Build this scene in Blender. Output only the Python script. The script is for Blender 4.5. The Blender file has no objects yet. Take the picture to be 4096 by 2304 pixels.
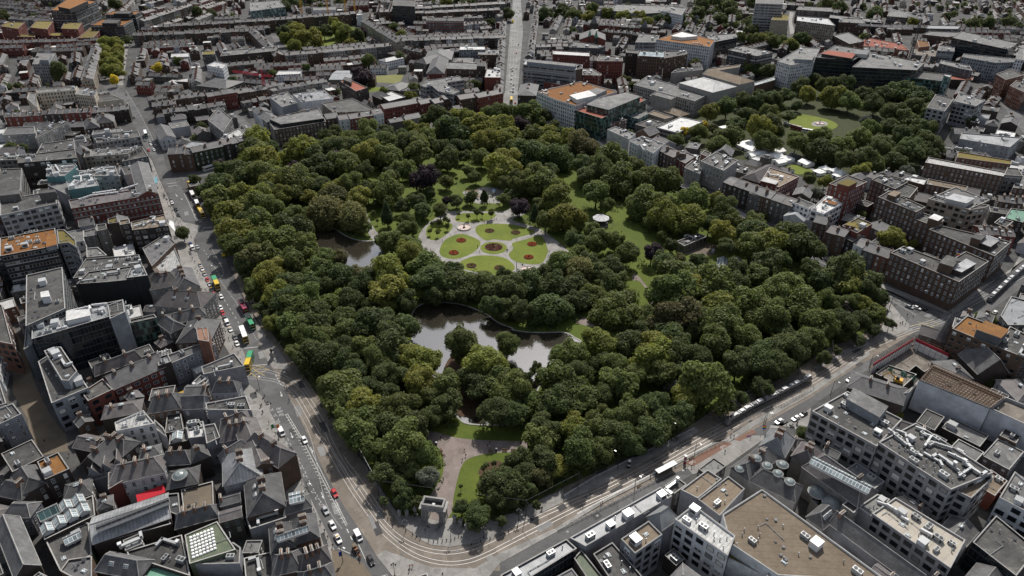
import bpy, math, random
SR='slate_roof';PS='purple_slate';FG='felt_grey';ML='metal_light';MW='metal_white';MD='metal_dark';CG='coping';SH='shop_house';AS_='arch_stone';DI='dark_iron';PV='pavement_stone';PW='paint_white';CW='canvas_white'
from mathutils import Vector
random.seed(7)
R=math.radians; PI=math.pi
# ------------------------------------------------------------------ camera model (drone 200 m above the ground, looking along +Y)
CH=200.0; TH=R(31.5); FP=2768.0
def gp(x,y,z=0.0):
 a=(x-2048)/FP; b=(1152-y)/FP
 dy=math.cos(TH)+b*math.sin(TH); dz=-math.sin(TH)+b*math.cos(TH)
 t=(z-CH)/dz
 return (a*t,dy*t)
def pj(X,Y,Z):
 Z-=CH
 d=Y*math.cos(TH)-Z*math.sin(TH); u=Y*math.sin(TH)+Z*math.cos(TH)
 return (2048+FP*X/d,1152-FP*u/d,d)
OX=(0,1000,2000,2996); OY=(0,560,1120,1684)
def K(c,x,y):
 if c==20: return (3300+x/2.07,600+y/2.07)
 if c==21: return (x*1.59,y*1.59)
 return (OX[c%4]+x/2.337,OY[c//4]+y/2.337)
def pts(s): return [tuple(float(v) for v in q.split(',')) for q in s.split()]
def W(c,s,z=0.0): return [gp(*K(c,x,y),z) for x,y in pts(s)]
def mixed(s,z=0.0):            # "c:x,y" tokens, the tile index repeats until it changes
 out=[];c=0
 for q in s.split():
  if ':' in q: c,q=q.split(':'); c=int(c)
  x,y=q.split(','); out.append(gp(*K(c,float(x),float(y)),z))
 return out
scene=bpy.context.scene; COL=scene.collection
world=bpy.data.worlds.new("World"); scene.world=world; world.use_nodes=True
nt=world.node_tree; bg=nt.nodes['Background']
SUN_EL,SUN_AZ=R(50),R(12)
sky=nt.nodes.new('ShaderNodeTexSky'); sky.sky_type='NISHITA'; sky.sun_disc=False
sky.sun_elevation=SUN_EL; sky.sun_rotation=SUN_AZ; sky.altitude=200; sky.dust_density=2.0
hs=nt.nodes.new('ShaderNodeHueSaturation'); hs.inputs['Saturation'].default_value=.5; nt.links.new(sky.outputs[0],hs.inputs['Color']); nt.links.new(hs.outputs[0],bg.inputs[0]); bg.inputs[1].default_value=0.115
sl=bpy.data.lights.new('sun','SUN'); sl.energy=4.5; sl.angle=R(2.2); sl.color=(1,.95,.88)
so=bpy.data.objects.new('sun',sl); COL.objects.link(so)
sd=Vector((math.sin(SUN_AZ)*math.cos(SUN_EL),math.cos(SUN_AZ)*math.cos(SUN_EL),math.sin(SUN_EL)))
so.rotation_euler=sd.to_track_quat('Z','Y').to_euler(); so.location=sd*900
cd=bpy.data.cameras.new('camera'); cam=bpy.data.objects.new('camera',cd); COL.objects.link(cam)
cam.location=(0,0,CH); cam.rotation_euler=(PI/2-TH,0,0)
cd.sensor_width=36; cd.lens=36*FP/4096; cd.clip_start=1; cd.clip_end=20000; scene.camera=cam
scene.view_settings.view_transform='Standard'; scene.view_settings.look='None'
scene.view_settings.exposure=0.2; scene.view_settings.gamma=1
scene.cycles.max_bounces=5; scene.cycles.diffuse_bounces=3; scene.cycles.transparent_max_bounces=4
# ------------------------------------------------------------------ materials
class N:
 def __init__(s,m): s.t=m.node_tree; s.L=s.t.links
 def n(s,typ,*ins,**kw):
  nd=s.t.nodes.new('ShaderNode'+typ)
  for k_,v in kw.items():
   if k_.startswith('i_'):
    k2=k_[2:]; k2=int(k2) if k2.isdigit() else k2.replace('_',' ')
    s.set(nd.inputs[k2],v)
   else: setattr(nd,k_,v)
  for i,v in enumerate(ins):
   if v is not None: s.set(nd.inputs[i],v)
  return nd
 def set(s,inp,v):
  if hasattr(v,'outputs'): v=v.outputs[0]
  if isinstance(v,bpy.types.NodeSocket): s.L.new(v,inp)
  else:
   try: inp.default_value=v
   except Exception: inp.default_value=(*v,1) if len(v)==3 else v
 def m(s,op,a,b=None,c=None): return s.n('Math',a,b,c,operation=op)
 def mix(s,f,a,b):
  nd=s.t.nodes.new('ShaderNodeMix'); nd.data_type='RGBA'
  s.set(nd.inputs[0],f); s.set(nd.inputs[6],a if not isinstance(a,tuple) else (*a,1)); s.set(nd.inputs[7],b if not isinstance(b,tuple) else (*b,1))
  return nd.outputs[2]
 def noise(s,scale,detail=3,vec=None,rough=.6):
  nd=s.n('TexNoise'); nd.inputs['Scale'].default_value=scale; nd.inputs['Detail'].default_value=detail; nd.inputs['Roughness'].default_value=rough
  s.set(nd.inputs['Vector'],vec if vec is not None else s.n('NewGeometry').outputs['Position'])
  return nd.outputs[0]
 def ramp(s,f,a,b): return s.n('MapRange',f,a,b,0,1).outputs[0]
MATS={}
def newmat(name):
 m=bpy.data.materials.new(name); m.use_nodes=True; MATS[name]=m
 g=N(m); b=m.node_tree.nodes['Principled BSDF']; return m,g,b
def var(g,col,amt):            # per-object brightness
 r=g.n('ObjectInfo').outputs['Random']
 return g.n('HueSaturation',.5,1.0,g.m('MULTIPLY_ADD',r,2*amt,1-amt),1.0,col)
def plain(name,col,rough=.7,metal=0,amt=0,spec=.3,nz=0,nscale=.5):
 m,g,b=newmat(name); c=(*col,1)
 if nz: c=g.mix(g.ramp(g.noise(nscale,4),.3,.7),tuple(v*(1-nz) for v in col),tuple(min(1,v*(1+nz)) for v in col))
 if amt: c=var(g,c,amt)
 g.set(b.inputs['Base Color'],c); b.inputs['Roughness'].default_value=rough; b.inputs['Metallic'].default_value=metal
 b.inputs['Specular IOR Level'].default_value=spec; return m
def wall(name,col,win=None,rough=.85,amt=.16,glass=(.012,.014,.016),lit=(.3,.3,.3),frame=None):
 """masonry; win=(pitch u, pitch v, width share, height share) sets a window grid into the wall for far buildings"""
 m,g,b=newmat(name)
 c=g.mix(g.ramp(g.noise(.35,5),.3,.72),tuple(v*.74 for v in col),tuple(min(1,v*1.2) for v in col))
 st=g.n('Mapping',g.n('NewGeometry').outputs['Position'],i_Scale=(1.2,1.2,.12))
 c=g.mix(g.m('MULTIPLY',g.ramp(g.noise(1.0,3,st),.5,.75),.35),c,tuple(v*.5 for v in col))
 c=var(g,c,amt); ro=rough
 if win:
  uv=g.n('UVMap').outputs[0]; x=g.n('SeparateXYZ',uv)
  u=g.m('DIVIDE',x.outputs[0],win[0]); v=g.m('DIVIDE',x.outputs[1],win[1])
  fu=g.m('FRACT',u); fv=g.m('FRACT',v)
  mu=g.m('LESS_THAN',g.m('ABSOLUTE',g.m('SUBTRACT',fu,.5)),win[2]/2); mv=g.m('LESS_THAN',g.m('ABSOLUTE',g.m('SUBTRACT',fv,.52)),win[3]/2)
  mk=g.m('MULTIPLY',mu,mv)
  cell=g.n('CombineXYZ',g.m('FLOOR',u),g.m('FLOOR',v),g.n('ObjectInfo').outputs['Random'])
  wn=g.n('TexWhiteNoise',cell,noise_dimensions='3D').outputs[0]
  gl=g.mix(g.m('GREATER_THAN',wn,.86),glass,lit)
  if frame:
   fk=g.m('MULTIPLY',g.m('LESS_THAN',g.m('ABSOLUTE',g.m('SUBTRACT',fu,.5)),win[2]/2+.07),g.m('LESS_THAN',g.m('ABSOLUTE',g.m('SUBTRACT',fv,.52)),win[3]/2+.06))
   c=g.mix(fk,c.outputs[0],frame)
   c=g.mix(mk,c,gl)
  else: c=g.mix(mk,c.outputs[0],gl)
  ro=g.n('MapRange',mk,0,1,rough,.12).outputs[0]
 g.set(b.inputs['Base Color'],c); g.set(b.inputs['Roughness'],ro); b.inputs['Specular IOR Level'].default_value=.35
 return m
def roofmat(name,a,c2,rough=.75,scale=.18,streak=0,metal=0,amt=.2,lines=0,spots=None):
 m,g,b=newmat(name)
 if name in('felt',FG,'gravel','membrane','cream_roof'): lines=2.6
 f=g.ramp(g.noise(scale,6,rough=.68),.36,.66)
 c=g.mix(f,a,c2)
 f2=g.ramp(g.noise(scale*7,4),.45,.7); c=g.mix(g.m('MULTIPLY',f2,.35),c,tuple(v*.55 for v in a))
 if spots: c=g.mix(g.ramp(g.noise(scale*1.7,5,rough=.7),.58,.66),c,spots)
 if lines:
  uv=g.n('UVMap').outputs[0]; x=g.n('SeparateXYZ',uv).outputs[0]
  k_=g.m('LESS_THAN',g.m('FRACT',g.m('DIVIDE',x,lines)),.16 if lines<2 else .1); c=g.mix(g.m('MULTIPLY',k_,.55 if lines<2 else .28),c,tuple(v*.4 for v in a))
 c=var(g,c,amt)
 g.set(b.inputs['Base Color'],c); b.inputs['Roughness'].default_value=rough; b.inputs['Metallic'].default_value=metal
 b.inputs['Specular IOR Level'].default_value=.25; return m
def glassmat(name,col,mull,pu=1.5,pv=3.4,rough=.08,band=None,mw=.07):
 m,g,b=newmat(name)
 uv=g.n('UVMap').outputs[0]; x=g.n('SeparateXYZ',uv)
 u=g.m('DIVIDE',x.outputs[0],pu); v=g.m('DIVIDE',x.outputs[1],pv)
 k1=g.m('LESS_THAN',g.m('FRACT',u),mw); k2=g.m('LESS_THAN',g.m('FRACT',v),.12); mk=g.m('MAXIMUM',k1,k2)
 cell=g.n('CombineXYZ',g.m('FLOOR',u),g.m('FLOOR',v),0.0)
 wn=g.n('TexWhiteNoise',cell,noise_dimensions='3D').outputs[0]
 c=g.mix(wn,tuple(v*.5 for v in col),tuple(min(1,v*1.6) for v in col))
 if band: c=g.mix(g.m('GREATER_THAN',wn,.72),c,band)
 c=g.mix(mk,c,mull)
 g.set(b.inputs['Base Color'],c); g.set(b.inputs['Roughness'],g.n('MapRange',mk,0,1,rough,.6).outputs[0])
 b.inputs['Specular IOR Level'].default_value=.6; return m
WC={'brown':(.095,.062,.045),'red':(.155,.048,.036),'grey':(.115,.108,.10),'dark':(.048,.038,.032),'stone':(.25,.24,.225),'white':(.55,.56,.57),'cream':(.47,.42,.34),
'concrete':(.25,.25,.255),'beige':(.27,.235,.19),'black':(.022,.023,.026),'lilac':(.235,.24,.26),'steel':(.2,.215,.235),'teal':(.09,.2,.21),'ivy':(.035,.045,.022),'pink':(.19,.095,.065),'slate':(.085,.09,.095)}
for k_,c_ in WC.items():
 wall(k_,c_)
 wall(k_+'_far',c_,(2.6,3.3,.42,.55))
 wall(k_+'_grid',c_,(3.3,3.5,.62,.62))
 wall(k_+'_band',c_,(1.7,3.4,.86,.5))
roofmat(SR,(.068,.067,.069),(.13,.128,.127),.62,.25)
roofmat(PS,(.075,.067,.067),(.13,.118,.117),.62,.25)
roofmat('felt',(.042,.041,.04),(.09,.087,.082),.8,.13,spots=(.14,.135,.125))
roofmat(FG,(.09,.09,.09),(.175,.172,.165),.8,.13,spots=(.25,.24,.23))
roofmat('gravel',(.15,.118,.085),(.205,.165,.122),.9,.12)
roofmat('membrane',(.38,.38,.37),(.55,.55,.54),.7,.2,spots=(.24,.235,.23))
roofmat('cream_roof',(.28,.255,.215),(.35,.32,.275),.8,.06)
roofmat('sedum',(.165,.07,.022),(.23,.10,.03),.95,.3,spots=(.16,.13,.04))
roofmat('moss',(.11,.095,.025),(.16,.125,.04),.95,.3,spots=(.2,.1,.03))
roofmat('rust',(.14,.07,.028),(.21,.10,.03),.95,.16,spots=(.06,.05,.04))
roofmat('redroof',(.19,.055,.035),(.25,.08,.05),.85,.2)
roofmat('zinc',(.16,.168,.175),(.25,.258,.265),.5,.3,metal=.1,lines=.7)
roofmat('metal_stained',(.17,.175,.18),(.36,.365,.37),.45,.12,metal=.2,lines=1.1)
roofmat('mottled',(.22,.22,.21),(.46,.46,.45),.6,.5,spots=(.12,.11,.1),lines=1.3)
roofmat('copper',(.10,.22,.16),(.16,.30,.22),.7,.3,lines=.8)
roofmat('greenmetal',(.075,.10,.065),(.13,.15,.09),.6,.3,lines=.5)
glassmat('glass_dark',(.012,.016,.02),(.05,.052,.055),1.5,3.5,.05)
glassmat('glass_green',(.015,.03,.027),(.08,.09,.088),1.5,3.4,.06,band=(.08,.15,.13))
glassmat('glass_teal',(.04,.075,.075),(.2,.24,.24),1.6,3.2,.1,band=(.2,.28,.28))
glassmat('glass_roof',(.2,.24,.25),(.6,.62,.62),1.1,1.6,.12,mw=.14)
glassmat('glass_ribbon',(.014,.017,.02),(.3,.3,.3),1.6,9.0,.06,band=(.16,.17,.18),mw=.1)
plain(CG,(.24,.235,.225),.7,amt=.3,nz=.25)
plain(ML,(.36,.37,.37),.4,.2,amt=.25)
plain(MW,(.55,.55,.55),.5,amt=.1)
plain(MD,(.05,.052,.055),.5,.3,amt=.3)
plain('brick_chimney',(.17,.095,.065),.9,amt=.35,nz=.3,nscale=2)
plain('pot',(.36,.24,.15),.8,amt=.3)
plain('frame_white',(.55,.56,.56),.5,amt=.25)
plain('frame_dark',(.05,.05,.055),.5)
plain('frame_yellow',(.55,.33,.03),.6)
m,g,b=newmat('pane')
r_=g.n('ObjectInfo').outputs['Random']
c_=g.mix(g.m('GREATER_THAN',r_,.86),(.012,.015,.018),(.2,.2,.2)); c_=g.mix(g.m('GREATER_THAN',r_,.95),c_,(.55,.54,.5))
g.set(b.inputs['Base Color'],c_); b.inputs['Roughness'].default_value=.07; b.inputs['Specular IOR Level'].default_value=.55
def ground(name,a,c2,scale,rough=.9,fine=0,blot=None):
 m,g,b=newmat(name)
 c=g.mix(g.ramp(g.noise(scale,5),.35,.68),a,c2)
 c=g.mix(g.m('MULTIPLY',g.ramp(g.noise(scale*9,4),.45,.7),.35),c,tuple(v*.6 for v in a))
 if name in('asphalt','city_ground',PV,'setts','pale_asphalt','path_pink','path_stone'):
  vo=g.n('TexVoronoi',i_Scale=.085 if 'asph' in name else .3,distance='CHEBYCHEV'); g.set(vo.inputs['Vector'],g.n('NewGeometry').outputs['Position']); c=g.n('HueSaturation',.5,1.0,g.m('MULTIPLY_ADD',g.n('SeparateColor',vo.outputs['Color']).outputs[0],.34,.83),1.0,c).outputs[0]
 if blot: c=g.mix(g.m('MULTIPLY',g.ramp(g.noise(scale*.45,4,rough=.7),.5,.72),.8),c,blot)
 g.set(b.inputs['Base Color'],c); b.inputs['Roughness'].default_value=rough; b.inputs['Specular IOR Level'].default_value=.25
 if name=='lawn_bright':
  x=g.n('SeparateXYZ',g.n('NewGeometry').outputs['Position']); s_=g.m('SINE',g.m('MULTIPLY',g.m('ADD',x.outputs[0],g.m('MULTIPLY',x.outputs[1],.6)),1.9)); c=g.n('HueSaturation',.5,1.0,g.m('MULTIPLY_ADD',s_,.07,1.0),1.0,c).outputs[0]
 if fine:
  bm=g.n('Bump',i_Strength=.5,i_Distance=.2,i_Height=g.noise(fine,3)); g.set(b.inputs['Normal'],bm)
 return m
ground('asphalt',(.075,.075,.076),(.10,.10,.10),.06,.8,blot=(.06,.06,.062))
ground('asphalt_dark',(.05,.05,.051),(.065,.065,.065),.2)
ground('pale_asphalt',(.165,.165,.163),(.205,.205,.2),.06)
ground('city_ground',(.05,.05,.05),(.085,.083,.08),.05)
ground(PV,(.185,.18,.17),(.25,.24,.228),.12,.8,blot=(.15,.135,.122))
ground('setts',(.145,.123,.10),(.18,.155,.13),.2,.8,blot=(.12,.105,.09))
ground('tan_paving',(.115,.094,.07),(.15,.122,.09),.15,.85,blot=(.085,.074,.06))
ground('cycle_red',(.15,.085,.06),(.17,.10,.075),.2)
ground('path_stone',(.21,.20,.19),(.26,.25,.235),.1,.85,blot=(.18,.165,.155))
ground('path_pink',(.17,.14,.125),(.21,.175,.16),.1,.85,blot=(.15,.13,.12))
ground('lawn_green',(.062,.088,.013),(.095,.118,.02),.05,.95,fine=1.5,blot=(.05,.075,.014))
ground('lawn_bright',(.105,.135,.02),(.14,.165,.027),.07,.95,fine=1.5,blot=(.07,.10,.016))
ground('pitch_green',(.14,.145,.05),(.17,.175,.065),.08,.95)
ground('leaf_litter',(.03,.036,.014),(.048,.055,.02),.3,.95)  # woodland floor, its colour darkened to carry the shade under the trees
ground('soil',(.05,.032,.02),(.085,.05,.03),.6,.95)
ground('flower_red',(.30,.05,.018),(.18,.06,.02),.9,.9,fine=2)
ground('flower_maroon',(.11,.02,.016),(.07,.03,.015),.7,.9,fine=2)
ground('flower_brown',(.13,.07,.04),(.10,.08,.03),.8,.9,fine=2)
ground('flower_yellow',(.5,.36,.02),(.4,.3,.02),.8,.9,fine=2)
ground('rubble_mix',(.2,.175,.15),(.09,.08,.07),.25,.9,fine=.8)
plain(PW,(.42,.42,.40),.7,nz=.25,nscale=1.5); plain('paint_yellow',(.42,.32,.12),.7,nz=.2)
plain('rail_steel',(.42,.42,.42),.5,.2)
m,g,b=newmat('pond_water')
b.inputs['Base Color'].default_value=(.03,.026,.02,1); b.inputs['Roughness'].default_value=.07; b.inputs['IOR'].default_value=2.2
b.inputs['Specular IOR Level'].default_value=.9
g.set(b.inputs['Normal'],g.n('Bump',i_Strength=.18,i_Distance=.15,i_Height=g.noise(.8,3)))
def leafmat(name,col,amt=.2,tr=.45):
 m,g,b=newmat(name)
 c=g.mix(g.ramp(g.noise(.55,3),.35,.68),tuple(v*.62 for v in col),tuple(v*1.32 for v in col))
 r=g.n('ObjectInfo').outputs['Random']
 c=g.n('HueSaturation',g.m('MULTIPLY_ADD',r,.03,.485),.92,g.m('MULTIPLY_ADD',g.m('FRACT',g.m('MULTIPLY',r,7.3)),2*amt,1-amt),1.0,c)
 g.set(b.inputs['Base Color'],c); b.inputs['Roughness'].default_value=.6; b.inputs['Specular IOR Level'].default_value=.22
 t=g.n('BsdfTranslucent',g.n('HueSaturation',.49,1.1,1.25,1.0,c))
 mx=g.n('MixShader',tr,b.outputs[0],t); g.set(m.node_tree.nodes['Material Output'].inputs[0],mx)
 return m
LEAF={'g':(.125,.155,.040),'d':(.088,.115,.036),'y':(.19,.205,.038),'p':(.05,.033,.040),'w':(.19,.195,.065),'b':(.125,.125,.045),'c':(.055,.085,.030),'s':(.15,.17,.125),'Y':(.6,.45,.025),'o':(.12,.145,.042)}
for k_,c_ in LEAF.items(): leafmat('leaf_'+k_,c_)
plain('bark',(.055,.045,.035),.95,nz=.4,nscale=3)
# ------------------------------------------------------------------ mesh builder
class MB:
 def __init__(s): s.v=[];s.f=[];s.mi=[];s.uv=[];s.mats=[]
 def mat(s,name):
  if name not in s.mats: s.mats.append(name)
  return s.mats.index(name)
 def face(s,ps,mat,uv=None):
  b_=len(s.v); s.v+=ps; s.f.append(tuple(range(b_,b_+len(ps)))); s.mi.append(s.mat(mat))
  s.uv+=uv if uv else [(p[0],p[1]) for p in ps]
 def wallq(s,a,b,z0,z1,mat,u0=0):
  L=math.hypot(b[0]-a[0],b[1]-a[1])
  s.face([(a[0],a[1],z0),(b[0],b[1],z0),(b[0],b[1],z1),(a[0],a[1],z1)],mat,[(u0,z0),(u0+L,z0),(u0+L,z1),(u0,z1)])
 def prism(s,poly,z0,z1,mat,top=None,bottom=False):
  n=len(poly)
  for i in range(n): s.wallq(poly[i],poly[(i+1)%n],z0,z1,mat)
  if top: s.face([(x,y,z1) for x,y in poly],top)
  if bottom: s.face([(x,y,z0) for x,y in reversed(poly)],mat)
 def box(s,cx,cy,z0,sx,sy,sz,mat,ang=0,top=None):
  c_,n_=math.cos(ang),math.sin(ang)
  P=[(cx+c_*x-n_*y,cy+n_*x+c_*y) for x,y in ((-sx/2,-sy/2),(sx/2,-sy/2),(sx/2,sy/2),(-sx/2,sy/2))]
  s.prism(P,z0,z0+sz,mat,top or mat,True)
 def cyl(s,cx,cy,z0,z1,r0,r1,mat,n=8,cap=True):
  A=[(cx+r0*math.cos(2*PI*i/n),cy+r0*math.sin(2*PI*i/n),z0) for i in range(n)]
  B=[(cx+r1*math.cos(2*PI*i/n),cy+r1*math.sin(2*PI*i/n),z1) for i in range(n)]
  for i in range(n):
   j=(i+1)%n
   if r1<1e-4: s.face([A[i],A[j],B[i]],mat)
   else: s.face([A[i],A[j],B[j],B[i]],mat)
  if cap and r1>1e-4: s.face(B,mat)
 def bar(s,p,q,r,mat,n=4):
  p=Vector(p);q=Vector(q);d=(q-p);
  if d.length<1e-6: return
  d.normalize(); u=d.orthogonal().normalized(); w=d.cross(u)
  ring=lambda c:[tuple(c+u*(r*math.cos(2*PI*i/n+.785))+w*(r*math.sin(2*PI*i/n+.785))) for i in range(n)]
  A=ring(p);B=ring(q)
  for i in range(n): s.face([A[i],A[(i+1)%n],B[(i+1)%n],B[i]],mat)
  s.face(A[::-1],mat); s.face(B,mat)
 def mesh(s,name):
  me=bpy.data.meshes.new(name); me.from_pydata(s.v,[],s.f)
  for n_ in s.mats: me.materials.append(MATS[n_])
  me.polygons.foreach_set('material_index',s.mi)
  uvl=me.uv_layers.new(name='UVMap'); uvl.data.foreach_set('uv',[c for p in s.uv for c in p])
  me.update(); return me
LABELS={}
def tag(o,label,cat,group=None,kind=None):
 if label: o['label']=label
 if cat: o['category']=cat
 if group: o['group']=group
 if kind: o['kind']=kind
 return o
def obj(name,me,parent=None,loc=(0,0,0),rz=0,scale=None):
 if isinstance(me,MB): me=me.mesh(name)
 o=bpy.data.objects.new(name,me); COL.objects.link(o)
 o.location=loc
 if rz: o.rotation_euler=(0,0,rz)
 if scale: o.scale=scale
 if parent: o.parent=parent
 return o
def empty(name,loc,label,cat,group=None,rz=0):
 o=obj(name,None,None,loc,rz); o.empty_display_size=.5
 return tag(o,label,cat,group)
def copy_tree(o,loc,rz,label=None,group=None):
 r=o.copy(); COL.objects.link(r); r.location=loc; r.rotation_euler=(0,0,rz)
 if label: r['label']=label
 if group: r['group']=group
 for ch in list(o.children):
  c=ch.copy(); COL.objects.link(c); c.parent=r
  for g_ in list(ch.children):
   d=g_.copy(); COL.objects.link(d); d.parent=c
 return r
def ordn(i):
 w='first second third fourth fifth sixth seventh eighth ninth tenth eleventh twelfth thirteenth fourteenth fifteenth sixteenth seventeenth eighteenth nineteenth twentieth'.split()
 if i<20: return w[i]
 t={2:'twenty',3:'thirty',4:'forty',5:'fifty',6:'sixty',7:'seventy',8:'eighty',9:'ninety'}
 a,b_=divmod(i+1,10)
 if a>9: return ordn(99)[:0]+'hundred and '+ordn(i-100)
 return (t[a]+'-'+w[b_-1]) if b_ else t[a][:-1]+'ieth'
# ------------------------------------------------------------------ polygon helpers and an occupancy map (3 m cells)
def area(p): return sum(p[i][0]*p[(i+1)%len(p)][1]-p[(i+1)%len(p)][0]*p[i][1] for i in range(len(p)))/2
def ccw(p): return p if area(p)>0 else p[::-1]
def inpoly(x,y,p):
 r=False;j=len(p)-1
 for i in range(len(p)):
  if (p[i][1]>y)!=(p[j][1]>y) and x<(p[j][0]-p[i][0])*(y-p[i][1])/(p[j][1]-p[i][1])+p[i][0]: r=not r
  j=i
 return r
def inset(p,d):
 out=[];n=len(p)
 for i in range(n):
  a,b_,c_=p[i-1],p[i],p[(i+1)%n]
  e1=Vector((b_[0]-a[0],b_[1]-a[1])).normalized(); e2=Vector((c_[0]-b_[0],c_[1]-b_[1])).normalized()
  n1=Vector((-e1.y,e1.x)); n2=Vector((-e2.y,e2.x)); s=n1+n2
  if s.length<.2: s=n1
  s.normalize(); k_=min(3,1/max(.3,s.dot(n1)))
  out.append((b_[0]+s.x*d*k_,b_[1]+s.y*d*k_))
 return out
OCC={}
def mark(p,v=1,pad=0):
 if pad: p=inset(ccw(p),-pad)
 xs=[q[0] for q in p]; ys=[q[1] for q in p]
 for i in range(int(min(xs)//3),int(max(xs)//3)+1):
  for j in range(int(min(ys)//3),int(max(ys)//3)+1):
   if inpoly(i*3+1.5,j*3+1.5,p): OCC[(i,j)]=v
def rect3(p):                 # three corners -> true rectangle
 a,b_,c_=[Vector(q) for q in p[:3]]
 e=(b_-a); L=e.length; e/=L; nrm=Vector((-e.y,e.x)); d=(c_-b_).dot(nrm)
 return [tuple(a),tuple(b_),tuple(b_+nrm*d),tuple(a+nrm*d)]
def centroid(p): return (sum(q[0] for q in p)/len(p),sum(q[1] for q in p)/len(p))
# ------------------------------------------------------------------ shared part meshes
def win_mesh(frame,bars,sill,name='window'):
 m=MB()
 m.face([(-.5,-.06,0),(.5,-.06,0),(.5,-.06,1),(-.5,-.06,1)],'pane')
 t=.07
 for x0,x1,z0,z1 in [(-.5,-.5+t,0,1),(.5-t,.5,0,1),(-.5+t,.5-t,1-t*.7,1),(-.5+t,.5-t,0,t*.6)]+bars:
  m.box((x0+x1)/2,-.06,z0,x1-x0,.1,z1-z0,frame)
 if sill: m.box(0,-.09,-.07,1.16,.3,.06,sill)
 return m.mesh(name)
WIN={'sash':win_mesh('frame_white',[(-.03,.03,.05,.95),(-.43,.43,.48,.53)],CG),
'square':win_mesh('frame_dark',[(-.03,.03,.05,.95)],CG),
'pale':win_mesh('frame_white',[(-.2,-.16,.05,.95),(.16,.2,.05,.95)],None),
'yellow':win_mesh('frame_white',[(-.03,.03,.05,.95),(-.43,-.05,.1,.9)],CG),
'plain':win_mesh('frame_dark',[],None),
'surround':win_mesh('frame_white',[(-.03,.03,.05,.95),(-.43,.43,.48,.53),(-.64,-.5,-.05,1.05),(.5,.64,-.05,1.05),(-.64,.64,1.0,1.1)],'frame_white')}
WIN['blind']=win_mesh('frame_white',[(-.45,.45,.45,.96),(-.03,.03,.05,.5)],CG)
WDIM={'sash':(1.15,1.95,2.7,3.4),'square':(1.5,1.5,2.7,3.3),'pale':(2.2,1.7,3.4,3.5),'plain':(1.9,1.9,3.0,3.4),'surround':(1.2,1.7,3.0,3.2),'yellow':(1.5,1.5,2.7,3.3),'wide':(2.6,2.0,3.3,3.6)}
WIN['wide']=WIN['plain']
m=MB(); m.box(0,0,0,2.4,.85,2.2,'brick_chimney'); m.box(0,0,2.2,2.55,1.0,.18,CG)
for i in range(5): m.cyl(-.92+i*.46,0,2.38,3.0,.15,.12,'pot',6)
CHIM=m.mesh('chimney')
m=MB(); m.box(0,0,0,2.6,1.5,1.5,ML); m.cyl(-.6,0,1.5,1.62,.5,.5,MD,10); m.cyl(.6,0,1.5,1.62,.5,.5,MD,10)
for s in (-1,1): m.box(s*1.0,-.77,.25,.5,.06,1.0,MD)
PLANT=[m.mesh('plant_unit')]
m=MB(); m.box(0,0,.4,5.5,1.6,1.7,ML); m.box(-2.9,0,.6,.5,1.2,1.2,MD); m.box(1.2,0,2.1,1.2,1.1,.5,MW)
for x in (-2,0,2): m.box(x,0,0,.2,1.4,.4,MD)
PLANT.append(m.mesh('plant_unit'))
m=MB(); m.box(0,0,0,3.0,2.6,2.2,MW); m.box(0,-1.32,.5,2.0,.06,1.2,MD); m.box(0,0,2.2,3.1,2.7,.1,ML)
PLANT.append(m.mesh('plant_unit'))
m=MB(); m.box(0,0,.7,7,.9,.8,ML); m.box(3.2,1.2,.7,.9,3.2,.8,ML); m.cyl(-3.1,0,.2,2.6,.5,.5,ML,8); m.box(-3.1,0,2.5,1.2,1.2,.3,MW)
for x in (-2.4,0,2.4): m.box(x,0,0,.15,.9,.7,MD)
DUCT=m.mesh('duct')
m=MB(); m.box(0,0,0,1.7,1.3,.3,MW); m.face([(-.75,-.55,.32),(.75,-.55,.32),(.75,.55,.5),(-.75,.55,.5)],'glass_roof')
SKYL=m.mesh('skylight')
m=MB(); m.cyl(0,0,0,1.1,.16,.16,ML,6); m.cyl(0,0,1.1,1.35,.3,.12,ML,6); VENT=m.mesh('vent_pipe')
m=MB(); m.box(0,0,0,1.05,.5,1.9,'frame_white'); m.box(0,-.26,0,.9,.04,2.3,'frame_dark'); m.box(0,-.5,-.05,1.3,1.0,.1,CG)
DOOR=m.mesh('door')
m=MB(); m.box(0,0,0,1.5,2.2,1.5,SR); m.box(0,-1.12,.25,1.0,.06,1.1,'frame_white'); m.face([(-.4,-1.16,.35),(.4,-1.16,.35),(.4,-1.16,1.25),(-.4,-1.16,1.25)],'pane')
DORM=m.mesh('dormer')
ROWS=[]; ALLB=[]          # (centre, short description) of every described building, used to describe the small ones around them
NWIN=[0]
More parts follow.
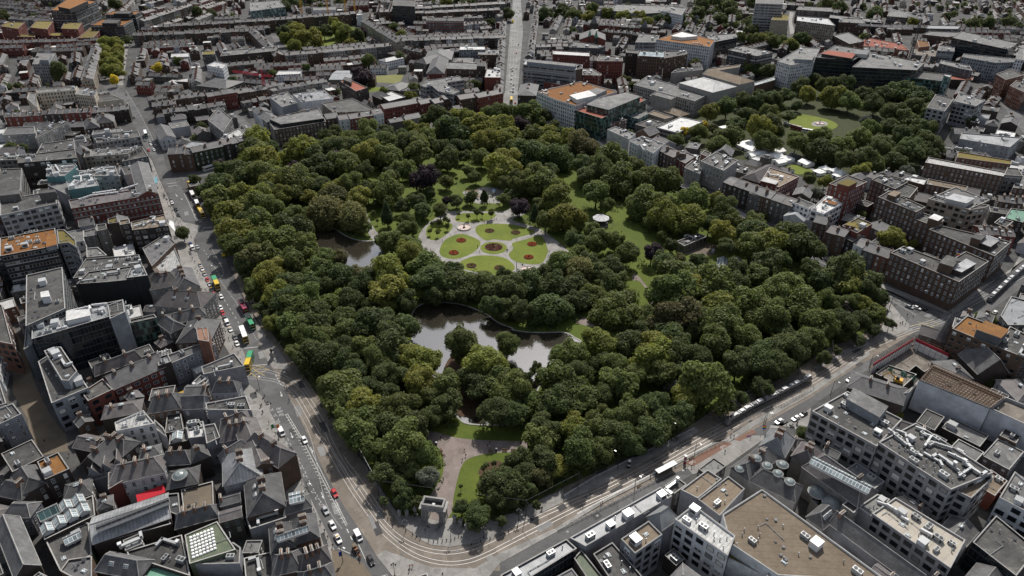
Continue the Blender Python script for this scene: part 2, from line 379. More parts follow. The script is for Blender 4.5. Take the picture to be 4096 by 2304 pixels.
def windows(root,poly,h,style,cx,cy,z0=1.0,maxn=100,edges=None,ground=True):
 """window objects (or glazed ribbons) on the walls that can be seen from the square's side"""
 if style in (None,'none'): return
 spots=[]
 n=len(poly)
 for i in range(n):
  a,b_=Vector(poly[i]),Vector(poly[(i+1)%n]); L=(b_-a).length
  if L<3.2 or (edges and i not in edges): continue
  e=(b_-a)/L; nr=Vector((e.y,-e.x)); mid=(a+b_)/2
  if nr.dot(Vector((0,0))-mid)<=0.05*mid.length: continue
  rz=math.atan2(e.y,e.x)
  if style=='band':
   fl=max(1,int((h-2.0)/3.5))
   for f in range(fl):
    m=MB(); z=h-2.9-3.5*f
    p=a+e*.7+nr*.06-Vector((cx,cy)); q=b_-e*.7+nr*.06-Vector((cx,cy))
    m.wallq(p,q,z,z+1.75,'glass_ribbon')
    for zz in (z-.12,z+1.75):
     m.prism([(p.x,p.y),(q.x,q.y),tuple(q-nr*.03),tuple(p-nr*.03)][::1],zz,zz+.12,ML,ML,True)
    obj('window_band',m,root); NWIN[0]+=1
   continue
  w,hh,sp,fh=WDIM[style]
  nb=max(1,int((L-1.0)/sp)); fl=max(1,int((h-1.2)/fh))
  for f in range(fl):
   z=h-.9-hh-(fh*f)-.3
   if z<.4: continue
   for k_ in range(nb):
    p=a+e*(L*(k_+.5)/nb)-Vector((cx,cy))
    spots.append((f,p.x,p.y,z,rz))
 if style=='band': return
 w,hh,sp,fh=WDIM[style]
 if len(spots)>maxn:
  spots.sort(key=lambda s:s[0])
  rest=spots[maxn:]; spots=spots[:maxn]
  m=MB(); src=WIN[style]
  for f,x,y,z,rz in rest:
   c_,s_=math.cos(rz),math.sin(rz)
   T=lambda X,Y,Z:(x+c_*X*w-s_*Y,y+s_*X*w+c_*Y,z+Z*hh)
   m.face([T(-.5,-.06,0),T(.5,-.06,0),T(.5,-.06,1),T(-.5,-.06,1)],'pane')
   for q in ((-.5,-.43),(.43,.5)): m.face([T(q[0],-.09,0),T(q[1],-.09,0),T(q[1],-.09,1),T(q[0],-.09,1)],'frame_white')
   m.face([T(-.55,-.12,-.06),T(.55,-.12,-.06),T(.55,-.12,.03),T(-.55,-.12,.03)],CG)
  o=obj('window',m,root); o['kind']='stuff'
 for f,x,y,z,rz in spots:
  k_=random.random()
  if k_>.03: obj('window',WIN['blind' if k_>.85 and style in('sash','wide','square') else style],root,(x,y,z),rz,(w,1,hh)); NWIN[0]+=1
m=MB(); m.box(0,0,0,.9,.8,.55,ML); m.box(0,0,.55,1.0,.9,.08,MD); HATCH=m.mesh('roof_hatch')
m=MB(); m.bar((-4,0,.3),(4,0,.3),.13,ML); m.bar((4,0,.3),(4,2.5,.3),.13,ML)
for x in (-3,0,3): m.box(x,0,0,.3,.4,.25,MD)
PIPE=m.mesh('roof_pipe')
def roof_stuff(roof,poly,z,n,rng,ducts=True,sky=True):
 """machines, skylights and vents standing on a flat roof"""
 poly=ccw(poly); ins=inset(poly,1.6)
 xs=[p[0] for p in poly]; ys=[p[1] for p in poly]
 i0=max(range(len(poly)),key=lambda i:(Vector(poly[i])-Vector(poly[i-1])).length)
 e=Vector(poly[i0])-Vector(poly[i0-1]); ang=math.atan2(e.y,e.x); put=[]
 t=0
 while len(put)<n and t<n*14:
  t+=1; x=rng.uniform(min(xs),max(xs)); y=rng.uniform(min(ys),max(ys))
  if not inpoly(x,y,ins): continue
  k_=rng.random()
  r=1.0 if k_<.2 else (2.2 if k_<.75 else 3.8)
  if any((x-a)**2+(y-b_)**2<(r+c_)**2*.8 for a,b_,c_ in put): continue
  put.append((x,y,r)); rz=ang+rng.choice((0,PI/2,PI,0))
  if k_<.2: obj('vent_pipe',VENT,roof,(x,y,z))
  elif k_<.38 and sky: obj('skylight',SKYL,roof,(x,y,z),rz)
  elif k_<.75: obj('plant_unit',PLANT[rng.choice((0,0,2))],roof,(x,y,z),rz,rng.uniform(.75,1.15) and (rng.uniform(.8,1.2),)*3)
  elif ducts and k_>.9: obj('roof_pipe',PIPE,roof,(x,y,z),rz)
  elif ducts: obj('duct',DUCT,roof,(x,y,z),rz)
  else: obj('plant_unit',PLANT[1],roof,(x,y,z),rz)
def small_stuff(roof,poly,z,n,rng):
 ins=inset(ccw(poly),.9); xs=[p[0] for p in poly]; ys=[p[1] for p in poly]
 for _ in range(n*2):
  x,y=rng.uniform(min(xs),max(xs)),rng.uniform(min(ys),max(ys))
  if not inpoly(x,y,ins): continue
  k_=rng.random()
  if k_<.5: obj('roof_hatch',HATCH,roof,(x,y,z),rng.uniform(0,3),(rng.uniform(.6,1.3),)*3)
  elif k_<.85: obj('vent_pipe',VENT,roof,(x,y,z))
  else: obj('roof_pipe',PIPE,roof,(x,y,z),rng.choice((0,1.57))+.5)
def F(c,s,h,wm,rm,name,label,cat=None,win=None,plant=0,pent=None,group=None,para=.7,near=True,stairs=0,wins_max=100,gbase=0,mk=True,dl='',dc=None,dm=MW,bands=None):
 """a flat roofed building from the corners of its roof"""
 P=mixed(s,h) if c is None else W(c,s,h)
 P=ccw(rect3(P) if len(P)==3 else P)
 cx,cy=centroid(P); L=[(x-cx,y-cy) for x,y in P]
 rng=random.Random(int(cx*13+cy*7))
 far=cy>620
 if win and far and win not in('band',): wm2=wm+'_far' if wm+'_far' in MATS else wm; win2=None
 else: wm2,win2=wm,win
 root=empty(name,(cx,cy,0),label,cat or name.replace('_',' '),group)
 m=MB(); m.prism(L,gbase,h,wm2); I=inset(L,.4 if para else .02)
 for i in range(len(L)):
  j=(i+1)%len(L)
  m.face([(*L[i],h),(*L[j],h),(*I[j],h),(*I[i],h)],CG)
  if para: m.face([(*I[i],h),(*I[j],h),(*I[j],h-para),(*I[i],h-para)],wm)
 obj('wall',m,root)
 m=MB(); rz=h-para; poly=[(x,y,rz) for x,y in I]
 a=Vector(L[1])-Vector(L[0]); a.normalize()
 m.face(poly,rm,[(x*a.x+y*a.y,-x*a.y+y*a.x) for x,y in I]); roof=obj('roof',m,root)
 windows(root,P,h,win2,cx,cy,maxn=wins_max)
 if bands:
  m=MB(); q=inset(L,-.12)
  for z in bands: m.prism(q,z,z+.75,'stone','stone',True)
  obj('string_course',m,root)
 for q in (pent or []):
  pp=W(q[0],q[1],h+q[2]); pp=ccw(rect3(pp) if len(pp)==3 else pp); pl=[(x-cx,y-cy) for x,y in pp]
  m=MB(); m.prism(pl,rz,h+q[2]-.3,q[3]); pi=inset(pl,-.15); m.prism(pi,h+q[2]-.3,h+q[2],CG,q[4],True); obj('penthouse',m,roof)
 if plant: roof_stuff(roof,L,rz,int(plant*1.25)+1,rng)
 if cy<420: small_stuff(roof,L,rz,min(16,int(abs(area(L))/60)+2),rng)
 for q in dl.split(';') if dl else ():
  D=[Vector(p)-Vector((cx,cy)) for p in W(c if dc is None else dc,q,h)]; m=MB()
  for i in range(len(D)-1):
   e=D[i+1]-D[i]; w_=rng.uniform(.5,.95); p=(D[i]+D[i+1])/2; m.box(p.x,p.y,rz+.4,e.length+w_*.7,w_,rng.uniform(.7,1.2),dm,math.atan2(e.y,e.x)); n_=int(e.length/3)
   for k_ in range(n_): t=D[i]+e*((k_+.5)/n_); m.box(t.x,t.y,rz,.2,w_*1.1,1.7,ML,math.atan2(e.y,e.x))
  obj('duct',m,roof)
 if mk: mark(P)
 i0=max(range(len(P)),key=lambda i:math.dist(P[i],P[i-1])); ROWS.append((cx,cy,math.atan2(P[i0][1]-P[i0-1][1],P[i0][0]-P[i0-1][0])))
 ALLB.append((cx,cy,label,root)); return root
def pitched(m,P,h,rh,rm,wm,hip=True,along=None,over=.3):
 """roof mesh over rectangle P (local), ridge along its longer side"""
 a,b_,c_,d=[Vector(q) for q in P]
 if (along if along is not None else (b_-a).length>=(d-a).length) is False: a,b_,c_,d=b_,c_,d,a
 e=(b_-a).normalized(); n=(d-a).normalized(); W2=(d-a).length/2; Lx=(b_-a).length
 a=a-e*over-n*over; b_=b_+e*over-n*over; c_=c_+e*over+n*over; d=d-e*over+n*over
 k_=min(W2*.7,Lx*.3) if hip else 0
 r0=(a+d)/2+e*(k_ if hip else 0); r1=(b_+c_)/2-e*(k_ if hip else 0)
 z=lambda p,q:(p.x,p.y,q); H=h+rh
 S=math.hypot(W2,rh)
 m.face([z(a,h),z(b_,h),z(r1,H),z(r0,H)],rm,[(0,0),(Lx,0),(Lx-k_,S),(k_,S)])
 m.face([z(c_,h),z(d,h),z(r0,H),z(r1,H)],rm,[(0,0),(Lx,0),(Lx-k_,S),(k_,S)])
 if hip:
  m.face([z(b_,h),z(c_,h),z(r1,H)],rm,[(0,0),(2*W2,0),(W2,S)]); m.face([z(d,h),z(a,h),z(r0,H)],rm,[(0,0),(2*W2,0),(W2,S)])
 else:
  m.face([z(b_-e*over,h),z(c_-e*over,h),z(r1-e*over,H-.1)],wm); m.face([z(d+e*over,h),z(a+e*over,h),z(r0+e*over,H-.1)],wm)
 for p,q in ((a,r0),(d,r0),(b_,r1),(c_,r1)): m.bar(z(p,h+.03),z(q,H+.03),.13,CG)
 for p,q in ((a,b_),(c_,d)): m.bar(z(p,h),z(q,h),.15,CG)
 u=(r1-r0)
 if u.length>1: m.bar(z(r0,H+.05),z(r1,H+.05),.18,CG)
 return r0,r1
def G(c,s,h,rh,wm,rm,name,label,cat=None,win=None,hip=True,chim=0,sky=0,dorm=0,group=None,along=None,mk=True,plant=0):
 """a pitched roof building from three corners of its eaves"""
 P=mixed(s,h) if c is None else W(c,s,h)
 P=ccw(rect3(P)); cx,cy=centroid(P); L=[(x-cx,y-cy) for x,y in P]
 rng=random.Random(int(cx*11+cy*5))
 if win and cy>620: wm2,win=wm+'_far',None
 else: wm2=wm
 root=empty(name,(cx,cy,0),label,cat or name.replace('_',' '),group)
 m=MB(); m.prism(L,0,h,wm2); obj('wall',m,root)
 m=MB(); r0,r1=pitched(m,L,h,rh,rm,wm,hip,along); roof=obj('roof',m,root)
 windows(root,P,h,win,cx,cy)
 e=(r1-r0); ang=math.atan2(e.y,e.x); nn=Vector((-e.y,e.x)).normalized() if e.length>.1 else Vector((0,1))
 for i in range(chim):
  t=(i+.5)/chim if chim>1 else rng.choice((.06,.94)); p=r0+e*t
  obj('chimney',CHIM,roof,(p.x,p.y,h+rh-1.1),ang+PI/2,(rng.uniform(.8,1.1),1,rng.uniform(.9,1.1)))
 wd=min((Vector(L[1])-Vector(L[0])).length,(Vector(L[2])-Vector(L[1])).length)/2
 tilt=math.atan2(rh,wd)
 side=-1 if nn.y>0 else 1
 for i in range(sky):
  p=r0+e*((i+.6)/(sky+.2))+nn*side*wd*.45
  o=obj('skylight',SKYL,roof,(p.x,p.y,h+rh*.55+.15),ang+(0 if side<0 else PI)); o.rotation_euler=(tilt,0,ang if nn.y>0 else ang+PI)
 for i in range(dorm):
  p=r0+e*((i+.5)/dorm)+nn*side*wd*.6; obj('dormer',DORM,roof,(p.x,p.y,h+rh*.28),ang if nn.y>0 else ang+PI)
 if mk: mark(P)
 ROWS.append((cx,cy,math.atan2(P[1][1]-P[0][1],P[1][0]-P[0][0])))
 ALLB.append((cx,cy,label,root)); return root
def row(c,A,B,h,dep,n,wm,desc,end='street end',win='sash',flip=False,name='terraced_house',cat='house',rm=SR,cols=None,style='gable',grp=None,door=False,hv=.5,chim=1.0,detail=None,adj='',dirx=0):
 """a terrace: eaves line A-B at height h, n houses, one thing each; counted from A"""
 a=Vector(gp(*K(c,*A),h)); b_=Vector(gp(*K(c,*B),h)) if not isinstance(B[0],tuple) else Vector(gp(*K(B[0][0],*B[1]),h))
 e=b_-a; Lt=e.length; e/=Lt; nr=Vector((-e.y,e.x))
 if nr.y<0: nr=-nr
 if flip: nr=-nr
 if dirx and nr.x*dirx<0: nr=-nr
 rng=random.Random(int(a.x*3+a.y)+n)
 wd=Lt/n; mid=(a+b_)/2; far=mid.y>(detail or 600)
 ROWS.append((mid.x,mid.y,math.atan2(e.y,e.x)))
 quad=[tuple(a),tuple(b_),tuple(b_+nr*dep),tuple(a+nr*dep)]; mark(quad)
 for i in range(n):
  p0=a+e*(wd*i+.02); p1=a+e*(wd*(i+1)-.02)
  wk=rng.choice(cols) if cols else wm
  hh=h+rng.uniform(-hv,hv)
  P=ccw([tuple(p0),tuple(p1),tuple(p1+nr*dep),tuple(p0+nr*dep)]); cx,cy=centroid(P); L=[(x-cx,y-cy) for x,y in P]
  cn={'brown':'brown brick','red':'red brick','grey':'grey','dark':'dark brick','white':'white','cream':'cream','stone':'pale stone','beige':'beige','ivy':'ivy covered','pink':'pink','concrete':'pale grey','lilac':'lilac grey','black':'black','slate':'slate grey','steel':'steel grey'}[wk]
  dd=desc.split(); lab=f"{cn} house, {ordn(i)} from the {end}, {desc}" if n>1 else desc
  while len(lab.split())>16 and n>1: dd=dd[1:]; lab=f"{cn} house, {ordn(i)} from {end}, {' '.join(dd)}"
  root=empty(name,(cx,cy,0),lab,cat,grp or f"houses of the {desc}")
  z=hh
  m=MB(); m.prism(L,0,z,wk+'_far' if far else wk)
  obj('wall',m,root)
  m=MB(); rh=rng.uniform(2.0,2.8)
  if style=='flat' or (style=='mix' and rng.random()<.35):
   m.prism(inset(L,.3),z-.6,z-.1,wk,'felt'); rh=.4
   roof=obj('roof',m,root)
   if not far: roof_stuff(roof,L,z-.1,2,rng,False)
   r0=Vector(L[0]);
  elif style=='hipped': pitched(m,L,z,rh,rm,wk,True,None,.12); roof=obj('roof',m,root)
  else:
   q=L if (Vector(L[1])-Vector(L[0])).dot(e)**2>.5*(Vector(L[1])-Vector(L[0])).length**2 else L[1:]+L[:1]
   pitched(m,q,z,rh,rm if rng.random()<.75 else PS,wk,False,True,.05); roof=obj('roof',m,root)
  ax=math.atan2(e.y,e.x)
  cen=Vector((0,0)); k_=1
  if rng.random()<chim:
   q=cen+e*(wd/2-.5)+nr*rng.choice((-dep*.16,dep*.16,0)); obj('chimney',CHIM,roof,(q.x,q.y,z+rh*.35),ax+PI/2,(rng.uniform(.8,1.15),1,rng.uniform(.95,1.3)))
  if not far and rng.random()<.35:
   q=cen-nr*dep*.2+e*rng.uniform(-1,1); obj('skylight',SKYL,roof,(q.x,q.y,z+rh*.5+.2),ax)
  if not far: windows(root,P,hh-.3,win,cx,cy,edges=None)
  if door and not far:
   f=-nr*(dep/2+.1)+e*(wd*.22); obj('door',DOOR,root,(f.x,f.y,.3),ax if nr.dot(Vector((-e.y,e.x)))>0 else ax+PI)
  ALLB.append((cx,cy,lab,root))
# ------------------------------------------------------------------ the setting: ground, roads, pavements, paths, lawns, water
def sheet(name,P,z,mat,kind='structure',label=None,cat=None,thick=0,side=None):
 P=ccw(P); m=MB()
 m.face([(x,y,z) for x,y in P],mat)
 if thick:
  for i in range(len(P)): m.wallq(P[i],P[(i+1)%len(P)],z-thick,z,side or mat)
 o=obj(name,m); o['kind']=kind
 if label: o['label']=label
 if cat: o['category']=cat
 return o
def ribbon(P,w0,w1=None):     # polyline -> strip between offsets
 w1=-w0 if w1 is None else w1; A=[];B=[]
 for i in range(len(P)):
  a=Vector(P[max(0,i-1)]); b_=Vector(P[min(len(P)-1,i+1)]); e=(b_-a).normalized(); n=Vector((-e.y,e.x)); p=Vector(P[i])
  A.append(tuple(p+n*w0)); B.append(tuple(p+n*w1))
 return A,B
def smooth(P,k=4):
 out=[]
 for i in range(len(P)-1):
  p0,p1,p2,p3=[Vector(P[max(0,min(len(P)-1,j))]) for j in (i-1,i,i+1,i+2)]
  for t in range(k):
   t/=k; out.append(tuple(.5*((2*p1)+(-p0+p2)*t+(2*p0-5*p1+4*p2-p3)*t*t+(-p0+3*p1-3*p2+p3)*t**3)))
 out.append(tuple(P[-1])); return out
def closed(P,k=4):
 n=len(P); q=smooth([P[-1]]+list(P)+[P[0],P[1]],k); return q[k:-k-1]
def strip(m,P,w0,w1,z,mat):
 A,B=ribbon(P,w0,w1)
 for i in range(len(P)-1):
  f=[(*A[i],z),(*B[i],z),(*B[i+1],z),(*A[i+1],z)]
  if area([q[:2] for q in f])<0: f=f[::-1]
  m.face(f,mat)
def ori0(x,y): return 2.03 if x<-20 and y<480 else (.6 if y<480 else 1.5)
sheet('ground',[(-5200,-1500),(5200,-1500),(5200,9000),(-5200,9000)],0,'city_ground')
PARK=mixed("13:1395,880 9:700,1180 9:480,860 8:2480,420 4:2240,1190 4:1960,690 4:1905,430 4:1950,335 4:2080,330 5:150,125 5:640,45 2:60,1060 2:290,1050 2:520,1240 6:940,140 6:1330,318 7:605,1150 11:1110,90 11:1290,300 11:1080,500 11:720,640 11:380,880 10:2190,1080 14:1560,190 14:1000,430 14:590,620 14:100,860 13:2030,990 13:1900,900 13:1740,930 13:1560,880")
sheet('park_lawn',PARK,.03,'lawn_green'); mark(PARK,2)
NROAD=mixed("0:930,780 0:1060,900 0:1230,1130 0:1330,1330 4:1430,180 4:1500,380 4:1580,500 4:1660,680 4:1720,760 4:1880,800 4:1810,930 4:1850,1080 4:1960,1330 8:2090,320 8:2200,520 8:2290,700 8:2300,950 9:190,1160 9:180,1220 13:330,180 13:440,430 13:540,670 13:650,900 13:760,1130 13:810,1260 13:1000,1449 13:1330,1449 13:1180,1250 13:1100,1120 13:880,800 13:700,480 9:540,1449 9:330,1010 9:210,830 9:90,640 9:60,480 8:2340,300 8:2190,40 4:2130,1170 4:2000,760 4:1870,740 4:1690,440 4:1660,390 4:1560,270 4:1520,130 0:1520,1449 0:1400,1230 0:1280,1010 0:1150,800 0:1210,400 0:1150,420")
NPAVE=mixed("4:1330,100 4:1420,190 4:1500,390 4:1560,520 4:1640,690 4:1720,770 4:1880,800 4:1810,930 4:1850,1080 4:1960,1330 8:2090,320 8:2200,520 8:2290,700 8:2300,950 9:190,1160 9:180,1220 13:330,180 13:440,430 13:540,670 13:650,900 13:760,1130 13:810,1260 13:880,1449 13:600,1449 13:100,300 8:2300,1449 8:2150,700 8:1850,200 4:1600,1000 4:1450,600")
TRAM=mixed("8:2340,300 9:60,480 9:90,640 9:210,830 9:330,1010 9:540,1449 13:700,480 13:880,800 13:1100,1120 13:1180,1250 13:1330,1449 14:0,1400 14:640,1080 14:1450,620 14:1790,470 14:1900,380 11:0,1440 11:560,1110 11:1040,800 11:1140,740 11:1560,480 11:1800,350 11:2080,200 7:2571,1300 7:2571,1130 7:2300,1330 11:1900,250 11:1500,330 11:1290,330 11:1080,500 11:720,640 11:380,880 10:2190,1080 14:1560,190 14:1000,430 14:590,620 14:100,860 13:2030,990 13:1900,900 13:1740,930 13:1560,880 13:1395,880 9:700,1180 9:480,860 8:2480,420 4:2240,1190 4:2150,1180")
SROAD=mixed("2:100,1050 2:360,1100 2:640,1230 2:930,1340 6:1000,90 6:1410,280 6:1700,400 6:2080,600 6:2440,790 7:250,870 7:700,1100 7:1250,1320 11:1250,60 11:1860,300 11:1950,420 11:1500,480 11:1290,330 11:1110,90 7:605,1150 6:1330,318 6:940,140 2:520,1240 2:290,1050")
EROAD=mixed("1:-160,980 1:10,1180 1:200,1420 5:280,80 1:720,1335 1:1660,1205 1:2380,1040 2:60,1060 5:640,45 5:150,125 4:2400,330 4:2080,330 4:1950,335 4:1640,370 4:1600,300 4:2300,210 4:2440,200 0:2340,1340 0:2180,1080")
LEES=mixed("2:20,1060 2:20,950 2:48,850 2:92,300 2:122,0 2:126,-60 2:188,-60 2:194,0 2:215,300 2:165,850 2:165,960 2:330,1090")
HARC=mixed("7:2571,1130 7:2300,1330 11:1900,250 11:1950,400 11:2200,330 11:2571,60 7:2640,1250")
sheet('north_road',NROAD,.034,'asphalt'); mark(NROAD)
sheet('tramway',TRAM,.038,'setts'); mark(TRAM)
sheet('south_road',SROAD,.042,'asphalt'); mark(SROAD); sheet('east_road',EROAD,.046,'asphalt'); mark(EROAD)
sheet('avenue_road',LEES,.05,'pale_asphalt'); mark(LEES); sheet('harcourt_road',HARC,.054,'asphalt'); mark(HARC)
sheet('north_pavement',NPAVE,.13,PV,thick=.12); mark(NPAVE)
PP=mixed("8:2210,40 8:2360,300 9:70,480 9:100,640 9:215,830 9:390,850 9:300,700 9:150,520 9:20,320 8:2300,200")
sheet('park_pavement',PP,.16,PV,thick=.12)
WLANE=mixed("14:0,1449 14:0,1310 14:640,975 14:1450,560 14:1750,440 14:1800,500 14:1560,640 14:650,1100")
sheet('west_lane',WLANE,.058,'asphalt'); mark(WLANE,1,2); mark(mixed('11:300,1440 11:590,1180 11:640,1330 11:520,1520')); mark(mixed('14:1450,640 14:1700,480 14:1930,430 14:1720,680'))
WUP=mixed("11:60,1390 11:560,1110 11:1060,770 11:1130,745 11:1120,840 11:900,960 11:580,1190 11:370,1330 11:150,1449 11:0,1449")
sheet('west_road',WUP,.062,'asphalt'); mark(WUP)
WPL=mixed("14:1750,440 14:2000,290 14:2328,100 11:60,1385 11:0,1455 11:150,1455 11:370,1335 11:580,1195 11:540,1449 15:400,60 15:200,40 14:2480,160 14:2120,420 14:1800,500")
sheet('tram_pavement',mixed("14:2000,285 14:2328,80 11:560,1085 11:1050,755 11:1130,700 11:1120,670 11:560,1020 11:0,1340 14:2000,235"),.136,PV,thick=.1)
sheet('west_plaza',WPL,.14,PV,thick=.12); mark(WPL)
for nm,s in (('platform_west',"14:730,870 14:860,790 14:1540,430 14:1980,205 14:2130,190 14:2130,160 14:1970,240 14:1450,520 14:1000,750 14:540,1030 14:530,1000"),('platform_east',"14:590,690 14:880,520 14:1820,60 14:1860,100 14:1780,150 14:880,640 14:600,755")):
 sheet(nm,mixed(s),.3,PV,thick=.28)
sheet('platform_pavement',mixed("14:0,1330 14:0,1235 14:530,1000 14:640,975"),.142,PV,thick=.1)
sheet('corner_pavement',mixed("13:1180,1260 13:1260,1210 13:1480,1290 13:1700,1370 13:2100,1380 14:0,1240 14:0,1330 13:2200,1500 13:1330,1449"),.144,PV,thick=.1)
mark(mixed("13:1180,1260 13:1260,1210 13:1480,1290 13:1700,1370 13:2100,1380 14:0,1240 14:0,1330 13:2200,1500 13:1330,1520")); mark(NPAVE,1,1)
mark(W(7,"440,360 700,400 720,500 560,560 430,480"),3)
sheet('arch_pavement',mixed("13:1560,870 13:1740,935 13:1900,905 13:2030,995 14:100,870 14:590,640 14:590,760 14:100,1000 13:2200,1130 13:1860,1180 13:1690,1160 13:1600,1115 13:1400,960 13:1230,720 13:1030,330 13:1000,260 13:1090,380 13:1250,650 13:1395,885"),.146,PV,thick=.1)
sheet('tan_pavement',mixed("13:760,1200 13:850,1230 13:1050,1330 13:1140,1449 13:1140,1560 13:800,1560"),.148,'tan_paving')
sheet('corner_plaza',mixed("11:1130,180 11:1280,170 11:1500,420 11:1480,470 11:1280,560 11:1000,650 11:620,850 11:600,820 11:1000,600 11:1230,470 11:1290,340"),.15,PV,thick=.1)
sheet('cycle_track',mixed("14:1730,395 14:1810,425 14:2170,215 14:2080,190"),.156,'cycle_red'); sheet('cycle_track',mixed("14:2190,180 14:2240,190 14:2400,110 14:2360,80"),.156,'cycle_red')
sheet('south_pavement',mixed("2:330,1080 2:640,1210 2:930,1320 6:1000,70 6:1410,260 6:1700,380 6:2080,580 6:2440,765 7:250,845 7:700,1080 7:1250,1300 11:1250,40 11:1860,280 11:1840,310 11:1240,75 7:1220,1330 7:700,1115 7:230,880 6:2400,790 6:2080,625 6:1690,420 6:1400,300 6:960,90 2:900,1345 2:620,1240 2:330,1110"),.15,PV,thick=.1)
sheet('lane_paving',mixed("8:120,430 8:240,640 8:260,760 8:330,980 8:480,1280 8:620,1449 12:640,280 12:300,340 8:260,1310 8:120,1050 8:130,640"),.064,'tan_paving'); mark(mixed("8:120,430 8:240,640 8:260,760 8:330,980 8:480,1280 12:560,20 12:800,260 12:640,400 12:450,300 12:200,20 8:120,1050 8:130,640"))
sheet('harcourt_pavement',mixed("7:2571,1010 7:2571,1120 7:2290,1320 7:2130,1440 11:1960,300 11:1880,290 11:2140,80 7:2440,1240"),.15,PV,thick=.1)
# ---- park paths, beds, lawns and ponds
def psheet(name,s,z,mat,sm=True,k=4,lab=None):
 P=mixed(s); P=closed(P,k) if sm else P
 return sheet(name,P,z,mat),P
CLEAR=[]                      # image-space outlines of what the trees leave open
def clear(s):
 out=[];c=0
 for q in s.split():
  if ':' in q: c,q=q.split(':'); c=int(c)
  x,y=q.split(','); out.append(K(c,float(x),float(y)))
 CLEAR.append(out)
S_="13:1590,870 13:1740,965 13:1880,865 13:1905,700 13:1970,440 13:2050,350 13:2250,302 13:2571,292 14:260,290 14:250,170 13:2571,188 13:2150,178 13:1900,150 13:1700,95 13:1560,110 13:1690,190 13:1800,330 13:1800,500 13:1720,640"
psheet('park_path',S_,.05,'path_pink'); clear("13:1780,640 13:1800,330 13:1600,100 13:1600,60 13:2571,60 14:250,100 14:250,300 14:150,400 13:2460,330 13:2300,450 13:2110,560 13:2080,720 13:2000,780 13:1890,900 13:1640,900 13:1640,660")
clear("13:2120,530 13:2140,420 13:2280,355 13:2395,385 13:2375,450 13:2280,480")
clear("13:1000,100 13:1560,1000 13:2571,1300 13:1000,1449")
S_="5:1570,930 5:1640,800 5:1790,700 5:1900,665 5:2350,670 5:2430,640 5:2571,690 6:110,745 6:300,805 6:390,840 6:480,905 6:650,1050 6:560,1105 6:480,1110 6:390,1200 6:310,1270 6:160,1290 5:2480,1290 5:2250,1290 5:1950,1200 5:1770,1120 5:1650,1050"
psheet('plaza_path',S_,.05,'path_stone',k=3); clear("5:1570,930 5:1640,760 5:1790,720 5:1900,650 5:2430,640 6:110,735 6:270,800 6:390,850 6:480,905 6:650,1050 6:480,1110 6:390,1200 6:310,1250 6:160,1265 6:20,1220 5:2400,1215 5:2250,1215 5:1950,1150 5:1770,1085 5:1650,1040")
BEDS=["5:2110,860 5:2140,795 5:2300,782 5:2571,800 6:130,795 6:250,822 6:325,865 6:200,903 6:120,925 5:2430,942 5:2280,930 5:2200,938","5:1778,1010 5:1830,930 5:1940,882 5:2030,888 5:2155,955 5:2090,1050 5:1930,1112 5:1790,1085",
"6:115,965 6:240,930 6:380,895 6:440,1000 6:440,1070 6:370,1160 6:160,1142 6:80,1075 6:125,1015","5:1960,1145 5:2120,1082 5:2360,1097 5:2468,1172 5:2450,1228 5:2300,1262 5:1990,1205","5:1645,855 5:1680,792 5:1780,752 5:1880,782 5:1890,822 5:1840,880 5:1750,935 5:1670,925","5:1920,725 5:1960,692 5:2100,682 5:2290,692 5:2250,742 5:2100,770 5:1940,762"]
for s in BEDS: psheet('formal_lawn',s,.09,'lawn_bright')
def ellipse(c,x,y,rx,ry,n=28): return [gp(*K(c,x+rx*math.cos(2*PI*i/n),y+ry*math.sin(2*PI*i/n))) for i in range(n)]
sheet('formal_lawn',ellipse(5,2278,1010,126,58),.09,'lawn_bright')
for c,x,y,rx,ry,mt,lb in [(5,2278,1003,84,37,'flower_maroon','large dark red oval flower bed in the middle of the formal garden'),(5,1975,940,48,22,'flower_red','orange red round flower bed on the west lawn, beside the pink stone fountain'),
(5,1905,1056,48,23,'flower_red','orange red round flower bed on the lawn tip facing the duck pond'),(6,300,975,48,22,'flower_red','orange red round flower bed on the lawn facing the bandstand, upper of its two'),(6,268,1096,48,23,'flower_red','orange red round flower bed just above the lower fountain'),
(5,2240,850,46,21,'flower_brown','brown round flower bed on the top lawn, nearer the upper fountain'),(5,2483,866,46,21,'flower_brown','brown round flower bed on the top lawn, nearer the tall columnar tree'),(5,2070,1176,48,24,'flower_brown','brown round flower bed on the bottom lawn, on the pond side'),(5,2332,1196,50,24,'flower_brown','brown round flower bed on the bottom lawn, by the lower fountain')]:
 P=ellipse(c,x,y,rx,ry); cx,cy=centroid(P); L=[(a-cx,b_-cy) for a,b_ in P]
 o=empty('flower_bed',(cx,cy,.09),lb,'flower bed','round flower beds of the formal garden')
 m=MB(); m.prism(L,0,.15,'soil','soil'); obj('edging',m,o)
 m=MB(); rng=random.Random(int(x)); I=inset(ccw(L),.35); xs=[p[0] for p in I]; ys=[p[1] for p in I]
 for _ in range(420):
  px,py=rng.uniform(min(xs),max(xs)),rng.uniform(min(ys),max(ys))
  if inpoly(px,py,I):
   a=rng.uniform(0,3); r=rng.uniform(.2,.42); hh=rng.uniform(.2,.6)
   m.cyl(px,py,.13,hh,r,r*.4,mt,5)
 m.cyl(0,0,.1,1.6,.5,.05,'leaf_g',6); obj('flowers',m,o)
psheet('park_path',"5:1085,640 5:1105,720 5:1175,850 5:1240,890 5:1235,925 5:1160,940 5:1110,880 5:1080,760 5:1068,660",.05,'path_stone')
clear("5:1085,640 5:1130,640 5:1420,690 5:1400,760 5:1330,880 5:1235,900 5:1160,950 5:1085,860 5:1075,760")
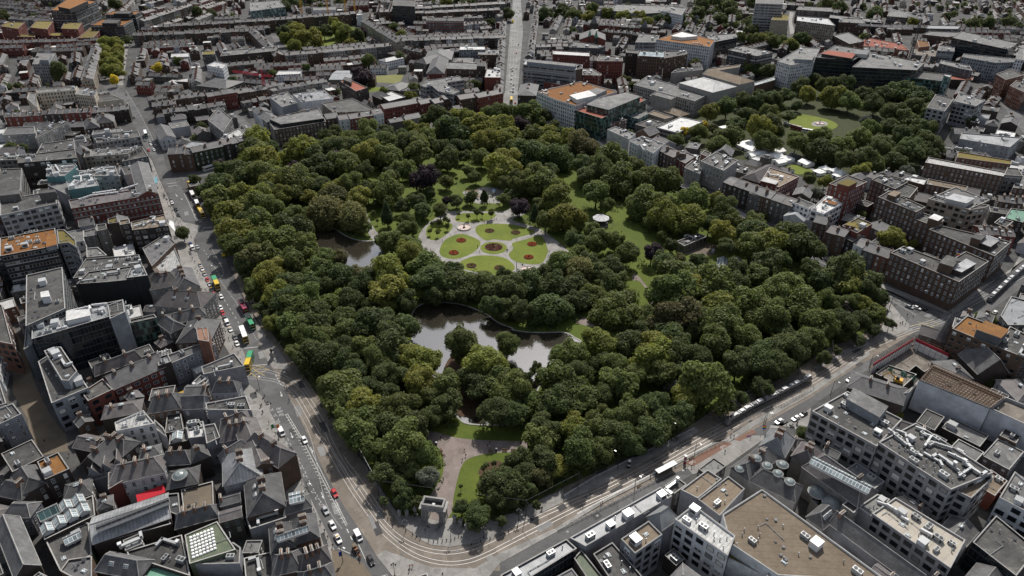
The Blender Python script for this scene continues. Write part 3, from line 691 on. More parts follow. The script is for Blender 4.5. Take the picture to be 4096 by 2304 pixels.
psheet('park_path',"6:1245,1255 6:1290,1270 6:1370,1370 6:1440,1500 10:1430,230 10:1390,230 10:1370,100 10:1300,10 6:1240,1310",.05,'path_pink')
clear("6:1200,1260 6:1420,1260 6:1420,1449 10:1450,200 10:1330,260 10:1220,40")
psheet('park_path',"10:680,385 10:780,350 10:860,400 10:1000,420 10:1150,430 10:1280,440 10:1270,470 10:1100,460 10:860,440",.05,'path_pink'); clear("10:600,380 10:850,360 10:860,500 10:760,600 10:600,490")
clear("6:545,420 6:600,375 6:700,380 6:720,450 6:760,500 6:760,680 6:740,740 6:720,640 6:640,560"); clear("6:800,690 6:1060,690 6:1210,790 6:1380,900 6:1480,960 6:1290,1020 6:1100,900 6:1000,840 6:830,800")
clear("5:1640,80 5:1700,80 5:1760,230 5:1740,260 5:1640,170"); clear("5:1120,350 5:1250,330 5:1430,420 5:1440,580 5:1490,560 5:1520,470 5:1740,470 5:1760,570 5:1800,540 5:2200,430 5:2350,560 5:2420,570 5:2210,420 5:2230,300 5:1930,240 5:1760,310 5:1420,410")
POND=closed(mixed("9:1510,330 9:1650,215 9:1950,225 9:2190,310 9:2320,400 9:2450,450 10:120,468 10:270,490 10:430,493 10:600,491 10:700,540 10:755,590 10:600,700 10:420,900 10:300,1150 10:250,1300 9:2480,1340 9:2350,1358 9:2050,1348 9:1950,1292 9:1850,1150 9:1650,900 9:1540,700"),3)
POND2=closed(mixed("5:560,800 5:600,740 5:700,770 5:900,900 5:1050,945 5:1190,950 5:1230,1050 5:1200,1160 5:1080,1210 5:950,1250 5:800,1200 5:640,1060 5:560,930"),3)
for P,nm in ((POND,'pond_water'),(POND2,'duck_pond_water')):
 sheet(nm,P,.07,'pond_water')
 A,B=ribbon(P+[P[0]],.35,-.35); m=MB()
 for i in range(len(P)):
  q=[A[i],A[i+1],B[i+1],B[i]]; m.prism(ccw(q),.0,.22,CG,CG)
 o=obj('pond_kerb',m); o['kind']='structure'
sheet('island_ground',closed(ellipse(9,2050,960,260,330,14),2),.12,'soil')
clear("9:1570,420 9:1660,290 9:2000,240 9:2190,310 10:270,480 10:600,480 10:760,580 10:600,640 10:420,700 10:330,900 10:210,840 10:170,600 9:2350,500 9:2180,640 9:1960,560 9:1860,620 9:1840,780 9:1700,640 9:1590,640")
clear("9:1960,1130 9:2100,1180 9:2120,1250 9:2050,1340 9:1960,1300"); clear("5:600,780 5:640,760 5:720,880 5:1000,930 5:1180,950 5:1220,1080 5:1080,1190 5:960,1210 5:940,1130 5:660,1040 5:600,930")
psheet('playground_surface',"5:1985,490 5:2080,470 5:2150,445 5:2240,440 5:2380,470 5:2390,550 5:2330,590 5:2200,590 5:2110,590",.055,'path_stone')
YARD="6:1660,1055 6:1760,1050 6:1930,960 6:2030,990 6:2020,1060 6:1980,1080 6:1800,1080"
psheet('service_yard',YARD,.055,'tan_paving',sm=False); clear("6:1640,950 6:1850,860 6:1940,890 6:2030,990 6:2020,1090 6:2010,1230 6:2130,1130 6:2260,1140 6:2280,1100 6:2030,1090 6:1800,1080 6:1660,1055")
psheet('palm_bed_soil',"13:2135,480 13:2180,410 13:2280,370 13:2350,385 13:2375,420 13:2330,470 13:2250,500 13:2180,530",.06,'soil')
# ---- other gardens
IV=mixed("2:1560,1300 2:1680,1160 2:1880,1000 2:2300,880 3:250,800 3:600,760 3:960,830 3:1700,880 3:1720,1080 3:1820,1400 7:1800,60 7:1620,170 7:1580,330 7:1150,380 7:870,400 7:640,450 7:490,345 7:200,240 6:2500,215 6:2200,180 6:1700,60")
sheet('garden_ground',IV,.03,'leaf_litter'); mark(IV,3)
psheet('garden_lawn',"3:385,1125 3:470,1070 3:600,1085 3:760,1125 3:830,1175 3:740,1225 3:560,1250 3:380,1200",.07,'lawn_bright'); psheet('garden_lawn',"7:350,265 7:430,235 7:620,290 7:560,310 7:450,320",.07,'lawn_bright')
psheet('garden_path',"3:300,1140 3:380,1150 3:480,1200 3:660,1235 3:640,1250 3:480,1215 3:370,1170 3:300,1160",.09,PV)
sheet('fountain_paving',ellipse(3,660,1158,78,26),.1,'path_stone')
psheet('event_paving',"3:0,1300 3:100,1350 7:120,60 7:330,140 7:480,220 7:660,290 7:640,300 7:430,220 7:330,230 7:200,170 7:0,80",.08,PV,sm=False)
FZ=mixed("1:250,330 1:420,240 1:900,230 1:1090,290 1:1130,420 1:700,475 1:330,485")
sheet('square_lawn',FZ,.03,'lawn_green'); mark(FZ,3); psheet('square_lawn',"1:600,360 1:800,365 1:820,430 1:660,465",.07,'lawn_bright')
sheet('square_road',mixed("1:190,330 1:250,330 1:390,490 1:330,520"),.066,'asphalt'); mark(mixed("1:190,330 1:250,330 1:390,490 1:330,520"))
PT=mixed("1:1120,715 1:1440,690 1:1400,780 1:1190,770"); sheet('sports_pitch',PT,.05,'pitch_green'); mark(PT)
GL=mixed("1:1105,815 1:1230,815 1:1240,850 1:1110,860"); sheet('school_lawn',GL,.05,'lawn_bright'); mark(GL)
AV=mixed("0:960,700 0:980,400 0:1130,380 0:1200,400 0:1150,800 0:1000,780"); sheet('avenue_verge',AV,.05,PV); mark(AV)
sheet('far_road',mixed("3:385,320 3:430,310 3:400,200 3:420,120 3:380,110 3:370,200"),.07,PV); mark(mixed("3:385,320 3:430,310 3:400,200 3:420,120 3:380,110 3:370,200"))
sheet('station_road',mixed("3:2120,850 3:2300,900 3:2571,1250 3:2640,1200 3:2450,940 3:2250,790"),.07,'asphalt'); mark(mixed("3:2120,850 3:2300,900 3:2571,1250 3:2640,1200 3:2450,940 3:2250,790"))
# ---- rails and painted markings
def line(c,s,closed_=False): return smooth(mixed(s),5)
m=MB()
TR=[line(0,"9:-60,842 9:150,850 9:330,910 9:470,1010 9:560,1130 9:700,1370 13:760,200 13:900,450 13:1020,610 13:1150,800 13:1250,950 13:1400,1090 13:1600,1190 13:1830,1230 13:2050,1200 13:2250,1120 14:0,1070 14:300,925 14:590,795 14:850,685 14:1250,490 14:1860,150 11:0,1222 11:300,1072 11:600,922 11:800,800 11:1130,600 11:1500,450 11:1800,350 11:2100,180 7:2571,1230"),
 line(0,"9:-60,915 9:150,925 9:300,970 9:420,1070 9:520,1230 9:640,1449 13:700,200 13:840,450 13:980,680 13:1100,850 13:1230,1020 13:1400,1170 13:1600,1280 13:1830,1330 13:2050,1310 13:2250,1230 14:0,1185 14:300,1030 14:590,880 14:850,752 14:1250,566 14:1860,222 11:0,1295 11:300,1142 11:600,985 11:800,860 11:1130,645 11:1500,490 11:1800,390 11:2100,220 7:2571,1270")]
for T in TR:
 for o_ in (-.72,.72): strip(m,T,o_-.07,o_+.07,.07,'rail_steel')
o=obj('tram_rails',m); o['kind']='structure'
m=MB()
def dash(P,w,on,off,z,mat=PW):
 acc=0
 for i in range(len(P)-1):
  a,b_=Vector(P[i]),Vector(P[i+1]); L=(b_-a).length;
  if L<1e-3: continue
  e=(b_-a)/L; t=0
  while t<L:
   ph=(acc+t)%(on+off) if off else 0; step=min(L-t,(on-ph) if ph<on else (on+off-ph)) if off else L-t
   if not off or ph<on: strip(m,[tuple(a+e*t),tuple(a+e*(t+step))],-w,w,z,mat)
   t+=max(step,.05)
  acc+=L
Zm=.075
for s,w,on,off in [("4:1905,1030 4:2060,1290 8:1995,20 8:2120,220 8:2230,400 8:2330,560",.12,2,3),("4:1970,1000 4:2090,1230 8:2060,0 8:2200,200 8:2250,290 8:2400,560",.1,1,1),("4:1720,500 4:1760,580 4:1830,740",.1,1,0),
 ("9:240,890 9:290,980",.2,1.2,1.2),("9:380,1125 9:560,1449 13:700,740 13:860,1010",.05,1,0),("13:905,1010 13:985,1170",.18,2,1.5),("13:990,1100 13:1090,1320",.1,1,0),
 ("9:330,1255 9:450,1449 13:520,240 13:900,985",.1,1,0),("9:350,1250 9:470,1449 13:550,240 13:910,970",.1,1,0),
 ("7:620,1090 7:730,1140",.1,3,2),("7:640,1130 7:720,1165",.1,1,0),("7:1130,1370 11:1480,230",.1,2,2),("7:1130,1395 11:1450,240",.1,2,2),("11:1250,140 11:1560,330",.1,1,0),
 ("2:110,850 2:140,300 2:160,0",.12,3,3),("2:135,850 2:165,300 2:178,0",.12,3,3),("2:80,850 2:115,300 2:140,0",.12,3,3),("0:1180,850 0:1330,1100 0:1440,1330",.12,3,3),
 ("4:1560,410 4:1650,400",.25,1,0),("4:1570,435 4:1655,425",.25,1,0),("4:1835,750 4:1960,735",.25,1,0),("4:1895,825 4:2000,815",.25,1,0),("4:1660,390 4:1900,310",.15,2,2),
 ("8:2280,640 8:2420,625",.2,1,0),("9:20,800 9:170,790",.15,1,0),("2:720,1300 2:960,1420",.1,3,3),("6:1100,160 6:1400,300",.1,3,3),("13:820,1190 13:960,1250",.1,1,0)]:
 dash(line(0,s),w,on,off,Zm)
a,b_=Vector(mixed("9:340,1255")[0]),Vector(mixed("13:895,975")[0]); n_=34
for i in range(n_):
 p=a+(b_-a)*(i/n_); e=(b_-a).normalized(); q=Vector((-e.y,e.x))
 strip(m,[tuple(p-q*.7),tuple(p+e*.5),tuple(p+q*.7)],-.12,.12,Zm,PW)
m2=MB(); rng=random.Random(77)
for PL,n in ((NROAD,90),(TRAM,110),(SROAD,40),(LEES,40),(NPAVE,70)):
 xs=[p[0] for p in PL];ys=[p[1] for p in PL]; i=0
 for t in range(4000):
  x,y=rng.uniform(min(xs),max(xs)),rng.uniform(min(ys),max(ys))
  if not inpoly(x,y,PL): continue
  w=rng.choice((.8,.9,1.4,2.5)); l=w if w<1.2 else rng.uniform(2,7); r=ori0(x,y)
  z=.0715 if PL is not NPAVE else .1345; q=Vector((math.cos(r),math.sin(r)))*l/2; strip(m2,[(x-q.x,y-q.y),(x+q.x,y+q.y)],-w/2,w/2,z+i*1e-5,rng.choice(('asphalt_dark','asphalt_dark','pale_asphalt')) if w>1 else MD); i+=1
  if i>=n: break
obj('road_surface',m2)['kind']='structure'
for s in ("13:270,20 13:310,90","13:350,160 13:385,230","13:415,280 13:440,330","13:455,345 13:470,400","13:485,415 13:505,450","13:515,470 13:535,530","13:550,555 13:580,610","13:590,630 13:615,680","13:625,690 13:650,740","13:655,745 13:690,790","9:210,1200 9:220,1225","9:235,1250 9:255,1275","9:265,1300 9:280,1330"):
 P=mixed(s); a,b_=Vector(P[0]),Vector(P[1]); e=(b_-a); q=Vector((-e.y,e.x)).normalized()*1.0
 strip(m,[tuple(a),tuple(a+e*.35),tuple(a+e*.35-q),tuple(a+e*.7-q),tuple(a+e*.7),tuple(b_)],-.1,.1,Zm,PW)
for s in ("9:0,880 9:140,800","9:30,900 9:180,830","9:-60,850 9:100,800","9:0,810 9:140,900","9:-40,840 9:90,925","9:60,800 9:180,840","9:-60,930 9:60,840","11:1500,430 11:1700,400","11:1560,460 11:1760,420","11:1650,370 11:1790,410","11:1580,390 11:1730,450"):
 strip(m,mixed(s),-.1,.1,Zm+.004,'paint_yellow')
def arrow(c,x,y,x2,y2):
 a,b_=Vector(gp(*K(c,x,y))),Vector(gp(*K(c,x2,y2))); e=(b_-a).normalized(); q=Vector((-e.y,e.x)); L=(b_-a).length
 strip(m,[tuple(a),tuple(a+e*L*.6)],-.14,.14,Zm,PW)
 f=[(*(a+e*L*.6+q*.55),Zm),(*(a+e*L*.6-q*.55),Zm),(*b_,Zm)]; m.face(f if area([p[:2] for p in f])>0 else f[::-1],PW)
for t in ((13,380,110,402,165),(13,565,245,590,300),(13,665,665,692,730),(9,285,1045,300,1095),(4,1640,505,1660,530),(4,1690,545,1705,560),(4,1790,640,1800,665),(4,1815,690,1825,705),(14,1745,440,1700,470)): arrow(*t)
for s in ('14:600,700 14:880,528 14:1250,345 14:1820,68','14:720,872 14:860,795 14:1540,438 14:1980,212'): strip(m,mixed(s),-.22,.22,.306,PW)
o=obj('road_markings',m); o['kind']='structure'
def ptext(s,c,x,y,x2,y2,h,name='road_lettering',mat=PW,z=.076):
 a,b_=Vector(gp(*K(c,x,y))),Vector(gp(*K(c,x2,y2))); e=b_-a
 cu=bpy.data.curves.new('lettering','FONT'); cu.body=s; cu.size=h; cu.align_x='CENTER'; cu.align_y='CENTER'
 tmp=bpy.data.objects.new('lettering_source',cu); COL.objects.link(tmp); dg=bpy.context.evaluated_depsgraph_get(); dg.update()
 me=bpy.data.meshes.new_from_object(tmp.evaluated_get(dg)); bpy.data.objects.remove(tmp); me.materials.clear(); me.materials.append(MATS[mat])
 o=obj(name,me,None,((a.x+b_.x)/2,(a.y+b_.y)/2,z),math.atan2(e.y,e.x)); return o,me,e.length
# ------------------------------------------------------------------ described buildings
OB='office_building'
# --- far upper left
F(0,"470,95 690,98 905,10 640,-20",32,'black','sedum',OB,'large black glazed office block with rust planted roof, tallest beyond the brick rows',win='band',pent=[(0,"540,60 650,82 820,8 700,-20",5,'black','sedum')])
F(0,"985,135 1258,136 1322,104 1060,100",24,'black','sedum',OB,'black office block with rust planted roof behind the orange topped one',win='band',pent=[(0,"1060,125 1200,126 1240,106 1110,104",4,'black','felt')])
F(0,"845,235 1150,236 1240,182 962,178",20,'black','sedum',OB,'low black office block with bright orange planted roof at the tree avenue head',win='band',pent=[(0,"950,215 1090,216 1125,185 990,184",4,'black','felt')])
for i,(s,l) in enumerate([("0,243 165,268 232,206 70,202",'red brick office pavilion with moss green roof, first from the picture edge'),("280,255 440,272 497,196 340,194",'red brick office pavilion with moss green roof, in the middle of three'),("570,265 725,272 766,211 602,208",'red brick office pavilion with skylit roof, next to the black blocks')]):
 F(0,s,21,'red','moss',OB,l,win='sash',plant=2)
F(0,"160,340 325,345 330,318 190,315",13,'red','moss',OB,'low red brick link with moss roof between the first two pavilions',win='sash')
F(0,"445,330 590,335 600,305 470,302",13,'red','moss',OB,'low red brick link with moss roof between the second and third pavilions',win='sash')
F(0,"725,355 870,350 965,250 860,245",14,'red','moss',OB,'red brick office wing with yellow moss strip beside the plane tree avenue',win='sash',plant=2)
row(0,(0,405),(960,378),11,10,16,'red','long red brick terrace below the pavilion offices','outer end',cols=['red','red','brown'])
row(0,(75,175),(490,205),15,12,9,'grey','pale grey villas terrace behind the pavilions','outer end',cols=['stone','grey'])
row(0,(955,420),(870,740),14,11,12,'beige','warm brick terrace along the plane tree avenue','far end',cols=['beige','brown','beige'],dirx=-1)
row(0,(1240,335),(2385,290),13,11,24,'brown','long brown brick terrace nearest the white school roof','avenue end',cols=['brown','dark','brown','grey'])
row(0,(1480,255),(2571,190),13,11,20,'dark','dark brick terrace behind the long brown one','avenue end',cols=['dark','brown'])
row(0,(1345,200),(1745,70),13,11,12,'grey','diagonal grey terrace beside the orange roofed blocks','near end',cols=['grey','brown','stone'])
F(0,"300,600 470,602 520,492 350,490",19,'concrete',FG,OB,'square grey office block standing alone among slate roofs',win='sash',plant=4,pent=[(0,"370,560 450,562 480,500 395,498",4,'steel',FG)])
F(0,"345,870 705,838 722,805 332,836",17,'cream',FG,'hotel_building','long cream apartment hotel with attic balconies above the red terrace',win='sash',plant=6)
F(0,"250,920 345,1000 330,870 270,860",16,'cream',FG,'hotel_building','cream corner tower joined to the long cream apartment hotel',win='sash')
F(0,"700,880 880,900 905,850 735,820",15,'cream',FG,'apartment_building','cream flats with terrace roof, end of the cream apartment hotel',win='sash',plant=4)
F(0,"845,960 1150,925 1060,890 870,905",8,'cream','felt',OB,'plain cream walled low block at the bend of the upper street')
row(0,(45,1100),(320,1078),13,11,4,'red','dark roofed red brick terrace below the cream hotel','outer end')
row(0,(322,1078),(840,1050),13,11,8,'red','long red terrace running to the upper street','cream hotel end',cols=['red','dark','red'])
row(0,(842,1055),(1200,1020),12,12,5,'dark','dark brick corner terrace on the upper street','red terrace end')
row(0,(1420,995),(1640,975),13,11,4,'brown','brown terrace opposite the cream walled block','street corner')
row(0,(1640,935),(1935,892),14,11,5,'brown','brown brick terrace beside the tall red one','street end')
row(0,(1940,905),(2215,868),15,12,4,'red','tall red terrace facing the corner ivy building','brown terrace end')
row(0,(2225,880),(2500,830),13,11,5,'brown','brown terrace under the red tower crane','red terrace end')
F(0,"2060,525 2571,475 2571,440 2085,470",16,'dark',FG,OB,'long dark brick office with light roof behind the red tower crane',win='sash',plant=6)
F(0,"1930,610 2080,640 2120,600 2010,575",15,'white','membrane','apartment_building','white cube apartment block beside the dark brick office',win='sash',plant=3)
F(0,"1595,535 1770,530 1765,492 1600,500",9,'white','membrane',OB,'low white roofed hall among the back gardens',win='sash')
F(0,"1890,510 2010,505 2005,470 1895,480",16,'grey','moss',OB,'grey stair block with yellow moss roof behind the white cube',win='sash')
G(0,"1840,800 2110,830 2080,740",9,4,'grey',SR,'church_hall','grey hall with curved slate roof among the back gardens',win='sash',hip=True)
G(0,"1500,800 1620,805 1610,760",5,3,'white','zinc','garden_house','small pale house with pyramid roof below the yellow garden tree')
F(0,"1615,760 1755,765 1760,725 1640,745",7,'dark','membrane','shed_building','dark shed with white sloping roof below the yellow garden tree')
F(0,"905,1335 1312,1275 1292,1225 868,1248",16,'concrete','felt',OB,'pale office with a line of roof dormers beside the upper street',win='square',plant=9)
F(0,"855,1260 1040,1235 1030,1205 870,1225",19,'concrete',FG,OB,'upper storey of pale office behind its dormer line',plant=2)
G(0,"800,1210 930,1190 925,1120",11,5,'dark',SR,'house','dark slate roofed corner house above the dormered office',win='sash',chim=2)
G(0,"890,1160 1060,1140 1050,1090",11,5,'brown',SR,'house','brown slate roofed house between the red terrace and dormered office',win='sash',chim=2)
F(0,"20,1260 330,1245 320,1180 60,1190",13,'stone',SR,'museum_building','pale stone library front with pediment at the picture edge',win='sash',cat='museum')
F(0,"330,1290 640,1140 600,1130 350,1200",15,'stone','felt','museum_building','long stone wing with leaded roofs behind the library front',cat='museum',win='sash',plant=6)
F(0,"330,1449 700,1400 690,1300 390,1340",14,'grey','felt','museum_building','grey stone museum block with cluttered flat roof',cat='museum',win='sash',plant=8)
row(0,(700,1400),(760,1449),14,8,1,'stone','gabled side wing of the museum block','end',name='museum_wing',cat='museum')
F(0,"1940,1120 2085,1235 2170,1110 2040,1000",14,'grey',SR,'house','grey rendered block with hipped roof at the side street corner',win='sash',plant=2)
row(0,(1530,1062),(1930,1010),12,11,7,'dark','dark back terrace behind the ivy corner building','upper street end')
G(0,"1440,1200 1500,1310 1590,1200",9,3,'white',SR,'house','small white gabled house beside the upper street junction',win='sash',hip=False)
# --- row along the far left of the square
row(4,(1565,140),(1800,128),14,13,3,'brown','brown brick corner of the ivy building','street corner',name='corner_house')
row(4,(1802,118),(2088,58),15,13,2,'ivy','ivy building beside the white coach','brown corner end',name='club_building',cat='club',hv=.1)
row(4,(2090,50),(2310,0),15,13,3,'dark','dark brick terrace after the ivy building','ivy end')
F(0,"2060,1290 2100,1320 2310,1270 2230,1195",15,'grey','membrane',OB,'grey mansard block with white flat roof at the side street end',win='sash',plant=4)
# --- hotel group left
F(4,"840,152 1188,128 1320,60 850,88",16,'beige',FG,OB,'long beige stone office with small square windows behind the hotel',win='square',plant=8)
F(4,"1140,200 1385,150 1330,60 1190,120",13,'slate','felt',OB,'dark mansard fronted shop block above the hotel on the taxi street',win='sash',plant=3)
F(4,"780,160 850,152 845,90 800,90",15,'beige','felt',OB,'beige stone end bay of the long beige office',win='square')
F(4,"665,640 1480,500 1440,430 640,560",17,'red',PS,'hotel_building','red brick hotel wing with white bands and attic windows',win='sash',plant=6,wins_max=90,dl='870,500 1080,470;740,560 860,520 1100,490;1130,470 1290,420',bands=(3.5,9.9,13.3))
row(4,(1385,215),(1478,495),17,12,1,'red','red and white hotel front on the taxi street','end',name='hotel_building',cat='hotel',hv=0,dirx=-1)
F(4,"740,340 1110,330 1080,250 740,290",18,'concrete',FG,'hotel_building','pale rear hotel wing with ducts above the red wing',win='pale',plant=9,dl='890,290 960,260 1060,255;900,310 1010,290;750,310 860,290')
F(4,"640,465 925,425 885,345 620,390",20,'teal','metal_stained','hotel_building','teal clad plant storey on top of the hotel',plant=9,dl='660,430 700,380 760,390 760,340;690,350 840,330 860,390;720,410 800,370')
F(4,"430,340 600,335 720,240 700,215 445,232",21,'teal',FG,'hotel_building','teal topped slab crowned with white pipes behind the hotel',plant=9,dl='450,240 480,260 460,300;520,240 560,300 640,300;600,250 690,240')
F(4,"445,420 650,520 640,400 560,350",17,'steel',FG,'hotel_building','windowless grey gable wing under the teal slab')
F(4,"0,705 530,590 520,470 0,560",20,'concrete','felt',OB,'big concrete office with rows of deep square windows at the picture edge',win='wide',plant=4,pent=[(4,"360,500 520,480 512,460 365,478",5,'grey','felt'),(4,"0,520 180,500 180,465 0,480",4,'grey','felt')],wins_max=90)
F(4,"-40,485 190,475 205,262 0,270",20,'grey','felt',OB,'dark roofed office with red roof stripe and pale finned side',win='band',plant=2)
F(4,"165,215 715,165 700,80 150,150",20,'dark','felt',OB,'long dark ribbed office with glass lantern roofs',win='wide',plant=6)
F(4,"-60,190 160,180 150,120 -60,140",22,'grey','felt',OB,'grey flat roofed office at the picture edge above the red stripe roof',plant=3,win='wide')
F(4,"0,1085 530,985 515,822 0,915",25,'black','sedum',OB,'black glazed office with red planted roof panel and rooftop fans',win='band',plant=14,pent=[(4,"430,1000 530,975 520,880 440,900",2,'steel','sedum')])
F(4,"545,968 640,955 712,1000 705,930 600,835 530,838",25,'steel','moss',OB,'faceted glass tower with mossy brown roof beside the black office',win='band')
F(4,"-40,1130 470,1060 480,1000 -40,1090",19,'black','zinc',OB,'lower black glazed front of the black office',win='wide')
F(None,"4:245,1262 4:582,1187 8:610,265 8:238,430",26,'slate','felt',OB,'long dark slab with flat grey roof and white lift hut',plant=2,pent=[(8,"385,160 465,150 450,100 380,112",3,MW,'membrane')],win='band')
F(4,"1235,842 1575,800 1540,692 1228,765",17,'dark','gravel',OB,'dark block with tan roof and big silver ducts by the plane tree',win='pale',plant=12,dl='1340,800 1400,760 1480,760 1520,800;1260,810 1330,790')
F(4,"1010,782 1105,768 1092,712 1006,735",20,'dark','moss',OB,'narrow dark lift tower with mossy top beside the tan roof',)
F(4,"1122,792 1216,776 1206,736 1112,750",19,'dark','gravel',OB,'second dark lift tower with windows beside the tan roof',win='pale')
F(4,"780,905 905,885 900,820 780,850",14,'grey',SR,'house','grey rendered back house under the red hotel wing',win='sash')
F(4,"905,850 1000,830 990,780 900,790",17,'grey','felt','house','grey side house beside the narrow lift tower',win='sash')
F(4,"810,1095 1000,1075 915,1000 805,1010",15,'stone',FG,'house','pale parapeted back house with small roof hut',win='sash',plant=2)
F(4,"1480,1255 1725,1222 1620,978 1400,1018",10,'white','mottled',OB,'low hall with mottled white metal roof on the taxi street',plant=1)
F(4,"1330,1010 1420,1180 1640,960 1560,870",12,'brown',SR,'house','slate roofed house between the mottled roof and plane tree',plant=3)
F(4,"680,1290 1345,1215 1300,1070 800,1110",15,'grey','felt',OB,'flat felt roofed block with terrace garden behind the mottled roof',plant=12,win='sash')
F(None,"4:715,1345 4:1000,1325 4:1250,1300 4:1280,1170 4:825,1230",19,'black',FG,OB,'black walled block with grey roof behind the gabled hotel',plant=7)
F(8,"1180,-20 1380,-45 1340,-130 1220,-110",20,'black','zinc',OB,'blue grey roof pavilion on the black walled block',plant=3)
# --- gabled hotel and houses along the taxi street
G(None,"4:1400,1400 4:1640,1330 4:1560,1240",12,5,'stone',PS,'hotel_house','purple slate hipped house above the taxi rank, with tall chimney rows',cat='hotel',win='sash',chim=3)
G(8,"1405,95 1690,40 1640,-60",12,5,'stone',PS,'hotel_house','grey valley roofed house behind the taxi rank',cat='hotel',win='sash',chim=2)
G(8,"1640,120 1870,60 1790,-110",12,5,'stone',SR,'hotel_house','slate hipped house facing the red open top bus',cat='hotel',win='sash',chim=3)
G(8,"1440,240 1880,270 1850,110",13,5,'stone',PS,'hotel_house','big purple slate house with roof lantern facing the green open top bus',cat='hotel',win='sash',chim=2,sky=2)
G(8,"1480,410 1600,500 1590,330",12,4,'grey',SR,'house','grey rear wing beside the green glass link',win='sash')
G(8,"1610,420 1930,340 1880,280",12,4,'brown',SR,'house','brown house with patched flat top beside the white topped bus',win='sash',chim=2)
G(8,"1650,590 1960,575 1930,380",12,5,'brown',SR,'house','slate hipped house beside the giant brick chimney',win='sash',chim=1,sky=1)
F(8,"1850,560 1955,575 1945,440 1830,440",19,'pink','brick_chimney','house','giant orange brick chimney block with rows of pots',para=.3)
F(8,"295,552 1165,298 1148,182 300,352",23,'glass_dark','zinc',OB,'tall dark mirror glass office with white roof machinery',plant=14,pent=[(8,"620,380 840,330 835,270 620,290",2,MW,'membrane')],dl='620,300 840,250 850,300 700,330;860,240 1000,225;880,290 960,270 960,310;540,460 620,440')
F(8,"1025,362 1168,296 1150,180 1005,235",23.2,'steel','felt',OB,'blank grey flank wall tower of the mirror glass office')
F(8,"1215,402 1468,347 1440,318 1212,368",15,'glass_green',FG,OB,'green lit glass link between the mirror office and houses')
F(8,"220,650 300,600 330,360 240,440",18,'steel','zinc',OB,'sloping zinc strip along the tan lane')
F(8,"355,760 480,1150 825,1005 745,890 570,630",16,'steel','felt',OB,'grey office with angular parapets at the lane corner',win='wide',plant=3)
F(8,"410,660 575,935 640,940 722,850 570,622 520,625",20,'steel','felt',OB,'long round ended roof pavilion on the grey lane office',plant=7)
F(8,"760,1050 822,1130 1055,1020 960,920",14,'red','felt',OB,'red brick block with yellow window panel next to the lane office',win='wide')
G(8,"1065,1025 1545,812 1480,690",12,4,'red',SR,OB,'red brick shop terrace with three bay window columns',win='pale',hip=False,chim=3,cat='shop')
G(8,"890,900 1330,740 1290,690",13,4,'dark',PS,OB,'dark slate rear roof behind the red brick shop terrace',cat='shop',chim=2)
F(8,"1547,802 2012,598 1960,560 1500,720",12.5,'lilac',SR,'guest_house','lilac grey rendered house with white framed windows in four rows',win='surround',plant=2,cat='hotel')
F(8,"1480,800 1600,760 1570,690 1470,720",14,'dark','zinc','guest_house','zinc stair hut and brick chimney behind the lilac house',cat='hotel',plant=1)
F(8,"1900,880 2285,800 2190,680 1880,810",11,'lilac','felt',OB,'grey parapeted shop at the tram junction with white edge',plant=3,cat='shop')
F(8,"1795,960 1900,1010 1950,930 1880,880",9,'lilac',FG,OB,'small roof deck block behind the white edged shop',cat='shop',plant=2)
G(8,"1980,1060 2220,1050 2200,970",11,4,'lilac',SR,SH,'pale grey shop house facing the yellow box junction',cat='shop',win='sash',chim=2)
F(8,"1930,1210 2350,1215 2300,1080 1920,1150",11,'lilac','felt',OB,'blue grey shop with brick chimney row above the plaza',cat='shop',plant=4)
G(8,"2050,1449 2360,1330 2310,1230",11,4,'lilac',PS,SH,'mauve slate shop roof beside the pavement cafe tables',cat='shop',win='sash',chim=2)
G(8,"1690,1210 1900,1200 1880,1100",10,4,'lilac',SR,SH,'small grey gabled house behind the blue grey shop',cat='shop',win='sash',hip=False)
G(8,"1380,1250 1690,1200 1560,1090",11,5,'brown',SR,'public_house','slate roofed pub with brick chimney behind the yellow sign',cat='pub',win='sash',chim=2)
F(8,"1740,1400 1890,1370 1860,1300 1740,1330",10,'lilac','metal_stained',SH,'pale metal roofed back extension in the shop yards',cat='shop',plant=2)
F(8,"1540,1430 1720,1400 1690,1240 1560,1260",9,'dark','felt',SH,'dark yard roof scattered with skylights',cat='shop',plant=6)
F(None,"12:1085,92 12:1445,22 8:1340,1215 8:1070,1330",13,'white','mottled','town_house','white rendered house with patchy white roof and attic skylights',win='sash',plant=4,cat='house')
F(12,"1440,60 1560,150 1530,60 1440,-20",9,'white','felt','town_house','low white side wing of the white rendered house',cat='house')
F(None,"8:0,1345 8:200,1250 8:120,1150 8:-90,1230",14,'steel','felt','mansion_house','grey stone mansion with tall sash windows at the picture edge',win='sash',plant=2,cat='mansion')
F(8,"-90,560 118,600 20,230 -90,200",17,'pink','felt',OB,'warm brick office flank catching the sun at the picture edge',win='wide')
F(8,"-90,1200 60,1150 0,960 -90,960",12,'grey',SR,'mansion_house','grey slate roofed wing beside the mansion',cat='mansion',plant=2)
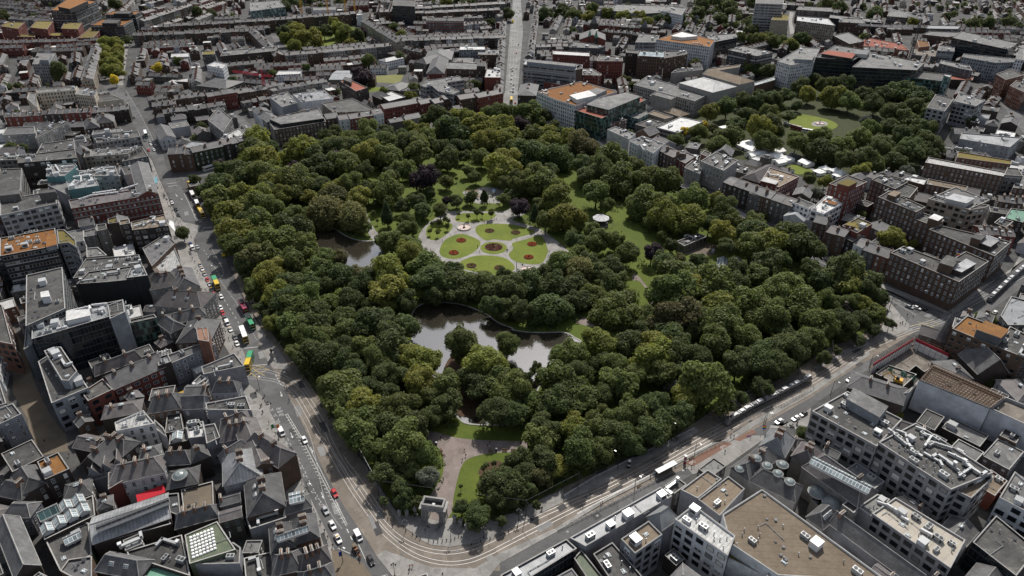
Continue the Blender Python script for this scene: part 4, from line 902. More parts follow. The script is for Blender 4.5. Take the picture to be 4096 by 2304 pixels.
# --- lower left roofscape
F(12,"345,380 420,545 650,445 545,288",13,'dark','rust','warehouse','dark stone house with rust coloured flat roof',win='sash',plant=2,cat='house')
G(12,"110,520 215,690 440,590",10,4,'dark',SR,'town_house','dark slate hipped house next to the rust roof',win='sash',cat='house')
G(12,"-40,690 205,740 180,560",9,4,'dark',SR,'town_house','dark striped roof house at the picture edge below the plaza',cat='house',chim=1)
G(12,"770,400 960,440 900,150",11,5,'dark',SR,'town_house','dark stone gabled house with white sash windows beside the lane',win='sash',hip=False,chim=2,cat='house')
G(12,"940,250 1150,330 1090,120",11,4,'dark',SR,'town_house','dark brick house between the lane gable and the white house',win='sash',chim=2,cat='house')
for i,x in enumerate((880,990,1110)):
 G(12,f"{x-50},{520-i*40} {x+60},{500-i*45} {x+40},{400-i*40}",9,4,'lilac',PS,'town_house',f'purple saw tooth gable, {ordn(i)} of three from the rust roof',hip=False,along=False,cat='house')
G(12,"830,560 1010,510 980,440",8,2,'lilac',PS,'town_house','long lean-to slate roof under the purple gables',cat='house')
G(12,"1015,600 1540,480 1500,320",11,4,'white',PS,'town_house','wide white walled house with purple slates above the red canopy',win='sash',chim=3,cat='house')
F(12,"1010,640 1160,550 1140,450 1010,480",11.5,'red',PS,'town_house','red flanked end bay of the wide white walled house',cat='house')
G(12,"870,1150 1592,905 1555,680",10,3,'dark','metal_stained','market_hall','long hall with streaked silver metal roof and ridge glazing',hip=False,cat='hall')
F(12,"1585,850 1690,890 1670,670 1560,680",9,MD,MD,'market_hall','open steel lattice at the end of the silver hall',cat='hall',plant=3)
F(12,"415,1110 890,880 870,690 330,900",9,'dark','felt','workshop','black flat roof carrying rows of white framed roof lights',cat='workshop')
G(12,"375,1350 180,900 -60,960",10,4,'dark',SR,'workshop','huge smooth dark pitched roof filling the corner of the picture',cat='workshop',hip=False)
G(12,"30,900 280,900 230,760",9,3,'lilac',SR,'workshop','whitish gabled shed above the huge dark roof',cat='workshop',win='sash')
F(12,"420,1110 560,1400 860,1250 830,950 760,940",8,'greenmetal','felt','workshop','dark felt roof with green edge and glass pyramid',cat='workshop',plant=1)
F(12,"870,1160 1240,1060 1600,960 1570,900 1260,1000",9,'dark','felt','workshop','plant deck beside the silver hall with fans and tanks',cat='workshop',plant=10)
F(12,"1200,1260 1780,1449 1700,1060 1180,1215",10,'dark','felt','shop_building','stained grey felt roof with a white six fan cooler',cat='shop',plant=3)
F(12,"1725,1065 2030,935 2205,1200 1770,1335",12,'greenmetal','greenmetal','shop_building','green edged roof filled with white dome skylights',cat='shop',para=.4)
F(12,"560,1400 860,1560 860,1260 640,1290",10,'brown',SR,'shop_building','dark pitched block with four skylights at the picture bottom',cat='shop',plant=4)
G(12,"890,1400 1300,1480 1200,1260",10,4,'dark',SR,'shop_building','smooth grey roof with two white skylights at the picture bottom',cat='shop',sky=2)
F(12,"1340,1449 1760,1560 1740,1350 1300,1350",9,'dark','copper','shop_building','flat roof with copper green panel at the picture bottom',cat='shop')
F(12,"1790,1340 2240,1330 2250,1180 2180,1130",11,'lilac','felt','shop_building','grey shop roof wrapping the dome skylights',cat='shop',plant=4)
F(12,"1690,640 1990,560 2000,800 1720,880",8,'dark','tan_paving','roof_terrace','planted roof terrace with round tables behind the slate roofs',cat='terrace')
G(12,"1640,1010 2040,900 1990,800",9,4,'dark',SR,'shop_building','dark slate roof with two brick chimneys below the terrace',cat='shop',chim=3)
G(12,"2090,610 2450,520 2370,260",13,5,'lilac','metal_stained','club_house','large grey leaded hip roof with ridge lines and chimneys',cat='club',chim=2)
G(12,"2040,330 2120,400 2330,240",12,4,'lilac',SR,'club_house','second slate hip of the large grey club house',cat='club',chim=1)
G(12,"1560,640 1850,580 1800,430",9,3,'dark',SR,'club_house','slate hip with oval glass dome beside the terrace',cat='club')
G(12,"1500,420 1780,400 1750,290",10,4,'dark',SR,SH,'dark hipped house with long chimney behind the oval dome',cat='shop',chim=2)
G(12,"1790,400 1960,330 1900,240",10,4,'dark',SR,SH,'small slate hip with glass lantern near the club house',cat='shop',chim=1)
F(12,"1580,220 1760,180 1740,60 1590,80",8,'dark',FG,SH,'light flat roof with white glass pyramid near the white house',cat='shop',plant=2)
F(12,"1760,160 1920,140 1900,0 1740,20",10,'lilac','membrane',SH,'white roofed yard block with iron stairs',cat='shop',plant=3)
F(12,"1930,210 2060,150 2010,20 1900,40",12,'lilac','felt',SH,'pale blue rendered tower house with dark windows',cat='shop',win='square')
G(12,"2060,200 2400,130 2340,0",12,4,'lilac',PS,SH,'long purple roofed shop beside the cafe pavement',cat='shop',chim=3)
row(13,(60,-30),(240,400),13,9,1,'brown','slate house fronting the white van','end',name=SH,cat='shop',dirx=-1)
G(13,"-60,230 110,110 260,440",13,5,'brown',PS,'club_house','long purple slate club front with white cornice facing the dark car',cat='club',chim=2)
G(13,"-20,900 330,800 230,500",12,5,'brown',SR,SH,'slate house with glazed strip and brick chimney by the red car',cat='shop',chim=2,sky=2)
G(13,"320,880 575,800 540,690",10,3,'lilac',SR,SH,'dark roof with star shaped glass lantern',cat='shop',chim=1)
F(13,"0,1010 340,900 320,800 -40,900",10,'steel','felt',SH,'black sloped roof with one white roof window',cat='shop',plant=1)
G(13,"200,1240 420,1180 360,960",12,4,'brown',SR,SH,'brown slate house with striped white roof light above the pavement',cat='shop',chim=2,sky=2)
G(13,"410,1160 650,1090 560,880",12,4,'brown',SR,SH,'corner slate house with yellow chimney pots facing the taxi',cat='shop',chim=2)
G(13,"210,1449 480,1390 440,1200",11,4,'brown',SR,SH,'mossy slate house with cross shaped aerial near the carriage',cat='shop',chim=2)
G(13,"480,1420 760,1310 700,1170",12,4,'brown',PS,SH,'purple slate corner house beside the horse carriage',cat='shop',chim=3)
G(13,"470,1600 800,1500 750,1330",11,4,'brown',SR,SH,'slate house at the picture bottom beside the tan pavement',cat='shop',chim=2)
F(13,"-40,1500 240,1449 200,1220 -60,1280",8,'dark','felt',SH,'low dark yard roof behind the corner shops',cat='shop',plant=3)
# --- terrace along the far (east) side of the square
F(1,"228,1213 712,1135 640,1000 160,1112",15,'brown','felt','hotel_building','dark brick corner hotel with planted roof terrace facing the square',win='sash',plant=9,pent=[(1,"290,1160 690,1105 640,1030 180,1110",2.5,'glass_dark',FG)])
row(1,(25,1035),(160,1150),14,12,3,'red','red side street terrace behind the dark corner hotel','far end',cols=['red','grey','white'],dirx=1)
for A,B,n,wm,lab in [((714,1118),(832,1100),1,'brown','brown brick house beside the dark corner hotel'),((836,1122),(932,1108),1,'white','white rendered house with arched door between brick fronts'),((936,1112),(1152,1080),2,'red','low red terrace with stone porch between two white houses'),((1156,1076),(1248,1060),1,'white','white rendered house with white porch beside the long red front'),
((1252,1022),(1592,962),1,'red','long red brick mansion with central white doorway'),((1596,975),(1722,950),1,'red','narrow red brown house after the long mansion'),((1726,968),(1812,950),1,'grey','slim grey house in the square terrace'),((1816,928),(1962,902),2,'brown','brown square terrace before the archway'),((1964,935),(2132,908),1,'brown','brown house with carriage archway'),((2136,918),(2367,868),2,'red','red brick terrace at the avenue corner')]:
 row(1,A,B,14,13,n,wm,lab,'hotel end',adj='' ,cols=None,hv=.3,door=True)
F(1,"400,880 480,952 780,918 690,838",14,'white','metal_stained',OB,'white walled roof block topped with dark solar panels',plant=8)
F(1,"180,905 300,1000 440,960 350,855",17,'steel',FG,OB,'white railed plant deck with timber cabins behind the corner hotel',plant=12)
F(1,"670,965 780,1050 1170,1032 960,915",13,'beige','felt',OB,'L shaped office with grey roof behind the square terrace',win='pale',plant=3)
F(1,"845,760 990,852 1098,818 900,728",19,'dark','redroof',OB,'tall dark slab with red brown roof and white window grid',win='pale',pent=[(1,"870,740 945,770 950,735 885,718",3,'dark','felt')])
F(1,"1218,893 1300,945 1455,905 1320,850",10,'dark','membrane',OB,'low hall with plain white roof behind the red mansion')
G(1,"1140,890 1230,930 1250,870",8,4,'dark',SR,'house','dark pyramid roofed house beside the white roofed hall')
F(1,"1590,795 1640,812 1700,800 1760,850 1900,880 1960,850 1850,800 1840,770 2005,745 1950,708 1660,750",18,'concrete',FG,OB,'curved concrete office with finned facade behind the square terrace',win='band',plant=8)
F(1,"1835,640 2215,652 2205,590 1850,578",18,'brown',FG,OB,'long brown office with grid of small windows and roof hut',win='sash',pent=[(1,"2120,615 2200,618 2200,590 2125,588",4,'dark','felt')])
F(1,"2192,722 2342,724 2345,650 2215,640",18,'red','membrane',OB,'red cube block with white roof plant at the avenue',win=None,plant=6)
G(1,"1650,690 1812,690 1800,560",14,6,'red',SR,'school_building','red gable ended school with steep slate roof',win='sash',hip=True,cat='school')
G(1,"1535,580 1650,600 1620,510",12,5,'grey',SR,'school_building','grey hipped wing joined to the red gabled school',win='sash',cat='school')
G(1,"1630,560 1880,560 1870,480",12,5,'grey',SR,'school_building','rear cross wing of the red gabled school with square turret',win='sash',cat='school')
G(1,"1245,830 1390,850 1380,770",7,3,'dark',SR,'school_building','low dark roofed classrooms beside the sports pitch',cat='school',hip=True)
F(1,"1390,850 1580,840 1560,770 1410,780",7,'grey',FG,'school_building','low flat classrooms between pitch and curved office',cat='school',plant=3)
G(1,"740,745 945,745 930,660",9,2,'grey','zinc','gym_building','grey gymnasium with ribbed metal roof by the purple tree',cat='gym',hip=False,along=True)
F(1,"240,700 470,690 480,660 270,660",9,'white','membrane','school_building','low white roofed hall with slate side under the square gardens',cat='school',win='sash')
F(1,"1955,465 2200,462 2195,432 1965,430",16,'steel','membrane',OB,'white roofed glass fronted office west of the avenue',win='wide',plant=3)
F(1,"2130,510 2325,512 2330,460 2140,465",14,'brown',FG,OB,'flat brown block beside the avenue houses',plant=6,win='sash')
G(1,"1890,590 2080,590 2060,545",8,3,'grey',SR,'house','low slate hipped house behind the brown grid office')
row(1,(2365,860),(2398,200),11,9,26,'grey','narrow terrace on the left of the straight avenue','square end',cols=['grey','brown','dark'],dirx=-1,name='avenue_house')
row(1,(330,525),(1322,430),14,11,20,'grey','grey rear terrace in front of the small square','outer end',cols=['grey','brown','grey','stone'])
row(1,(55,275),(320,520),13,11,10,'grey','side terrace left of the small square','top end',cols=['grey','brown'],dirx=-1)
row(1,(140,195),(990,130),15,11,17,'brown','brown terrace at the top of the small square','glass office end',cols=['brown','dark','brown'])
F(1,"995,140 1050,135 1050,125 1000,125",15,'white','membrane','house','white end house at the top corner of the small square')
row(1,(1035,195),(1370,400),13,11,12,'stone','pale side terrace right of the small square','top end',cols=['stone','beige'],dirx=1)
row(1,(1375,385),(2390,350),13,11,20,'grey','tall grey terrace running to the avenue','small square end',cols=['grey','dark','grey','white','stone'])
row(1,(1290,360),(2380,325),10,9,18,'grey','low mews terrace behind the tall grey one','small square end',cols=['grey','brown','white'],name='mews_house')
row(1,(1470,130),(2340,95),13,11,16,'brown','brown terrace two rows up from the red banded office','crane end',cols=['brown','dark'])
row(1,(1420,90),(2400,35),13,11,14,'dark','dark terrace highest up beside the avenue','crane end',cols=['dark','grey'])
row(1,(1215,115),(1365,105),16,12,3,'brown','brown block of houses by the yellow cranes','crane end')
F(1,"1645,192 1998,196 1995,163 1655,160",20,'red','felt',OB,'modern red banded office with flat roof near the avenue',win='band',plant=4)
F(1,"0,105 330,62 270,0 0,20",20,'glass_teal',FG,OB,'terraced glass office with pale roof beyond the small square',plant=8)
F(1,"585,95 805,90 800,60 600,70",14,'white',FG,OB,'white building shell behind the yellow cranes')
F(1,"1330,50 1540,60 1545,0 1340,-10",26,'glass_dark','felt',OB,'dark curved glass tower cut by the picture top')
row(1,(2000,240),(2280,205),7,8,8,'white','white cottages behind the red banded office','office end',cols=['white','stone'],name='cottage')
row(1,(1810,280),(2005,265),7,9,4,'white','white mansard cottages below the red banded office','office end',cols=['white','stone'],name='cottage')
G(1,"1195,560 1270,580 1275,500",9,2,'white','zinc','house','white flat fronted house behind the sports pitch',win='sash')
row(1,(1120,640),(1280,640),6,9,3,'white','white garden houses above the sports pitch','tree end',name='cottage')
# --- across the avenue, far side
F(2,"215,600 712,652 775,602 245,552",24,'concrete','metal_stained',OB,'long grey office striped with windows beside the avenue',win='band',plant=4,pent=[(2,"250,575 700,622 715,600 262,555",2.5,'steel',FG)])
F(2,"712,652 770,640 772,603 715,612",24,'brown','felt',OB,'brown brick end tower of the long striped office')
F(2,"495,505 840,525 835,490 492,470",20,'red','membrane',OB,'red brick hotel wing with white windows behind the striped office',win='pale',plant=3)
F(2,"905,570 1150,572 1145,535 930,508",24,'red','felt',OB,'red brick hotel tower with curved glass corner',win='pale',plant=3)
F(2,"770,700 945,705 950,690 860,640 775,640",16,'red',FG,OB,'red brick wing with round windows and glass attic',win='square',plant=5)
F(2,"410,765 560,790 662,768 600,715 420,735",11,'red','felt',OB,'low red brick block behind the orange roof',plant=2)
G(2,"165,890 335,895 300,790",12,3,'dark',SR,'public_house','dark corner pub where the avenue meets the square',win='sash',chim=2,cat='pub')
F(2,"345,855 510,925 705,985 1095,852 755,760",24,'white','sedum',OB,'white gridded office with bright orange planted roof',win='wide',plant=12,pent=[(2,"650,890 720,930 900,890 830,845",3,'membrane','membrane'),(2,"740,880 870,900 1000,840 900,820",2.5,'steel',FG)])
F(2,"510,935 700,995 760,960 600,910",19,'glass_dark','moss',OB,'dark glass infill front with hanging vehicles between white office and green glass')
F(2,"662,1015 950,1105 1370,932 1210,862 830,940",20,'glass_green','redroof',OB,'green glass office with stepped terraces facing the square',plant=4,pent=[(2,"810,975 1015,1025 1310,905 1180,865 905,925",4.5,'glass_green',FG)])
F(2,"1195,1085 1290,1110 1382,1065 1370,1035 1240,1060",12,'glass_teal',FG,OB,'round ended glass annex behind the green glass office')
F(2,"932,1120 1000,1150 1190,1120 1080,1090",13,'brown','felt',OB,'brown brick house squeezed beside the green glass office',win='sash',plant=3)
F(2,"1250,790 1820,945 1945,880 1370,715",15,'stone',FG,'concert_hall','grey classical concert hall with long stone front',win='sash',plant=6,cat='concert hall')
F(2,"1415,880 1600,930 1650,900 1470,850",17,'stone',FG,'concert_hall','projecting columned porch block of the classical concert hall',cat='concert hall')
G(2,"1675,775 1985,865 2165,795",19,5,'stone','membrane','concert_hall','white hipped auditorium roof of the concert hall',cat='concert hall')
G(2,"1890,690 2240,790 2370,755",19,4,'stone','gravel','concert_hall','tan hipped rear hall of the concert hall',cat='concert hall')
F(2,"1900,680 2240,625 2250,600 1950,640",14,'stone','gravel','concert_hall','long tan roofed rear wing behind the concert hall',cat='concert hall')
F(2,"1600,680 1900,650 1880,620 1640,650",13,'stone','felt','concert_hall','grey flat roofed wing on the hotel side of the concert hall',cat='concert hall',plant=5)
F(2,"2380,800 2571,745 2571,710 2380,770",9,'brown','glass_roof','glass_house','long low shed with glazed ridge at the garden wall',cat='shed')
F(2,"2130,465 2400,523 2552,490 2275,425",24,'black',FG,OB,'black square office with ribbed dark facade',win='band',plant=6)
F(2,"1460,368 1962,438 2010,375 1700,290 1540,340",26,'white','sedum',OB,'white frame office with orange strip roof seen beyond the hotels',win='wide',plant=8,pent=[(2,"1600,335 1700,350 1850,335 1700,300",3,'membrane','membrane')])
F(2,"1965,400 2220,350 2200,310 1930,330",24,'glass_dark',FG,OB,'dark glass rear block behind the white frame office',plant=8)
F(2,"1285,520 1530,535 1538,480 1312,470",26,'brown','glass_teal',OB,'brown brick office topped by turquoise glass storey',win='wide',plant=2)
F(2,"1535,545 1752,505 1740,470 1545,480",22,'brown','felt',OB,'brown brick office beside the turquoise topped one',win='wide',plant=4)
F(2,"1175,490 1290,500 1300,470 1180,460",24,'dark','felt',OB,'dark brick rear tower beside the turquoise topped office',win='sash')
F(2,"1265,395 1470,395 1490,330 1310,310",18,'steel',FG,OB,'stepped glass apartments behind the red hotel tower',win='band',plant=4)
F(2,"645,440 930,450 985,430 700,385",16,'slate',FG,OB,'dark glazed block behind the red hotel wing',win='wide',plant=4)
row(2,(340,440),(640,430),10,10,6,'stone','pale terrace above the red hotel wing','avenue end',cols=['stone','brown','grey'])
row(2,(250,500),(320,60),10,9,22,'grey','narrow terrace on the right of the straight avenue','square end',cols=['grey','brown','dark','white'],name='avenue_house',dirx=1)
row(2,(525,290),(600,130),8,9,6,'white','pale villas in gardens right of the avenue','near end',cols=['white','stone'],name='villa')
F(2,"365,100 495,102 492,55 370,55",13,'stone',FG,OB,'pale stone block beyond the avenue terrace',win='sash',plant=2)
G(2,"745,370 985,375 980,320",12,6,'red',SR,'church','red brick church with steep slate roof and two spires',hip=False)
row(2,(780,225),(1330,265),13,12,8,'red','red brick hospital range with corner turrets','church end',cols=['red','dark'],name='hospital_wing',cat='hospital',style='hipped')
row(2,(940,290),(1290,330),11,11,6,'dark','dark lower range before the hospital','church end',cols=['dark','brown'],name='hospital_wing',cat='hospital',style='hipped')
F(2,"940,85 1300,130 1530,115 1545,55 1100,40",17,'slate',FG,OB,'long grey campus office among far trees with tilted white roof',win='band',plant=4)
F(2,"1510,100 1700,140 1738,75 1570,60",20,'white',FG,OB,'white tower office at the edge of the far trees',win='wide',plant=4)
G(2,"1530,1040 1680,1090 1700,1040",7,3,'grey','gravel','hall_building','tan pitched roof hall behind the curved glass annex',cat='hall',sky=1)
F(2,"1380,1060 1540,1110 1620,1090 1440,1030",7,'beige','gravel','hall_building','long low tan roofed range before the concert hall',cat='hall')
F(2,"1465,1190 1660,1240 1900,1135 1690,1090",9,'concrete','membrane',OB,'low hall with patchy white roof at the garden edge',win='band',plant=3)
F(2,"1265,1160 1400,1200 1540,1150 1400,1110",9,'grey','felt',OB,'grey flat roofed back building behind the white wrapped house',plant=3)
# --- south side of the square
F(2,"1003,1210 1205,1300 1270,1250 1080,1180",15,'membrane',SR,'wrapped_house','house wrapped in plain white sheeting under repair',cat='house',plant=3)
F(2,"1215,1318 1432,1430 1540,1340 1330,1270",16,'white',FG,'mansion_house','white stone mansion with pediment and columned porch',win='surround',plant=7,cat='mansion')
row(6,(1432,80),(1622,165),13,13,2,'red','brown red terrace beside the white mansion','mansion end',door=True,cols=['brown','red'])
F(6,"1636,172 1732,218 1830,150 1740,110",11,'red',SR,'church','narrow red brick church front with arched windows',win='sash')
F(6,"1722,255 1868,315 1900,240 1800,190",11,'stone','felt','town_house','low pale stone house with arched windows beside the church',win='sash',cat='house',plant=2)
F(6,"1875,195 2092,285 2225,190 2020,110",17,'stone','felt','town_house','tall grey stone house with white pipes on its flat roof',win='sash',cat='house',plant=9)
row(6,(2088,388),(2455,535),14,13,4,'brown','brown brick terrace beside the tall grey stone house','stone house end',door=True,cols=['brown','brown','dark'])
row(7,(2,492),(405,622),14,13,4,'grey','grey brown terrace before the temple fronted church','brown terrace end',door=True,cols=['grey','brown'])
F(7,"345,690 600,760 660,720 420,640",11,'white',ML,'portico_church','white temple fronted church with columns and pediment',cat='church')
F(7,"405,580 560,640 620,600 480,545",16,'white','felt',OB,'white blind walled block behind the temple front',win='square')
F(7,"575,650 700,690 875,592 722,515",17,'white','membrane',OB,'white office with balconies and patch of rusty planting',win='wide',plant=8,pent=[(7,"690,570 800,605 830,590 730,555",.6,CG,'sedum')])
row(7,(600,770),(720,800),13,12,1,'brown','narrow brown house right of the temple front','end',door=True)
row(7,(722,855),(892,910),14,12,2,'brown','brown brick pair before the forecourt gap','temple end',door=True)
row(7,(895,920),(975,955),12,12,1,'dark','small dark house beside the white one','end',door=True)
row(7,(978,965),(1062,1005),12,12,1,'white','white painted house in the brown row','end',door=True)
row(7,(1066,1020),(1180,1060),12,12,1,'grey','grey brown house with twin doorways','end',door=True)
row(7,(1184,1062),(1302,1105),12,12,1,'pink','pinkish brick house with red door beside the brown office','end',door=True)
F(7,"870,800 1010,870 1155,780 1020,722",17,'red','moss',OB,'red brick tower with mossy roof and blue tank',plant=4,pent=[(7,"905,790 985,810 1000,780 930,765",1.5,'red','moss')])
F(20,"35,277 200,335 350,262 187,203",23,'red','felt',OB,'tall red brick tower office with square roof hut',win='sash',pent=[(20,"105,275 195,300 268,262 185,240",4,'red','moss')])
F(20,"385,243 580,322 690,262 470,203",21,'brown','felt',OB,'brown brick office behind the red tower, with white tanks on top',win='sash',plant=10)
F(20,"490,335 700,395 770,310 640,262",20,'brown','felt',OB,'stepped brown brick office roof with empty brown flat top',plant=1)
F(20,"442,388 755,513 833,470 530,338",21,'brown','felt',OB,'brown brick office above the forecourt tree, with silver ducts on top',win='sash',plant=10,pent=[(20,"520,365 580,385 630,350 570,335",3,'brown','gravel')])
F(20,"735,566 912,632 988,580 818,520",17,'brown','felt',OB,'lower brown brick office with single brick roof hut',win='sash',pent=[(20,"860,560 935,585 980,555 905,528",4,'brown','membrane')])
F(20,"860,656 1405,878 1545,760 960,625",17,'brown','felt',OB,'long brown brick office with sunken roof plant along the tram street',win='sash',plant=4,pent=[(20,"1215,722 1290,745 1340,700 1262,682",4,'brown','felt'),(20,"1270,760 1370,800 1440,750 1350,712",2,'dark','metal_stained')])
F(20,"545,850 1110,1092 1358,920 1165,838 1010,930 650,794",18,'brown','felt',OB,'huge brown brick corner office with flat roof and roof flag',win='sash',plant=2,pent=[(20,"948,930 1060,965 1112,900 1010,870",4.5,'brown','felt'),(20,"1050,980 1130,1010 1250,940 1170,900",2,'dark','metal_stained')])
F(20,"858,402 1190,490 1365,412 1080,305",20,'beige',FG,OB,'pale beige office with open silver roof plant',win='wide',plant=10,pent=[(20,"1000,400 1170,440 1240,400 1070,360",2.5,ML,'metal_stained')])
F(20,"1190,495 1330,475 1365,455 1250,440",20,'beige','felt',OB,'beige stair tower joined to the pale beige office',win='wide')
F(20,"830,102 1480,218 1500,182 858,58",19,'brown','mottled',OB,'long brown office with streaked white roof at the garden edge',win='sash')
F(20,"628,236 820,288 848,240 682,216",15,'brown','membrane',OB,'low block with clean white roof between brown offices',plant=2)
F(20,"840,280 1165,340 1185,300 855,236",17,'brown','gravel',OB,'brown roofed office with white parapet behind the beige one',win='sash',plant=2)
F(20,"1095,60 1540,118 1550,85 1100,10",14,'pink','moss',OB,'long orange edged office with moss roof behind the streaked one',win='sash')
F(20,"1485,205 1640,215 1600,150 1510,145",20,'grey','felt',OB,'grey stair tower at the end of the streaked roof office',win='band')
F(20,"1560,310 1700,330 1680,190 1580,200",15,'brown',FG,OB,'brown roof cluster at the picture edge beside the stair tower',plant=4,win='sash')
F(20,"1490,560 1640,600 1690,500 1540,480",14,'dark','copper',OB,'dark block with copper green roof by the tram street',win='sash',plant=2)
F(20,"1400,600 1500,640 1560,590 1450,560",15,'dark','felt',OB,'dark stepped roofs in front of the copper green roof',plant=5)
row(20,(1290,700),(1580,720),12,12,5,'red','red brick mansard terrace along the tram street','office end',rm=PS)
row(20,(1440,420),(1640,450),11,10,4,'brown','brown mansard terrace behind the copper roof','office end')
G(6,"2260,350 2420,400 2571,260",8,4,'brown',PS,'hall_building','long purple roofed hall behind the brown square terrace',cat='hall')
F(7,"110,385 280,440 470,340 195,255",13,'red','gravel',OB,'red brick library with white edged tan roof and coolers',plant=6,win='sash',pent=[(7,"110,380 250,415 275,385 150,345",1.2,'red','membrane')])
G(6,"2280,220 2400,250 2440,215",6,3,'cream',SR,'garden_house','small cream lodge with slate roof at the tent garden',cat='house')
F(6,"1880,130 1950,160 1975,120 1910,95",13,'pink','felt','house','timber clad roof box behind the low stone house')
# --- garden edge offices, upper right
F(3,"265,572 390,610 605,578 665,450 490,440",25,'white',FG,OB,'white framed office with glazed bays at the garden corner',win='wide',plant=5,pent=[(3,"430,550 590,560 620,510 480,500",3,'steel',FG)])
F(3,"620,535 975,562 1128,468 805,420",26,'glass_dark',FG,OB,'dark glass office with white portal frames above the garden trees',plant=10,pent=[(3,"680,500 960,545 1000,500 740,470",2.5,'glass_dark','redroof'),(3,"980,500 1100,510 1130,470 1010,465",3,'membrane',MD)])
F(3,"965,625 1570,655 1645,582 1135,490",25,'glass_dark',FG,OB,'wide dark glass office with angular roof and tilted white panel',plant=12)
F(3,"985,660 1790,755 1895,715 1830,690 1010,600",18,'glass_green','felt',OB,'long green glass lower storeys facing the garden trees')
F(3,"1820,705 1880,720 1895,700 1835,690",24,'glass_teal','membrane',OB,'slim pale glass fin tower at the end of the long glass office')
F(3,"1665,1005 1830,1040 1918,918 1745,880",22,'concrete','felt',OB,'pale round drum topped office at the garden edge',win='wide',plant=2)
F(3,"1920,945 2120,990 2210,935 1965,862",21,'concrete',FG,OB,'pale office with glass centre beside the drum topped one',win='wide',plant=5)
F(3,"2310,690 2400,745 2571,700 2450,640",20,'pink','felt',OB,'orange brick office with stacked square windows',win='wide',plant=3)
F(3,"2440,800 2571,860 2640,780 2500,750",18,'pink','felt',OB,'lower orange brick office at the picture edge',win='wide',plant=3)
F(3,"1900,352 2425,462 2515,400 1990,288",24,'glass_dark',FG,OB,'white columned dark glass office at the upper picture edge',plant=9)
F(3,"1990,530 2300,585 2510,578 2480,545 2010,500",20,'steel',FG,OB,'grey office with wing walls of small square windows',win='square',plant=6)
F(3,"2490,550 2571,560 2571,440 2530,450",24,'white',FG,OB,'white gridded corner tower cut by the picture edge',win='wide')
F(3,"1780,590 1980,640 2090,660 2060,610 1800,560",17,'slate',FG,OB,'dark rounded office behind the slim glass fin',win='band',plant=7)
F(3,"1890,740 2090,750 2100,720 1880,705",9,'dark','redroof',OB,'low building with terracotta strip before the grey winged office')
F(3,"445,192 808,238 742,172 452,150",26,'beige','metal_stained',OB,'beige office with dotted windows and long silver roof',win='sash',plant=2)
F(3,"205,185 365,190 382,138 250,128",30,'beige','moss',OB,'beige lift tower block with mossy roof',plant=2)
F(3,"60,30 320,40 330,-30 70,-40",44,'concrete',FG,OB,'tall slab tower with banded windows at the picture top',win='band')
F(3,"840,205 1090,220 1060,175 850,165",22,'brown',FG,OB,'brown office with white clad top beside the white crane',win='sash',plant=6)
F(3,"750,165 1240,215 1230,185 760,135",16,'black',FG,OB,'long black low office behind the brown one',plant=6)
F(3,"440,90 790,110 770,70 470,55",18,'brown',FG,OB,'dark brown long office high at the picture top',win='band',plant=3)
F(3,"785,330 940,410 1080,385 930,300",13,'brown',SR,'apartment_building','brown apartment block with balconies behind the glass offices',win='sash',plant=1)
F(3,"975,420 1500,470 1430,410 1110,350",9,'pink','redroof','construction_shell','unfinished floor slab busy with pink and red formwork',plant=12,cat='building site')
F(3,"1520,510 1770,530 1760,470 1540,450",8,'grey','rubble_mix','construction_shell','grey concrete frame of unfinished building under the black crane',plant=5,cat='building site')
F(3,"1590,440 1690,430 1680,390 1570,370",12,'pink','rust','construction_shell','orange boarded gable of the building site',cat='building site')
F(3,"1760,470 1920,480 1920,440 1780,420",15,'steel',FG,OB,'grey stepped office beside the building site',win='band',plant=4)
F(3,"1660,265 1950,270 1980,240 1680,235",14,'slate','zinc',OB,'long grey zinc roofed office beyond the building site',win='band')
F(3,"1620,320 1850,345 1975,330 1960,300 1700,290",12,'brown',FG,OB,'brown block with green mesh beyond the building site',win='sash')
F(3,"1290,150 1480,165 1470,110 1320,100",14,'dark',FG,OB,'dark banded parking block under the white crane jib',win='band')
F(3,"1970,1295 2440,1375 2545,1285 1990,1240",13,'steel','metal_stained',OB,'long pale grey roofed office with dormers at the picture edge',win='sash',plant=3)
F(3,"2130,1090 2240,1110 2260,1070 2150,1060",9,'white','zinc','house','pale gabled houses cluster beside the drum office')
# --- lower right
F(14,"650,1090 1500,615 1610,700 800,1170",13,'lilac','zinc','shopping_centre','long white shopping arcade roof with stepped metal bays',cat='shopping centre',plant=16)
F(14,"0,1440 620,1100 720,1190 120,1560",13,'glass_dark','zinc','shopping_centre','white glazed arcade front with domed bays at the picture bottom',cat='shopping centre',plant=16)
F(14,"690,1280 760,1200 960,1449 860,1540",11,'dark','greenmetal','shopping_centre','olive ribbed metal roof strip beside the arcade',cat='shopping centre')
F(14,"870,1240 1050,1130 1330,1449 1110,1600",13,'dark','felt','shopping_centre','dark roof with white hoods and orange ducts by the arcade',cat='shopping centre',plant=10)
F(14,"1130,1100 1262,1238 1520,1060 1390,930",17,'lilac','gravel','hotel_building','square block with speckled tan roof and pale window walls',win='wide',plant=1)
G(14,"1375,900 1510,1020 1650,900",14,4,'lilac','zinc','hotel_building','silver zinc pitched roof beside the speckled tan roof',hip=True)
F(14,"1635,915 2130,1258 2200,1070 1810,780",17,'white','mottled','hotel_building','white hotel with dark balconies and roof domes',win='wide',plant=12)
F(14,"1690,640 1850,722 2075,540 1940,452",14,'lilac','gravel','hotel_building','grey edged roof terrace with flowering planters by the tram street',plant=2)
F(14,"1850,730 2055,885 2290,632 2135,512",14,'lilac','gravel','hotel_building','tan gravel terrace with hedge strips beside the big tan roof',plant=2)
